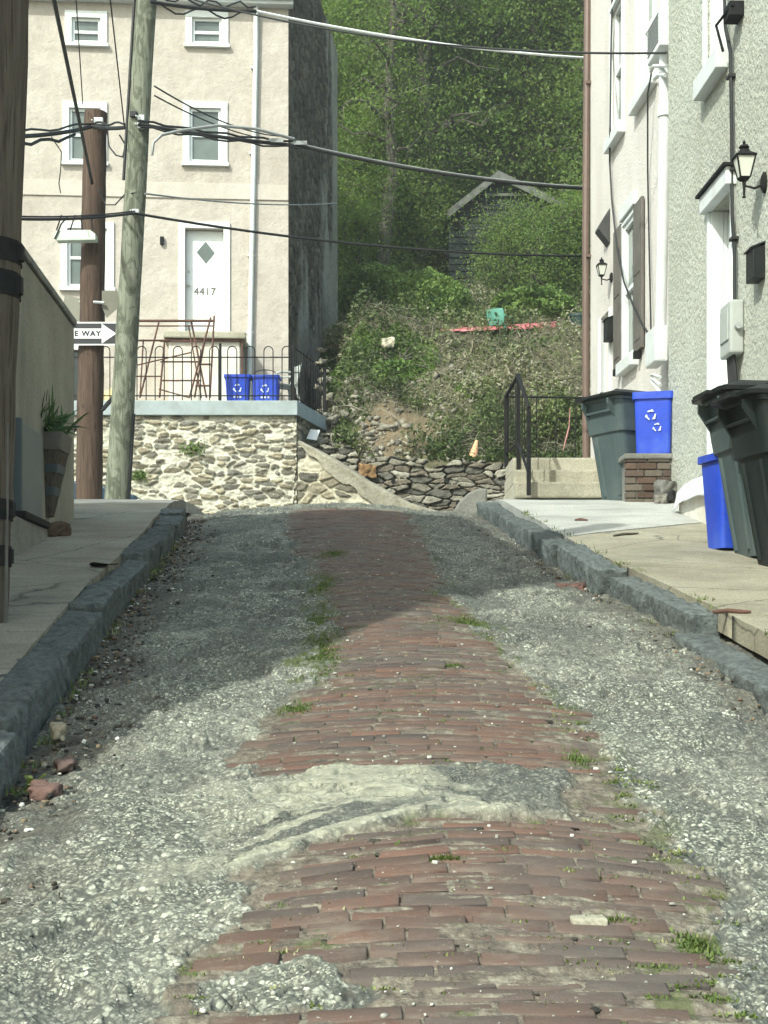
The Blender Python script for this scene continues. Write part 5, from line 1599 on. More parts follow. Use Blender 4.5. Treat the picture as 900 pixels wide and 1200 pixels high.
def pink_house():
    root = thing('pink_house', 'pale pink stuccoed house with grey brown shutters at the top of the street', 'house', FP.p(PEND / 2, -3, 2.8))
    H = lambda px, py, d=0.0: FP.hit(px, py, d)
    def rect(x0, x1, yb, h):         # x0 far edge, x1 near edge, yb image row of the sill at the middle
        sa, sb = H(x1, yb)[0], H(x0, yb)[0]; z = H((x0 + x1) / 2, yb)[1]
        return (sa, sb, z, z + h)
    w1 = rect(718, 731, 152, 1.62)
    w2 = rect(748, 768, 100, 1.55)
    w3 = rect(732.5, 745.5, 418, 1.66)
    zl = 3.40
    door = (H(715.5, 400)[0], H(704, 400)[0], zl, zl + 2.2)
    b = MB(); FP.wall(b, -0.3, PEND, 1.5, 12.2, [w1, w2, w3, door], 0.18)
    for s in (PEND,): b.add([FP.p(s, 0, 1.5), FP.p(s, -7, 1.5), FP.p(s, -7, 12.2), FP.p(s, 0, 12.2)], [(0, 1, 2, 3)])
    b.add([FP.p(-0.3, 0, 1.5), FP.p(-0.3, -7, 1.5), FP.p(-0.3, -7, 12.2), FP.p(-0.3, 0, 12.2)], [(0, 1, 2, 3)])
    b.build('wall', MT['stucco_p'], root)
    b = MB(); FP.box(b, -0.3, PEND + 0.05, -7.05, 0.1, 12.2, 12.35); b.build('roof', MT['roofing'], root)
    for i, w in enumerate((w1, w2, w3)):
        wo = add_window(FP, root, *w, cas=0.06 if i < 2 else 0.05, sill=False, depth=(0.10, 0.14, 0.06)[i], glass='glass', blind=(0, 0, 0.9)[i])
        b = MB(); FP.box(b, w[0] - 0.10, w[1] + 0.10, -0.02, 0.10, w[2] - 0.17, w[2] - 0.022); b.build('sill', MT['white_d'], wo, bevel=0.01)
    # head board and shutters of the street window
    b = MB(); FP.box(b, w3[0] - 0.14, w3[1] + 0.05, 0.0, 0.07, w3[3] + 0.066, w3[3] + 0.23); b.build('window_head', MT['white_d'], root, bevel=0.01)
    sw = 0.42
    for s0, a in ((w3[0] - 0.06 - sw, 0), (w3[1] + 0.06, 1)):
        b = MB(); FP.box(b, s0, s0 + sw, 0.012, 0.05, w3[2] - 0.04, w3[3] + 0.06)
        sh = b.build('shutter', MT['shutter'], root, bevel=0.008)
        b = MB()
        for f0, f1 in ((0.05, 0.46), (0.52, 0.94)):
            FP.box(b, s0 + 0.06, s0 + sw - 0.06, 0.05, 0.058, w3[2] + (w3[3] - w3[2]) * f0, w3[2] + (w3[3] - w3[2]) * f1)
        b.build('panel', MT['shutter'], sh, bevel=0.006)
        b = MB(); FP.box(b, s0 + sw * 0.4, s0 + sw * 0.6, 0.01, 0.09, w3[2] - 0.13, w3[2] - 0.05); b.build('catch', MT['iron'], sh)
    # door and its little slanted hood
    s0, s1, z0, z1 = door
    b = MB(); FP.box(b, s0 - 0.06, s0, -0.08, 0.03, z0, z1); FP.box(b, s1, s1 + 0.06, -0.08, 0.03, z0, z1); b.build('door_frame', MT['white'], root, bevel=0.008)
    b = MB(); FP.box(b, s0 + 0.01, s1 - 0.01, -0.165, -0.12, z0, z1 - 0.01); b.build('door', MT['white_d'], root, bevel=0.006)
    zt = H(712, 248)[1]; zb_ = zt - 0.46
    b = MB(); sA, sB = s0 + 0.02, s0 + 0.25
    P = [[FP.p(s, 0.003, zt), FP.p(s, 0.15, zt - 0.24), FP.p(s, 0.155, zt - 0.27), FP.p(s, 0.003, zt - 0.46)] for s in (sA, sB)]
    b.loft(P); b.build('door_hood', MT['roofing'], root)
    # foundation plinth
    b = MB(); FP.box(b, 0.6, PEND + 0.02, -0.05, 0.035, 2.6, zl + 0.14); b.build('plinth', MT['conc_grey'], root, bevel=0.02)
    # brown corner pipe
    sc = PEND + 0.02
    b = MB(); b.tube([FP.p(sc, 0.06, 2.8), FP.p(sc + 0.01, 0.06, 7.0), FP.p(sc, 0.02, 12.1)], 0.052, 10)
    for z in (4.2, 6.6, 9.0): FP.box(b, sc - 0.07, sc + 0.07, 0.0, 0.07, z, z + 0.04)
    b.build('brown_downpipe', MT['brownpipe'], root, smooth=35)
    # white downpipe near the roughcast corner
    Q = [(779, -40), (779, 130), (777, 250), (774, 395)]
    pts = []
    for px, py in Q:
        s, z = H(px, py, 0.16); pts.append(FP.p(s, 0.16, z))
    b = MB(); b.tube(pts, 0.060, 12); b.lathe([(0.075, -0.06), (0.078, 0.06), (0.06, 0.075)], 12, pts[1])
    b.build('white_downpipe', MT['white_d'], root, smooth=35)
    s, z = H(778, 68, 0.20)
    b = MB(); b.tube([FP.p(s + 0.5, 0.22, z + 0.05), FP.p(s + 0.3, 0.24, z + 0.03), FP.p(s - 0.1, 0.2, z - 0.12)], 0.02, 7); b.tube([FP.p(s + 0.5, 0.18, z - 0.03), FP.p(s + 0.2, 0.2, z - 0.10), FP.p(s - 0.05, 0.2, z - 0.2)], 0.022, 7); b.build('pipe_bracket', MT['white_d'], root, smooth=True)
    # thin cable looping down the wall to the white box
    Q = [(718, -30, 0.03), (716, 60, 0.03), (715, 150, 0.11), (714.5, 190, 0.04), (717, 235, 0.03), (723, 290, 0.07), (731, 330, 0.09), (742, 358, 0.08), (752, 378, 0.09), (761, 393, 0.08), (764, 405, 0.06)]
    pts = []
    for px, py, d in Q:
        s, z = H(px, py, d); pts.append(FP.p(s, d, z))
    b = MB(); b.tube(pts, 0.012, 6)
    Q = [(771, 75, 0.14), (764, 82, 0.08), (759, 110, 0.10), (759, 200, 0.03), (761, 300, 0.03), (763, 395, 0.05)]
    pts = []
    for px, py, d in Q:
        s, z = H(px, py, d); pts.append(FP.p(s, d, z))
    b.tube(pts, 0.010, 6)
    b.build('wall_cable', MT['cable'], root, smooth=True)
    # white junction box with pipes beneath
    s0, z0 = H(775, 424, 0.16); zt = H(775, 382, 0.16)[1]
    b = MB(); FP.box(b, s0 - 0.05, s0 + 0.42, 0.10, 0.24, z0, zt); bx = b.build('junction_box', MT['white_d'], root, bevel=0.02)
    b = MB()
    for k, (da, db) in enumerate(((0.1, 0.5), (0.02, 0.42), (-0.05, 0.3))):
        b.tube([FP.p(s0 + 0.36, 0.18, z0 - 0.08 - 0.03 * k), FP.p(s0 + 0.2, 0.2, z0 - 0.10 - 0.05 * k), FP.p(s0 - 0.2, 0.22, z0 - 0.2 - 0.08 * k)], 0.018, 6)
    b.build('white_pipe', MT['white_d'], bx, smooth=True)
    return w2


W2 = pink_house()


def air_conditioner():
    s0, s1 = FP.hit(773, 30, 0.27)[0], FP.hit(758, 30, 0.27)[0]; z0 = FP.hit(766, 56, 0.2)[1]
    root = thing('air_conditioner', 'white window air conditioner sticking out of an upper window of the pink house', 'air conditioner', FP.p((s0 + s1) / 2, 0.2, z0 + 0.4))
    zb = FP.hit(771, 56, 0.27)[1]; zt = zb + 0.40
    a, c = s0, s1
    b = MB(); FP.box(b, a, c, 0.003, 0.27, zb, zt); b.build('case', MT['white'], root, bevel=0.015)
    b = MB()
    for k in range(7): FP.box(b, a - 0.006, a + 0.0, 0.05, 0.15, zb + 0.08 + 0.04 * k, zb + 0.10 + 0.04 * k)
    for k in range(8): FP.box(b, a + 0.05, c - 0.05, 0.27, 0.276, zb + 0.06 + 0.04 * k, zb + 0.08 + 0.04 * k)
    b.build('grille', MT['cabinet'], root)


air_conditioner()


# ------------------------------------------------------------------ steps and railing before the pink house
def stone_steps():
    x0 = 1.46; x1 = 3.04
    root = thing('concrete_steps', 'weathered tan concrete steps climbing to the door of the pink house', 'steps', (2.2, 16.6, 2.88))
    b = MB(); rr_ = random.Random(4)
    yy = [16.45, 16.78, 17.1, 18.1]; zz = [2.88, 3.06, 3.235, 3.41]
    for k in range(3):
        b = MB(); b.b2(x0 + 0.012 * k, x1, yy[k], yy[3] - 0.01 * k, zz[0] if k == 0 else zz[k] + 0.002, zz[k + 1])
        b.build('step', MT['conc_step'], root, bevel=0.025)
    return x0


stone_steps()


def steps_railing():
    root = thing('steps_railing', 'black iron railing with close pickets beside the concrete steps', 'railing', (1.55, 17.2, 3.4))
    fr = Frame((1.60, 16.35), (-0.065, 1), (-1, -0.065))
    top = lambda s: float(np.interp(s, [0, 0.75, 1.7], [3.86, 4.36, 4.27]))
    bot = lambda s: float(np.interp(s, [0, 0.75, 1.7], [3.05, 3.5, 3.50]))
    b = MB(); b.tube([fr.p(s, 0, top(s)) for s in (-0.02, 0.35, 0.75, 1.2, 1.7)], 0.024, 8); b.tube([fr.p(s, 0, bot(s) + 0.08) for s in (0, 0.75, 1.2, 1.7)], 0.016, 6)
    b.build('handrail', MT['iron'], root, smooth=True)
    b = MB()
    for s in np.arange(0.12, 1.66, 0.17): b.tube([fr.p(s, 0, bot(s) + 0.08), fr.p(s, 0, top(s))], 0.006, 5)
    b.build('pickets', MT['iron'], root)
    for s, z in ((0.0, 2.9), (0.75, 3.2), (1.7, 3.41)):
        b = MB(); fr.box(b, s - 0.022, s + 0.022, -0.022, 0.022, z, top(s) + 0.01); b.build('post', MT['iron'], root, bevel=0.004)
    root = thing('landing_railing', 'thin dark railing running from the steps across to the brown downpipe', 'railing', (2.1, 18.05, 3.4))
    fr = Frame((1.5, 18.05), (1, 0), (0, -1))
    b = MB(); b.tube([fr.p(0, 0, 4.27), fr.p(1.28, 0, 4.25)], 0.013, 6); b.tube([fr.p(0, 0, 3.5), fr.p(1.28, 0, 3.5)], 0.010, 6); b.build('handrail', MT['iron'], root)
    b = MB()
    for s in np.arange(0.12, 1.1, 0.24): b.tube([fr.p(s, 0, 3.5), fr.p(s, 0, 4.26)], 0.007, 5)
    b.build('pickets', MT['iron'], root)
    for s in (0.0, 1.28):
        b = MB(); fr.box(b, s - 0.015, s + 0.015, -0.015, 0.015, 3.4, 4.28); b.build('post', MT['iron'], root)


steps_railing()


# half round stone at the kerb end
def kerb_end():
    c = W(548, 606, 15.75); z = float(zr(15.75))
    n = 20; poly = [Vector((c.x - 0.16, 0, 0)), Vector((c.x + 0.20, 0, 0)), Vector((c.x + 0.20, 0, 0.29)), Vector((c.x + 0.10, 0, 0.285)), Vector((c.x + 0.0, 0, 0.24)), Vector((c.x - 0.10, 0, 0.14)), Vector((c.x - 0.15, 0, 0.06))]
    b = MB(); b.prism([p + Vector((0, 15.62, z - 0.02)) for p in poly], (0, 0.35, 0))
    tag(b.build('kerb_end_stone', MT['conc_grey'], bevel=0.03, seg=3, smooth=40), 'half round grey stone at the far end of the right kerb', 'stone')


kerb_end()


# ------------------------------------------------------------------ wheeled bins
def wheelie(name, label, loc, rz, mat, h=1.12, w=0.60, d=0.74, group='wheeled bins'):
    """front of the bin faces -y; body, step ridge, lid with a lip, handle bar, two wheels"""
    root = thing(name, label, 'wheeled bin', loc, group, rz)
    zt = h * 0.93
    def sec(t, grow=0.0):
        hw = w / 2 * (0.76 + 0.20 * t) + grow
        y0 = -d / 2 * (0.50 + 0.44 * t) - grow; y1 = d / 2 * (0.72 + 0.14 * t) + grow
        return rrect(hw, (y1 - y0) / 2, 0.075, zt * t, 6, 0, (y0 + y1) / 2)
    b = MB()
    lo = [sec(t) for t in (0.0, 0.03, 0.2, 0.45, 0.66)]
    up = [sec(t, 0.020) for t in (0.67, 0.72, 0.85, 0.97)]
    rim = [sec(0.972, 0.036), sec(1.0, 0.036)]
    b.loft(lo + up + rim); b.build('body', MT[mat], root, world=False, smooth=38)
    # front ribs moulded in
    b = MB()
    for sx in (-1, 1):
        pa = sec(0.06, 0.004)[0]; 
        y = lambda t: -d / 2 * (0.50 + 0.44 * t)
        b.tube([(sx * w * 0.20, y(0.05) + 0.01, zt * 0.05), (sx * w * 0.24, y(0.64) + 0.008, zt * 0.64)], 0.028, 8)
    b.build('rib', MT[mat], root, world=False, smooth=True)
    b = MB()
    def lsec(z, g, dy=0.0): return rrect(w / 2 * 0.98 + g, d / 2 * 0.98 + g, 0.07, z, 6, 0, dy)
    b.loft([lsec(zt + 0.004, 0.045, -0.035), lsec(zt + 0.030, 0.05, -0.035), lsec(zt + 0.045, 0.02, -0.02), lsec(zt + 0.075, -0.05), lsec(zt + 0.088, -0.16)])
    b.box((0, -d / 2 - 0.075, zt + 0.016), (w * 0.5, 0.07, 0.022))
    ld = b.build('lid', MT['lid'], root, world=False, smooth=40)
    b = MB()
    for sx in (-1, 1): b.box((sx * w * 0.20, -0.03, zt + 0.092), (0.035, d * 0.62, 0.016))
    b.build('ridge', MT['lid'], ld, world=False, bevel=0.006)
    # lift bar bracket under the lip
    b = MB(); b.prism([(-w * 0.36, -d / 2 * 0.97, zt * 0.97), (-w * 0.36, -d / 2 - 0.055, zt * 0.985), (-w * 0.36, -d / 2 - 0.055, zt * 0.93), (-w * 0.36, -d / 2 * 0.90, zt * 0.80)], (0.022, 0, 0))
    b.prism([(w * 0.36 - 0.022, -d / 2 * 0.97, zt * 0.97), (w * 0.36 - 0.022, -d / 2 - 0.055, zt * 0.985), (w * 0.36 - 0.022, -d / 2 - 0.055, zt * 0.93), (w * 0.36 - 0.022, -d / 2 * 0.90, zt * 0.80)], (0.022, 0, 0))
    b.tube([(-w * 0.34, -d / 2 * 0.92 - 0.03, zt * 0.87), (w * 0.34, -d / 2 * 0.92 - 0.03, zt * 0.87)], 0.012, 8)
    b.build('lift_bracket', MT[mat], root, world=False)
    b = MB(); y = d / 2 + 0.05; b.tube([(-w * 0.36, d / 2 * 0.85, zt * 0.985), (-w * 0.36, y, zt), (w * 0.36, y, zt), (w * 0.36, d / 2 * 0.85, zt * 0.985)], 0.016, 8); b.build('handle', MT['lid'], root, world=False, smooth=True)
    for sx in (-1, 1):
        b = MB(); b.tube([(sx * (w / 2 * 0.74), d / 2 * 0.78, 0.125), (sx * (w / 2 * 0.74 + 0.055), d / 2 * 0.78, 0.125)], 0.125, 18); wh = b.build('wheel', MT['rubber'], root, world=False, smooth=30)
        b = MB(); b.tube([(sx * (w / 2 * 0.74 + 0.056), d / 2 * 0.78, 0.125), (sx * (w / 2 * 0.74 + 0.06), d / 2 * 0.78, 0.125)], 0.05, 12); b.build('hub', MT['lid'], wh, world=False)
    return root


R = math.radians
wheelie('wheeled_bin', 'grey green wheeled bin with a black lid between the blue bin and the darkest bin', (2.64, 10.05, float(zs(9.92)) + 0.01), R(-84), 'toter', 1.16, 0.60, 0.80)
wheelie('wheeled_bin', 'very dark green wheeled bin nearest the camera at the right edge', (2.66, 9.46, float(zs(9.36)) + 0.01), R(-80), 'toter_d', 1.13, 0.56, 0.84)
wheelie('wheeled_bin', 'grey green wheeled bin standing by the pink house and the marked blue bin', (2.56, 15.5, float(zs(15.35)) + 0.01), R(-62), 'toter', 1.12, 0.64, 0.76)
tub('recycling_bin', 0.34, 0.28, 0.66, 'slim blue recycling bin standing on the pavement against the grey green bin', (2.42, 10.42, float(zs(10.42)) + 0.005), R(-78), mark=False, taper=0.72)
PZ = CZ + (750 - 533) * 14.95 / F
tub('recycling_bin', 0.385, 0.32, 0.62, 'bright blue recycling bin with white marks raised on the low brick plinth', (2.74, 15.0, PZ + 0.002), R(-14), mark='two', taper=0.88, rim=0.07)


def brick_plinth():
    root = thing('brick_plinth', 'low crumbling brick plinth holding the marked blue bin at the roughcast corner', 'plinth', (2.68, 15.0, 2.75))
    rng = np.random.default_rng(61)
    b = MB(); b.b2(2.45, 2.9, 14.86, 15.22, 2.6, PZ - 0.055); b.build('core', MT['conc_grey'], root)
    b = MB(); z = float(zs(14.8)) - 0.02; row = 0
    while z < PZ - 0.075:
        x = 2.43 - (0.07 if row % 2 else 0)
        while x < 2.88:
            L = 0.19 + rng.normal() * 0.015
            b.col = tuple(np.array(((0.10, 0.066, 0.05), (0.09, 0.064, 0.052), (0.12, 0.10, 0.08))[rng.integers(0, 3)]) * (0.8 + 0.4 * rng.random()))
            x0 = max(x, 2.43); x1 = min(x + L, 2.89)
            if x1 - x0 > 0.03: b.b2(x0, x1 - 0.012, 14.84 + rng.normal() * 0.006, 14.95, z, z + 0.062)
            x += L
        z += 0.072; row += 1
    b.build('brickwork', MT['chip'], root, bevel=0.006, seg=1)
    b = MB(); b.b2(2.41, 2.9, 14.82, 15.24, PZ - 0.055, PZ); b.build('cap', MT['conc_grey'], root, bevel=0.015)


brick_plinth()


def loose_stone(name, label, p, size, col, seed, yaw=0.4, cat='stone', group=None, pitch=0.1):
    rng = np.random.default_rng(seed)
    v, f_, c_ = stone_block(rng, (0, 0, size[2] / 2), size[0], size[1], size[2], yaw, pitch, n=(12, 12, 8), rough=0.035, col=col)
    o = np_mesh(name, np.array([tuple(q) for q in v]) + np.array(p), f_, MT['rock'], fcol=np.array(c_), loc=tuple(p), smooth=True)
    return tag(o, label, cat, group)


loose_stone('grey_rock', 'larger grey rock leaning on the right end of the brick plinth', (2.80, 14.74, float(zs(14.72)) + 0.02), (0.26, 0.16, 0.20), (0.17, 0.165, 0.15), 71, 0.2, 'rock')
loose_stone('grey_rock', 'smaller grey rock on the pavement below the larger one by the brick plinth', (2.74, 14.58, float(zs(14.56))), (0.20, 0.14, 0.10), (0.20, 0.19, 0.165), 72, -0.3, 'rock')


def door_step():
    sD = FS1.hit(795, 610, 0.28)[0]; s1 = FS1.hit(838, 610, 0.28)[0]
    z = float(zs(12.9))
    b = MB(); FS1.box(b, s1 - 0.7, sD + 0.0, 0.005, 0.28, z - 0.3, z + 0.24)
    tag(b.build('door_step', MT['stucco_w'], bevel=0.02), 'white rendered step at the roughcast house door behind the slim blue bin', 'step')
    # plastic sheet draped over the step
    n = 30; V = []
    L0, L1 = s1 - 0.2, sD - 0.02
    for i in range(n):
        for j in range(n):
            u = i / (n - 1); v = j / (n - 1)
            s = L0 + (L1 - L0) * u; d = 0.02 + 0.34 * v
            zz = z + 0.25 + 0.10 * math.sin(u * 2.6 + 0.4) * (1 - v * 0.6) + (float(vnoise(np.array([u * 5]), np.array([v * 5]), 301)[0]) - 0.4) * 0.06
            if v > 0.72: zz -= (v - 0.72) * 0.55; d = 0.02 + 0.34 * 0.82 + (v - 0.72) * 0.12
            V.append(FS1.p(s, d, zz))
    V2 = [p + Vector((0, 0, -0.006)) for p in V]
    fq = grid_faces(n, n)
    o = np_mesh('plastic_sheet', np.array([tuple(p) for p in V]), fq, MT['bag'], loc=tuple(V[0]), smooth=True)
    tag(o, 'crumpled white plastic sheet draped over the white door step', 'plastic sheet')
    md = o.modifiers.new('thickness', 'SOLIDIFY'); md.thickness = 0.006
    p = FS1.p(L1 + 0.03, 0.34, z + 0.20)
    loose_stone('dark_stone', 'small dark stone weighing down the far corner of the white plastic sheet', tuple(p), (0.07, 0.06, 0.09), (0.03, 0.03, 0.03), 77)


door_step()
# ------------------------------------------------------------------ hillside: plants, trees, shed, odd things
def hz(x, y): return float(hillh(np.array([x]), np.array([y]))[0])


def ground_hit(px, py, y0=27.6, y1=70):
    """where the ray through a photo pixel meets the hill"""
    Y = np.linspace(y0, y1, 1500); X = (px - 450) / F * Y; Z = CZ + (HZ - py) / F * Y
    k = np.argmax(hillh(X, Y) >= Z)
    return Vector((X[k], Y[k], float(hillh(X[k:k + 1], Y[k:k + 1])[0])))


def undergrowth():
    rng = np.random.default_rng(81)
    n = 150000
    X = -2.0 + 11.0 * rng.random(n); Y = 27.8 + 15 * rng.random(n) ** 1.5
    dens = fbm(X * 0.9, Y * 0.9, 401, 4)
    keep = (rng.random(n) < sst(0.30, 0.55, dens) + 0.30) & (earth_mask(X, Y) < 0.35 + 0.3 * rng.random(n)) & (X > np.interp(Y, [27, 30, 38, 44], [-0.9, -1.1, -0.7, -2.5]))
    X, Y, dens = X[keep], Y[keep], dens[keep]
    h = (0.06 + 0.55 * sst(0.4, 0.7, fbm(X * 1.5, Y * 1.5, 403, 3))) * rng.random(len(X)) ** 0.8
    green = sst(0.40, 0.60, fbm(X * 0.7 + 4, Y * 0.8, 405, 4))
    # how dry it is: brambles dead along the top of the bank, green in the hollows
    tone = np.clip(0.75 - 0.62 * green + 0.10 * rng.normal(size=len(X)), 0, 1)
    P = np.stack([X, Y, hillh(X, Y) + h], -1)
    leafs('undergrowth', P, 0.085, MT['leaf_u'], rng, kind='stuff', aspect=0.42, dark=tone, up=0.3, loc=(0, 30, 5))
    # dead stems and brambles
    V = []; Fc = []; C = []
    for i in range(5200):
        x = -1.4 + 9 * rng.random(); y = 28.0 + 9 * rng.random() ** 1.5
        if float(earth_mask(np.array([x]), np.array([y]))[0]) > 0.5 and rng.random() < 0.85: continue
        if x < np.interp(y, [27, 30, 38], [-0.9, -1.2, -0.9]): continue
        p = np.array((x, y, hz(x, y) + 0.02)); d = rng.normal(size=3); d[2] = abs(d[2]) * 0.9 + 0.35; d /= np.linalg.norm(d)
        L = 0.25 + 0.6 * rng.random(); r = 0.005 + 0.009 * rng.random() ** 2
        col = np.array((0.27, 0.24, 0.185)) * (0.4 + 0.95 * rng.random()); b0 = len(V)
        sd = np.cross(d, rng.normal(size=3)); sd /= np.linalg.norm(sd); s2 = np.cross(d, sd)
        for k in range(4):
            q = p + d * L * k / 3 + np.array((0, 0, -0.45 * L * (k / 3) ** 2)) + rng.normal(size=3) * 0.02
            rr_ = r * (1 - 0.25 * k)
            for a in (0, 2.1, 4.2): V.append(q + (sd * math.cos(a) + s2 * math.sin(a)) * rr_)
        for k in range(3):
            for a in range(3): Fc.append([b0 + 3 * k + a, b0 + 3 * k + (a + 1) % 3, b0 + 3 * k + 3 + (a + 1) % 3, b0 + 3 * k + 3 + a]); C.append(col)
    tag(np_mesh('dead_brambles', np.array(V), Fc, MT['twig'], loc=(0, 30, 5), fcol=np.array(C)), kind='stuff')


undergrowth()


def bush(name, label, px, py, Y, rx, rz_, ry, n, seed, size=0.085, mat='leaf_b', dark0=0.5, group=None):
    rng = np.random.default_rng(seed)
    c = W(px, py, Y)
    d = rng.normal(size=(n, 3)); d /= np.linalg.norm(d, axis=1, keepdims=True)
    lump = 0.72 + 0.5 * fbm(d[:, 0] * 2.2 + seed, d[:, 2] * 2.2 + d[:, 1] * 1.7, seed, 3)
    r = lump * (1 - 0.42 * rng.random(n) ** 2.2)
    P = d * r[:, None] * np.array((rx, ry, rz_)) + np.array(c)
    P[:, 2] = np.maximum(P[:, 2], hillh(P[:, 0], P[:, 1]) + 0.03)
    root = thing(name, label, 'bush', (c.x, c.y, hz(c.x, c.y)), group)
    clump = fbm(P[:, 0] * 2.6, P[:, 2] * 2.6 + P[:, 1] * 2, seed + 1, 3)
    leafs('foliage', P, size, MT[mat], rng, root, dark=dark0 + (clump - 0.5) * 1.1)
    b = MB(); rr_ = random.Random(seed)
    for k in range(14):
        e = P[rng.integers(0, n)]
        s = Vector((c.x + rr_.uniform(-.2, .2), c.y + rr_.uniform(-.2, .2), hz(c.x, c.y) - 0.05)); e = Vector(e)
        b.tube([s, s.lerp(e, 0.5) + Vector((rr_.uniform(-.1, .1), rr_.uniform(-.1, .1), 0.08)), e], [0.02, 0.014, 0.006], 5)
    b.build('stems', MT['bark'], root)


bush('dense_bush', 'dense dark green bush nearest the peeling gable on the bank', 440, 348, 35.0, 0.85, 0.76, 0.7, 10000, 501, dark0=0.50)
bush('dense_bush', 'dense brighter green bush just left of the green chair on the bank', 502, 358, 34.4, 1.02, 0.80, 0.8, 11500, 502, dark0=0.74)
bush('laurel_bush', 'low glossy green bush behind the green chair and the pink sheet', 625, 362, 35.0, 0.95, 0.50, 0.8, 6500, 503, size=0.13, dark0=0.52)
bush('scrub_bush', 'grey green scrub heap left of the tan stone under the dense bushes', 412, 398, 32.6, 0.62, 0.42, 0.6, 3600, 504, mat='leaf_u', dark0=0.62, size=0.07)
bush('scrub_bush', 'grey brown brush heap to the right of the pink sheet by the downpipe', 668, 402, 32.4, 0.5, 0.42, 0.6, 2600, 505, mat='leaf_u', dark0=0.6, size=0.07)
bush('leafy_weed', 'broad leaved pale green weed on the bank above the bare earth', 547, 480, 29.6, 0.22, 0.16, 0.2, 420, 506, size=0.13, dark0=0.7)
bush('scrub_bush', 'tall brambly scrub behind the thin landing railing', 655, 500, 28.6, 0.75, 0.62, 0.5, 5200, 507, mat='leaf_u', dark0=0.45, size=0.08)
bush('green_shrub', 'bright green low shrub on the bank above the hollow of bare earth', 470, 446, 30.4, 0.9, 0.40, 0.6, 5200, 508, mat='leaf_b', dark0=0.62, size=0.075)
bush('green_shrub', 'green weedy shrub on the bank just right of the terrace corner', 412, 452, 30.6, 0.55, 0.42, 0.5, 3600, 509, mat='leaf_b', dark0=0.55, size=0.075)
bush('ivy_shrub', 'dark shrub filling the corner between the gable and the bank', 396, 425, 33.0, 0.42, 0.6, 0.5, 2600, 510, mat='leaf_b', dark0=0.25, size=0.08)


# ---- dark shed under the trees
def shed():
    Y = 41.0
    L, A, Rr = W(523, 256, Y), W(583, 209, Y), W(668, 250, Y)
    zb = 9.6
    root = thing('dark_shed', 'dark weathered timber shed with a pale edged gable half hidden under the trees', 'shed', (A.x, Y + 2, 11))
    x0, x1 = L.x + 0.08, Rr.x - 0.12
    b = MB(); b.prism([Vector((x0, Y, zb)), Vector((x1, Y, zb)), Vector((x1, Y, Rr.z - 0.02)), Vector((A.x, Y, A.z - 0.1)), Vector((x0, Y, L.z - 0.02))], (0, 4, 0)); b.build('wall', MT['siding'], root)
    b = MB()
    for k in range(22):
        z = 10.0 + k * 0.19
        zt = min(z, A.z)
        xa = x0 if z < L.z else x0 + (A.x - x0) * (z - L.z) / (A.z - L.z); xb = x1 if z < Rr.z else x1 - (x1 - A.x) * (z - Rr.z) / (A.z - Rr.z)
        if xb > xa + 0.1: b.b2(xa, xb, Y - 0.03, Y - 0.005, z, z + 0.15)
    b.build('clapboards', MT['siding'], root, bevel=0.006, seg=1)
    for P, Q in ((L, A), (A, Rr)):
        b = MB(); b.hexa([p + Vector((0, dy, dz)) for p in (P, Q) for dy in (-0.28, 4.2) for dz in (0.0, 0.10)]); b.build('roof', MT['roofing'], root)
        b = MB(); b.hexa([p + Vector((0, dy, dz)) for p in (P, Q) for dy in (-0.33, -0.285) for dz in (-0.10, 0.12)]); b.build('bargeboard', MT['fascia'], root)
    b = MB(); b.b2(W(566, 0, Y).x, W(622, 0, Y).x, Y - 0.12, Y - 0.04, W(0, 231, Y).z, W(0, 228, Y).z); b.build('tie_beam', MT['fascia'], root)
    c = W(637, 343, Y - 0.1)
    b = MB(); b.b2(c.x - 0.33, c.x + 0.30, Y - 0.06, Y - 0.032, c.z - 0.2, c.z + 0.2); w = b.build('window', MT['white_d'], root, bevel=0.01)
    b = MB(); b.b2(c.x - 0.27, c.x + 0.24, Y - 0.07, Y - 0.061, c.z - 0.14, c.z + 0.14); b.build('pane', MT['blind'], w)


shed()


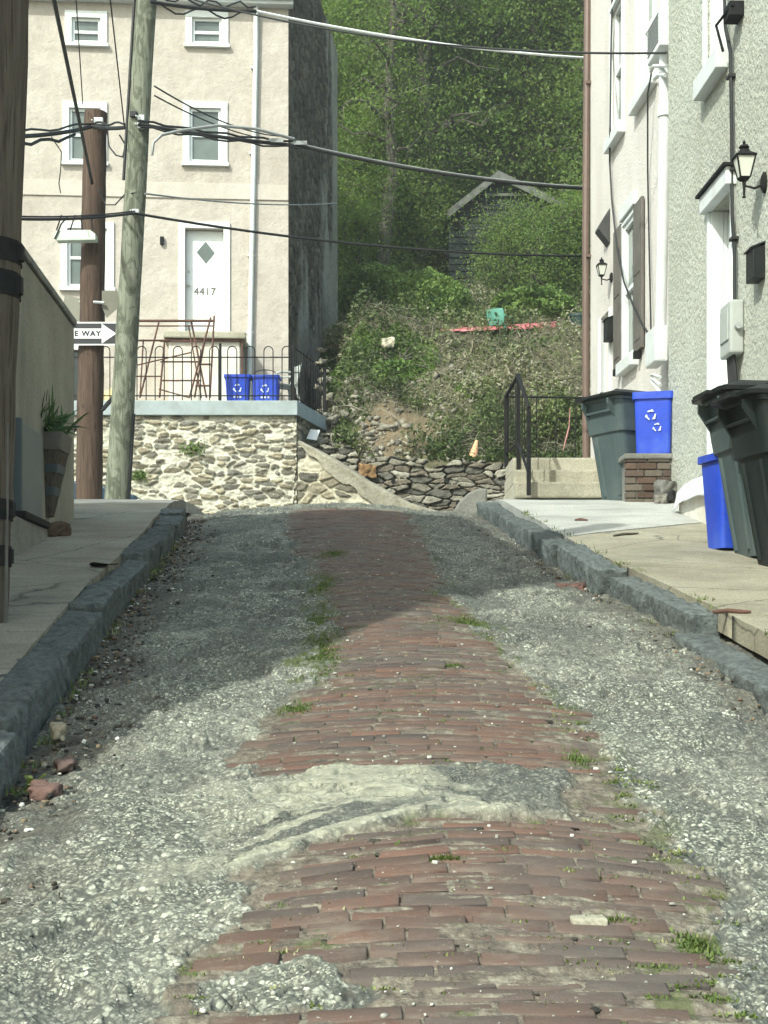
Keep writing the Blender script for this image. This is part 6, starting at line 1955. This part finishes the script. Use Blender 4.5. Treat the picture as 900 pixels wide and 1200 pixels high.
# ---- things lying about on the bank
def bank_things():
    p = ground_hit(585, 384)
    base = (p.x, 31.7, hz(p.x, 31.7) - 0.02)
    z = CZ + (750 - 398) * 31.7 / F
    lawn_chair('garden_chair', 'green plastic garden chair standing on the weedy bank beside the pink sheet', (W(586, 0, 31.7).x, 31.7, z - 0.06), math.radians(148), 'greenpl', s=0.8)
    # long pink red sheet
    V = []; n, m = 60, 10
    a, c = W(500, 394, 31.6), W(652, 388, 31.9)
    for i in range(n):
        t = i / (n - 1); q = a.lerp(c, t)
        w = 0.34 * math.sin(math.pi * min(1, t * 0.9 + 0.1)) ** 0.5
        for k in range(m):
            v = k / (m - 1) - 0.5
            up = 0.03 + 0.10 * (1 - (2 * v) ** 2) * (0.4 + t) + (float(vnoise(np.array([t * 22]), np.array([v * 4]), 311)[0]) - 0.5) * 0.035
            V.append((q.x, q.y + v * 2 * w, q.z + up + 0.05 - 0.03 * t + (0.12 * v)))
    o = np_mesh('pink_sheet', np.array(V), grid_faces(n, m), MT['redsheet'], loc=tuple(a), smooth=True)
    tag(o, 'long rumpled pinkish red sheet lying along the top of the weedy bank', 'sheet')
    o.modifiers.new('thickness', 'SOLIDIFY').thickness = 0.015
    q = ground_hit(553, 543); q = W(553, 542, 27.95)
    root = thing('traffic_cone', 'faded orange traffic cone leaning on top of the dry stone wall', 'cone', q)
    b = MB(); T = Matrix.Rotation(0.22, 3, 'Y')
    b.loft([[T @ v for v in rrect(0.15, 0.15, 0.03, zz)] for zz in (0.0, 0.03)]); 
    b.v = [tuple(Vector(v) + q) for v in b.v]; b.build('base', MT['iron'], root)
    b = MB(); b.lathe([(0.115, 0.03), (0.105, 0.05), (0.03, 0.42), (0.022, 0.43)], 18); b.v = [tuple(T @ Vector(v) + q) for v in b.v]; b.build('cone_body', MT['orange'], root, smooth=40)
    q = W(429, 560, 27.55)
    loose_stone('tan_boulder', 'rounded orange tan boulder tucked behind the sloping wing wall', tuple(q), (0.42, 0.3, 0.24), (0.30, 0.18, 0.09), 321, 0.2, 'boulder')
    q = ground_hit(454, 417)
    loose_stone('pale_stone', 'pale cream stone alone on the bank below the dense bushes', (q.x, q.y, q.z + 0.12), (0.30, 0.2, 0.2), (0.62, 0.55, 0.42), 322, 0.3)
    # concrete block
    q = W(388, 518, 28.2); Y = 28.2
    root = thing('concrete_block', 'hollow concrete block lying on the rubble beside the terrace corner', 'block', q)
    b = MB(); x0, x1, z0, z1 = q.x - 0.20, q.x + 0.20, q.z - 0.02, q.z + 0.17
    t = 0.035
    for (xa, xb, za, zb) in ((x0, x1, z0, z0 + t), (x0, x1, z1 - t, z1), (x0, x0 + t, z0 + t, z1 - t), (x1 - t, x1, z0 + t, z1 - t), (q.x - t / 2, q.x + t / 2, z0 + t, z1 - t)):
        b.b2(xa, xb, Y, Y + 0.19, za, zb)
    b.build('shell', MT['conc_step'], root)
    # white board leaning under the coping
    P = [W(359, 514, 27.3), W(371, 516, 27.3), W(375, 504, 27.45), W(364, 503, 27.45)]
    b = MB(); b.prism(P, (0, 0.03, 0)); tag(b.build('white_board', MT['white_d'], bevel=0.004), 'small white board leaning on the rubble under the coping corner', 'board')
    # dark container at the downpipe
    q = W(679, 384, 32.0); root = thing('planter_tub', 'dark green tub on the bank beside the brown downpipe', 'tub', q)
    b = MB(); b.lathe([(0.16, -0.1), (0.20, 0.1), (0.235, 0.22), (0.25, 0.22), (0.25, 0.27), (0.215, 0.27), (0.2, 0.2)], 20, q); b.build('body', MT['darkgreenpl'], root, smooth=35)
    b = MB(); b.lathe([(0.20, 0.19), (0.02, 0.21)], 20, q); b.build('soil', MT['soil'], root)
    # pink ribbon in the scrub
    b = MB(); b.tube([W(668, 478, 27.3), W(667, 500, 27.3), W(664, 512, 27.28), W(660, 528, 27.3)], [0.006, 0.012, 0.018, 0.010], 5)
    tag(b.build('pink_ribbon', MT['fadedpink']), 'faded pink ribbon hanging in the scrub behind the landing railing', 'ribbon')


bank_things()


def rubble():
    """tumbled stones between the terrace corner and the bare earth: the larger ones singly, chips as stuff"""
    rng = np.random.default_rng(91)
    spots = [(377, 498, 29.2), (384, 470, 29.8), (380, 445, 30.2), (377, 425, 30.6), (392, 492, 28.9), (404, 488, 28.8), (398, 505, 28.5), (375, 455, 29.9), (384, 487, 29.1), (411, 512, 28.2),
             (377, 410, 31.0), (392, 523, 28.0), (405, 530, 27.9), (378, 520, 27.9), (420, 540, 27.7), (381, 435, 30.4), (377, 482, 29.5), (455, 512, 28.6), (466, 532, 28.0)]
    protos = []
    for k in range(4):
        v, f_, c_ = stone_block(rng, (0, 0, 0), 0.34, 0.24, 0.13, 0, 0, n=(10, 10, 6), rough=0.05, col=(0.21, 0.195, 0.155))
        protos.append((np.array([tuple(q) for q in v]), f_, np.array(c_)))
    meshes = []
    for i, (px, py, Y) in enumerate(spots):
        q = W(px, py, Y); q.z = max(q.z, hz(q.x, q.y) + 0.02) if py > 500 else q.z
        if i < 4:
            o = np_mesh('rubble_stone', protos[i][0], protos[i][1], MT['rock'], fcol=protos[i][2], smooth=True); meshes.append(o)
        else:
            o = meshes[i % 4].copy(); COL.objects.link(o)
        o.location = q; o.rotation_euler = (rng.normal() * 0.25, rng.normal() * 0.25, rng.random() * 6); s = 0.45 + 0.5 * rng.random(); o.scale = (s, s, s)
        tag(o, 'pale flat stone tumbled in the rubble between the terrace corner and the dry stone wall', 'stone', 'tumbled stones beside the terrace')
    V = []; Fc = []; C = []
    for i in range(900):
        x = -1.3 + 3.2 * rng.random(); y = 27.75 + 2.4 * rng.random() ** 1.3
        if rng.random() > 0.25 + 0.75 * float(sst(0.9, -0.9, np.array([x]))[0]): continue
        s = 0.02 + 0.07 * rng.random() ** 2; c = np.array((x, y, hz(x, y) + s * 0.3)); b0 = len(V)
        M = Matrix.Rotation(rng.random() * 6, 3, Vector(rng.normal(size=3)).normalized())
        for dx in (-1, 1):
            for dy in (-1, 1):
                for dz in (-1, 1): V.append(np.array(M @ Vector((dx * s * (0.6 + rng.random() * 0.6), dy * s * 0.7, dz * s * 0.4))) + c)
        for q in ((0, 1, 3, 2), (4, 6, 7, 5), (0, 4, 5, 1), (2, 3, 7, 6), (0, 2, 6, 4), (1, 5, 7, 3)): Fc.append([b0 + k for k in q]); 
        C += [np.array((0.27, 0.25, 0.20)) * (0.4 + 0.9 * rng.random())] * 6
    tag(np_mesh('rubble_chips', np.array(V), Fc, MT['chip'], loc=(0, 28, 4.5), fcol=np.array(C)), kind='stuff')


rubble()


# ------------------------------------------------------------------ trees
def tree_meshes(seed, h, spread, nl, low=0.12, size=0.15):
    rng = np.random.default_rng(seed)
    b = MB(); cl = []
    k = 9; pts = []; rs = []
    off = np.zeros(2)
    for i in range(k):
        t = i / (k - 1); off += rng.normal(size=2) * 0.16
        pts.append(Vector((off[0], off[1], h * 0.88 * t - 0.5))); rs.append(0.21 * (h / 11) * (1 - 0.85 * t) + 0.012)
    b.tube(pts, rs, 9)
    def along(t):
        f = t * (k - 1); i = min(int(f), k - 2); return pts[i].lerp(pts[i + 1], f - i), rs[i]
    nb = 26
    for j in range(nb):
        t = low + (0.97 - low) * (j + rng.random()) / nb
        p, r = along(t); a = rng.random() * 2 * math.pi
        L = spread * (0.5 + 0.6 * rng.random()) * (1.05 - 0.55 * t)
        d = Vector((math.cos(a), math.sin(a), 0.15 + 0.55 * rng.random()))
        q = [p]; 
        for m in range(1, 5):
            q.append(p + d * L * m / 4 + Vector((0, 0, -0.22 * L * (m / 4) ** 2)) + Vector(rng.normal(size=3)) * 0.10 * m * 0.5)
        b.tube(q, [max(0.012, r * 0.42 * (1 - 0.2 * m)) for m in range(5)], 5)
        for m in range(1, 5):
            for _ in range(3):
                tw = q[m] + Vector(rng.normal(size=3)) * Vector((1, 1, 0.55)).length * 0.30
                b.tube([q[m], tw], [0.010, 0.004], 3, cap=False)
                cl.append((tw, 0.34 + 0.26 * rng.random()))
    tr = b
    C = np.array([tuple(c) for c, _ in cl]); Rr = np.array([r for _, r in cl])
    idx = rng.integers(0, len(C), nl)
    P = C[idx] + rng.normal(size=(nl, 3)) * (Rr[idx] * 0.62)[:, None] * np.array((1.3, 1.3, 0.36))
    P[:, 2] -= rng.random(nl) ** 2 * 0.22
    tone = 0.26 + 0.52 * _hash(idx, idx * 3 + 1, seed) + 0.10 * (P[:, 2] / h)
    return tr, P, np.clip(tone, 0, 1), rng, size


TREE_PROTO = []


def make_trees():
    kinds = [(601, 11.0, 2.6, 24000, 0.14, 0.105), (602, 12.5, 2.9, 25000, 0.2, 0.11), (603, 9.5, 2.7, 23000, 0.1, 0.105), (604, 13.0, 2.2, 5000, 0.3, 0.11), (605, 6.5, 2.3, 19000, 0.03, 0.10)]
    kinds.append((606, 4.2, 1.8, 10000, 0.2, 0.10))
    meshes = []
    for kd in kinds:
        tr, P, tone, rng, size = tree_meshes(*kd)
        meshes.append((tr, P, tone, rng, size))
    rng = np.random.default_rng(77)
    rows = [(44.5, 7, 4, 1.7), (48, 8, 2, 1.9), (53, 8, 0, 2.2), (58, 9, 1, 2.3), (64, 9, 3, 2.6), (71, 9, 1, 2.9), (79, 9, 3, 3.4)]
    words_ = ['low leafed tree', 'tall spreading tree', 'broad green tree', 'slender sparse tree', 'bushy tree', 'small sapling']
    first = {}
    cnt = 0
    sites = []
    for (Y, n, kd, step) in rows:
        cx = 0.055 * Y
        for i in range(n):
            x = cx + (i - (n - 1) / 2) * step + rng.normal() * 0.5
            sites.append((x, Y + rng.normal() * 1.2, int(rng.integers(0, 5)) if kd != 4 else (4 if i % 2 else 2)))
    # two close on the left beside the gable and a few over the shed
    sites += [(-0.55, 40.2, 4), (0.5, 43.0, 2), (1.35, 45.8, 4), (7.2, 42.0, 4), (6.8, 45.5, 0), (4.4, 46.2, 3), (2.6, 46.6, 1), (3.75, 39.6, 5), (4.9, 39.8, 5), (4.2, 38.8, 5), (5.9, 39.3, 5), (0.4, 41.0, 3), (1.2, 42.2, 3), (6.4, 42.6, 3), (3.0, 46.0, 3), (4.9, 46.4, 3), (0.1, 46.0, 3), (2.2, 49.0, 3)]
    for (x, y, kd) in sites:
        if 1.2 < x < 5.8 and 40.4 < y < 45.6 and kd != 3: continue
        z = hz(x, y)
        ppx = 450 + F * x / y
        if ppx < 310 or ppx > 790: continue
        hgt = 'low on the slope' if y < 43 else 'just behind the shed' if y < 50 else 'halfway up the hillside' if y < 61 else 'high on the hillside'
        lat = 'behind the cream house' if ppx < 385 else 'beside the peeling gable' if ppx < 450 else 'between gable and shed' if ppx < 520 else 'in line with the left of the shed' if ppx < 590 else 'in line with the right of the shed' if ppx < 690 else 'behind the pink house'
        lab = '%s %s %s' % (words_[kd], hgt, lat)
        if kd not in first:
            root = thing('tree', lab, 'tree', (0, 0, 0), 'trees on the wooded hillside')
            tr, P, tone, r2, size = meshes[kd]
            t_ = tr.build('trunk', MT['bark'], root, world=False, smooth=True)
            c_ = leafs('crown', P, size, MT['leaf_t'], r2, root, dark=tone, aspect=0.5, nb=0.5, tj=0.09)
            first[kd] = (root, t_, c_)
        else:
            r0, t0, c0 = first[kd]
            root = r0.copy(); COL.objects.link(root)
            for ch in (t0, c0):
                q = ch.copy(); COL.objects.link(q); q.parent = root
        root['label'] = lab
        root.location = (x, y, z - 0.1); root.rotation_euler = (0, 0, rng.random() * 6.28); s = (0.85 + 0.35 * rng.random()) if kd != 5 else 0.78; root.scale = (s, s, s * (0.95 + 0.2 * rng.random()))
        cnt += 1


make_trees()


# ------------------------------------------------------------------ overhead cables
def sag(a, b, s, n=14):
    a = Vector(a); b = Vector(b); return [a.lerp(b, t) + Vector((0, 0, -4 * s * t * (1 - t))) for t in np.linspace(0, 1, n)]


def cable(label, pts, r, mat='cable', wobble=0.0, extra=None):
    b = MB(); b.tube(pts, r, 6)
    for e, rr_ in (extra or []): b.tube(e, rr_, 6)
    o = b.build('overhead_cable', MT[mat], smooth=True)
    return tag(o, label, 'cable', 'overhead cables')


def cables():
    P1 = lambda z, dx=0.0: pt_on(PB1, PT1, z) + Vector((dx, -0.22, 0))
    P2 = lambda z, dx=0.0: pt_on(PB2, PT2, z) + Vector((dx, -0.2, 0))
    PN = lambda z, dx=0.0: pt_on(PB0, PT0, z) + Vector((dx, 0.15, 0))
    # main bundle
    q = W(165, 146, 18.8)
    far = W(700, 222, 21.5)
    A = sag(q, W(350, 171, 19.5), 0.02); B = sag(W(350, 171, 19.5), far, 0.10)
    b = MB(); b.tube(A[:-1] + B, [0.025] * (len(A) - 1) + [0.019] * len(B), 7)
    b.tube([p + Vector((0, 0, 0.045 + 0.015 * math.sin(i * 2.1))) for i, p in enumerate(A)], 0.016, 5)
    b.tube([p + Vector((0, -0.02, -0.04 + 0.02 * math.sin(i * 1.7))) for i, p in enumerate(A)], 0.014, 5)
    # lashing wire of the far half
    tag(b.build('overhead_cable', MT['cable'], smooth=True), 'thick black cable bundle crossing the view from the pale pole to behind the pink house', 'cable', 'overhead cables')
    b = MB(); b.tube([p + Vector((0.0, -0.01, 0.026)) for p in B], 0.013, 6)
    for p in (B[0], A[-3]): b.box(p + Vector((0, -0.02, 0.03)), (0.22, 0.04, 0.05))
    tag(b.build('overhead_cable', MT['cable_g'], smooth=True), 'silvery wire lashed on top of the thick black cable before the trees', 'cable', 'overhead cables')
    C = sag(W(-40, 158, 15.5), W(106, 149, 19.7), 0.06) + sag(W(110, 149, 19.75), q, 0.03)
    b = MB(); b.tube(C, 0.026, 7); b.tube([p + Vector((0, 0, 0.06 + 0.02 * math.sin(i * 1.3))) for i, p in enumerate(C)], 0.014, 5); b.tube([p + Vector((0, 0, -0.075 + 0.03 * math.sin(i * 1.9))) for i, p in enumerate(C[:12])], 0.02, 5)
    tag(b.build('overhead_cable', MT['cable'], smooth=True), 'thick tangled black cable bundle between the left edge, the brown pole and the pale pole', 'cable', 'overhead cables')
    # lower cable
    cable('black cable running from the left past both far poles at splice box height', sag(W(-30, 254, 16.0), W(158, 250, 18.75), 0.05), 0.018, extra=[([p + Vector((0, 0, 0.05)) for p in sag(W(-30, 256, 16.0), W(158, 252, 18.75), 0.05)], 0.011)])
    cable('lower dark cable crossing from the pale pole past the numbered door', sag(W(158, 250, 18.75), W(702, 300, 21.5), 0.14, 24), 0.017)
    # bright alloy cable at the top
    cable('bright bare cable crossing the top of the view in front of the trees', sag(W(300, 13, 19.6), W(705, 69, 21.5), 0.10), 0.018, 'cable_w')
    T = sag(W(176, 2, 18.8), W(300, 13, 19.6), 0.03)
    cable('tangled black wires at the top beside the pale pole', T, 0.022, extra=[([p + Vector((0, 0, 0.08 + 0.05 * math.sin(i * 1.9))) for i, p in enumerate(T)], 0.012), ([p + Vector((0, 0, -0.05 + 0.06 * math.sin(i * 1.1 + 1))) for i, p in enumerate(T)], 0.012)])
    s, z = FP.hit(781, 62, 0.2)
    cable('thin dark wire from the top left to the bracket on the pink house', sag(W(200, -8, 18.9), FP.p(s, 0.2, z), 0.22, 24), 0.012)
    # guy and thin lines
    cable('black cable dropping steeply from the top left to the brown pole', sag(W(55, -40, 12.0), W(108, 215, 19.7), 0.0), 0.020)
    cable('hair thin vertical wire dropping before the upper left window of the cream house', sag(W(88, -20, 15.0), W(97, 122, 19.8), 0.0), 0.007)
    cable('hair thin wire dropping between the brown pole and the pale pole', sag(W(127, -20, 15.0), W(146, 150, 19.0), 0.0), 0.008)
    cable('upper of two thin service wires from the pale pole to the cream house', sag(W(181, 101, 18.8), W(345, 160, 29.5), 0.18, 18), 0.011)
    cable('lower of two thin service wires from the pale pole to the cream house', sag(W(181, 112, 18.8), W(345, 165, 29.5), 0.16, 18), 0.010)
    cable('thin grey service wire crossing the cream house wall above its door', sag(W(170, 227, 18.85), W(395, 238, 30.5), 0.08, 18), 0.012, 'cable_g')
    cable('curled grey cable leaving the pale pole beside the middle window', [W(178, 182, 18.8), W(180, 167, 18.78), W(190, 158, 18.8), W(212, 153, 18.85), W(255, 147, 19.0), W(300, 151, 19.2), W(345, 163, 19.45)], 0.020, 'cable_g')
    cable('loose black loop hanging between the brown and the pale pole', [W(125, 150, 19.6), W(128, 172, 19.5), W(136, 182, 19.4), W(144, 184, 19.2), W(147, 170, 19.0), W(140, 158, 18.9)], 0.011)
    cable('thin black loop linking the brown pole and the pale pole above the signs', [W(116, 222, 19.7), W(124, 240, 19.5), W(135, 240, 19.3), W(146, 228, 19.0), W(158, 226, 18.8)], 0.009)
    cable('frayed thin black wire hanging left of the brown pole', [W(60, 160, 19.0), W(72, 178, 19.2), W(71, 200, 19.2), W(69, 215, 19.2), W(71, 226, 19.2)], 0.008)


cables()


# ------------------------------------------------------------------ small things in the street
def grass():
    rng = np.random.default_rng(33); V = []; Fc = []; C = []
    def blade(x, y, z, h, tone):
        a = rng.random() * 6.28; lean = 0.2 + 0.7 * rng.random(); w = 0.0022 + 0.003 * rng.random()
        d = np.array((math.cos(a) * lean, math.sin(a) * lean, 1.0)); d /= np.linalg.norm(d); s = np.array((-math.sin(a), math.cos(a), 0)) * w
        p = np.array((x, y, z)); b0 = len(V)
        for t in (0, 0.55, 1.0):
            q = p + d * h * t + np.array((0, 0, -0.3 * h * lean * t * t)); ww = 1 - 0.85 * t
            V.append(q - s * ww); V.append(q + s * ww)
        for k in range(2): Fc.append([b0 + 2 * k, b0 + 2 * k + 1, b0 + 2 * k + 3, b0 + 2 * k + 2]); C.append([tone, rng.random(), 0])
    for (mx, my, rx, ry) in MOSS:
        n = int(1100 * (rx * ry) ** 0.5 / 0.25 * min(1, (my / 6) ** 0.5))
        for _ in range(n):
            r = rng.normal(size=2) * 0.42; x, y = mx + r[0] * rx, my + r[1] * ry
            blade(x, y, float(hbase(x, y)) - 0.004, (0.006 + 0.014 * rng.random()) * (1 + 0.08 * my / 5), 0.15 + 0.6 * rng.random())
    # tufts in the joints and along the brick edges
    for _ in range(420):
        y = 2.9 + 6.5 * rng.random() ** 1.4; u = rng.random()
        x = float(bl(y)) + (float(br(y)) - float(bl(y))) * (u if rng.random() < 0.55 else (0.93 + 0.12 * rng.random()))
        if float(patch_d(np.array(x), np.array(y))) > 0.0: continue
        tone = 0.3 + 0.7 * rng.random()
        for _k in range(int(6 + 26 * rng.random() ** 2)):
            r = rng.normal(size=2) * np.array((0.018, 0.007)); blade(x + r[0], y + r[1], float(hbase(x, y)) - 0.004, 0.005 + 0.010 * rng.random(), min(1, tone + 0.1 * rng.normal()))
    # along kerbs and pavement edges
    for _ in range(110):
        y = 4.5 + 9 * rng.random(); side = rng.random() < 0.6
        x = (float(kr(y)) + (0.22 if rng.random() < 0.6 else -0.02)) if side else float(kl(y)) + 0.03
        z = float(zs(y)) if x > float(kr(y)) else float(hbase(x, y)) - 0.01
        tone = 0.3 + 0.6 * rng.random()
        for _k in range(int(5 + 14 * rng.random())):
            r = rng.normal(size=2) * 0.025; blade(x + r[0], y + r[1], z, 0.02 + 0.03 * rng.random(), tone)
    tag(np_mesh('grass', np.array(V), Fc, MT['leaf_g'], fcol=np.array(C)), kind='stuff')


grass()


def debris_and_dark_holes():
    rng = np.random.default_rng(35); V = []; Fc = []; C = []
    pal = [(0.03, 0.028, 0.025), (0.07, 0.06, 0.045), (0.14, 0.10, 0.065), (0.20, 0.15, 0.10), (0.55, 0.54, 0.50), (0.30, 0.29, 0.25), (0.13, 0.075, 0.06)]
    def chip(x, y, z, s, flat, col):
        b0 = len(V); M = Matrix.Rotation(rng.random() * 6.28, 3, 'Z') @ Matrix.Rotation(rng.normal() * 0.35, 3, 'X')
        sx = 0.6 + 0.9 * rng.random(); sy = 0.5 + 0.5 * rng.random()
        for dx, dy, dz in ((-1, -.7, -1), (1, -1, -1), (.8, 1, -1), (-1, .8, -1), (-.7, -.5, 1), (.7, -.8, 1), (.6, .7, 1), (-.8, .6, 1)):
            V.append(np.array(M @ Vector((dx * s * sx, dy * s * sy, dz * s * flat))) + np.array((x, y, z + s * flat)))
        for q in ((0, 3, 2, 1), (4, 5, 6, 7), (0, 1, 5, 4), (1, 2, 6, 5), (2, 3, 7, 6), (3, 0, 4, 7)): Fc.append([b0 + k for k in q]); C.append(col)
    for _ in range(3800):
        y = 3.2 + 11.5 * rng.random(); left = rng.random() < 0.6
        off = abs(rng.normal()) * (0.16 if left else 0.12) + 0.01
        x = float(kl(y)) + off if left else float(kr(y)) - off
        s = 0.003 + 0.010 * rng.random() ** 2.6
        k = rng.choice(len(pal), p=(0.27, 0.24, 0.16, 0.11, 0.06, 0.12, 0.04))
        chip(x, y, float(hbase(x, y)) - 0.004, s, 0.2 + 0.5 * rng.random(), np.array(pal[k]) * (0.7 + 0.6 * rng.random()))
    # loose stones over the whole carriageway
    for _ in range(1500):
        y = 2.6 + 10 * rng.random() ** 1.5; x = float(kl(y)) + (float(kr(y)) - float(kl(y))) * rng.random()
        chip(x, y, float(hbase(x, y)) + 0.001, 0.0025 + 0.006 * rng.random() ** 3, 0.5, np.array((0.50, 0.49, 0.43)) * (0.25 + 0.95 * rng.random()))
    for (x, y, wd) in JOINTS:  # flat dark chips: shade of open brick-end holes, put in as colour
        if y > 6.5: continue
        chip(x, y, float(hbase(x, y)) + 0.0005, 0.006 + 0.007 * rng.random(), 0.12, np.array((0.035, 0.033, 0.027)) * (0.6 + rng.random()))
    tag(np_mesh('debris_and_dark_holes', np.array(V), Fc, MT['chip'], fcol=np.array(C)), kind='stuff')


debris_and_dark_holes()


def street_point(px, py, lift=1.3):
    """pixel -> (x, y) on the street plane"""
    Y = F * lift / (py - 453); return (px - 450) / F * Y, Y


def small_things():
    x, y = street_point(70, 869); loose_stone('concrete_lump', 'tan squared concrete lump sitting in the left gutter', (x, y, float(hbase(x, y)) - 0.01), (0.085, 0.06, 0.075), (0.30, 0.265, 0.20), 401, 0.1, 'lump', pitch=0)
    x, y = street_point(54, 928); loose_stone('loose_brick', 'broken pinkish brick lying flat below the weed in the left gutter', (x, y, float(hbase(x, y)) - 0.02), (0.13, 0.09, 0.045), (0.15, 0.09, 0.075), 402, 0.2, 'brick')
    x, y = street_point(76, 892); loose_stone('loose_brick', 'dull brick sunk among dark litter just below the tan concrete lump', (x, y, float(hbase(x, y)) - 0.025), (0.17, 0.08, 0.045), (0.11, 0.075, 0.065), 403, 0.3, 'brick')
    x, y = street_point(669, 691); loose_stone('loose_brick', 'red brick end showing in the gutter under the right kerb', (x, y, float(hbase(x, y)) - 0.03), (0.22, 0.2, 0.06), (0.14, 0.08, 0.065), 404, -0.2, 'brick')
    x, y = street_point(689, 1073, 1.2); b = MB(); b.box((x, y, float(hbase(x, y)) - 0.012), (0.082, 0.056, 0.045), 0.04); tag(b.build('white_stone', MT['conc_step'], bevel=0.006), 'squared whitish stone set among the bricks at the lower right', 'stone')
    #('white_stone', 'squared whitish stone among the bricks at the lower right', (x, y, float(hbase(x, y)) - 0.03), (0.085, 0.075, 0.042), (0.52, 0.50, 0.43), 405, 0.05)
    # weed in the gutter
    rng = np.random.default_rng(55); V = []; Fc = []; C = []
    x, y = street_point(38, 918); z = float(hbase(x, y))
    for i in range(15):
        a = rng.random() * 6.28; lean = 0.5 + 0.7 * rng.random(); L = 0.05 + 0.06 * rng.random(); b0 = len(V)
        d = np.array((math.cos(a) * lean, math.sin(a) * lean, 1.0)); d /= np.linalg.norm(d); s = np.array((-math.sin(a), math.cos(a), 0))
        for t, w in ((0, 0.003), (0.4, 0.012), (0.75, 0.014), (1, 0.002)):
            q = np.array((x, y, z)) + d * L * t + np.array((0, 0, -0.05 * t * t * lean)); V.append(q - s * w); V.append(q + s * w)
        for k in range(3): Fc.append([b0 + 2 * k, b0 + 2 * k + 1, b0 + 2 * k + 3, b0 + 2 * k + 2]); C.append([0.45 + 0.4 * rng.random()] * 3)
    tag(np_mesh('gutter_weed', np.array(V), Fc, MT['leaf_g'], loc=(x, y, z), fcol=np.array(C)), 'small bright green weed growing against the near left kerb', 'weed')
    # sticks and a dead leaf on the pavements
    def lift_pt(px, py): 
        Y = F * (CZ - 0.155) / (py - 453); return Vector(((px - 450) / F * Y, Y, float(zs(Y)) + 0.012))
    for (a, c, r, m_, lab) in (((674, 611), (689, 611), 0.018, 'rust', 'short reddish stick on the pale right pavement slab'), ((719, 629), (748, 626), 0.011, 'bark', 'dark twig on the tan right pavement below the pale slab'), ((836, 719), (880, 718.5), 0.013, 'rust', 'rusty brown stick on the near right pavement above the broken kerb')):
        p, q = lift_pt(*a), lift_pt(*c)
        b = MB(); b.tube([p, p.lerp(q, 0.4) + Vector((0, 0.012, 0.006)), p.lerp(q, 0.7), q], [r * 0.7, r, r, r * 0.5], 7)
        tag(b.build('stick', MT[m_], smooth=True), lab, 'stick')
    p = lift_pt(121, 664)
    b = MB(); n = 10
    b.prism([p + Vector((0.09 * math.cos(t) * (1 + 0.2 * math.sin(3 * t)), 0.10 * math.sin(t), 0.006 + 0.006 * math.sin(2 * t))) for t in [6.283 * k / n for k in range(n)]], (0, 0, 0.006))
    tag(b.build('dead_leaf', MT['iron']), 'dark flattened leaf lying on the left pavement', 'leaf')


small_things()
# ------------------------------------------------------------------ light and camera
EL, AZ = math.radians(43), math.radians(36)        # light travels towards azimuth AZ east of +y
d = Vector((math.sin(AZ) * math.cos(EL), math.cos(AZ) * math.cos(EL), -math.sin(EL)))
sun = bpy.data.lights.new('sun', 'SUN'); sun.energy = 2.65; sun.angle = math.radians(0.7); sun.color = (0.95, 1.0, 0.91)
so = bpy.data.objects.new('sun', sun); COL.objects.link(so); so.rotation_euler = d.to_track_quat('-Z', 'Y').to_euler(); so.location = (-10, -20, 30)
w = bpy.data.worlds.new('World'); SC.world = w; w.use_nodes = True
nt = w.node_tree; bg = nt.nodes['Background']
sky = nt.nodes.new('ShaderNodeTexSky'); sky.sky_type = 'NISHITA'; sky.sun_disc = False
sky.sun_elevation = EL; sky.sun_rotation = math.pi + AZ; sky.air_density = 1.2; sky.dust_density = 2.5; sky.ozone_density = 1.0
tint = nt.nodes.new('ShaderNodeMix'); tint.data_type = 'RGBA'; tint.blend_type = 'MULTIPLY'; tint.inputs[0].default_value = 1.0; tint.inputs[7].default_value = (0.99, 1.06, 0.93, 1)
nt.links.new(sky.outputs[0], tint.inputs[6]); nt.links.new(tint.outputs[2], bg.inputs[0]); bg.inputs[1].default_value = 0.15
cam = bpy.data.cameras.new('camera'); co = bpy.data.objects.new('camera', cam); COL.objects.link(co)
co.location = CAM; co.rotation_euler = (math.pi / 2, 0, 0)
cam.sensor_fit = 'AUTO'; cam.sensor_width = 36; cam.lens = F / 1200 * 36; cam.shift_y = (HZ - 600) / 1200
cam.clip_end = 1000; cam.clip_start = 0.05
SC.camera = co
SC.view_settings.view_transform = 'Standard'; SC.view_settings.look = 'None'; SC.view_settings.gamma = 1; SC.view_settings.use_curve_mapping = False
SC.view_settings.exposure = 1.18
SC.cycles.max_bounces = 6; SC.cycles.diffuse_bounces = 3; SC.cycles.glossy_bounces = 2; SC.cycles.transmission_bounces = 3; SC.cycles.transparent_max_bounces = 4
SC.cycles.use_denoising = True


def added_haze():  # added veil that lifts the far blacks, standing in for windscreen glare
    b = MB(); b.b2(-161, 161, -91, 121, -17, 76)
    M = bpy.data.materials.new('added_veil'); M.use_nodes = True; t = M.node_tree; t.nodes.clear()
    o = t.nodes.new('ShaderNodeOutputMaterial'); v = t.nodes.new('ShaderNodeVolumePrincipled')
    v.inputs['Color'].default_value = (0.92, 0.95, 0.90, 1); v.inputs['Density'].default_value = 0.0016; v.inputs['Anisotropy'].default_value = 0.3
    t.links.new(v.outputs[0], o.inputs['Volume'])
    tag(b.build('added_haze', M), kind='stuff')


added_haze()
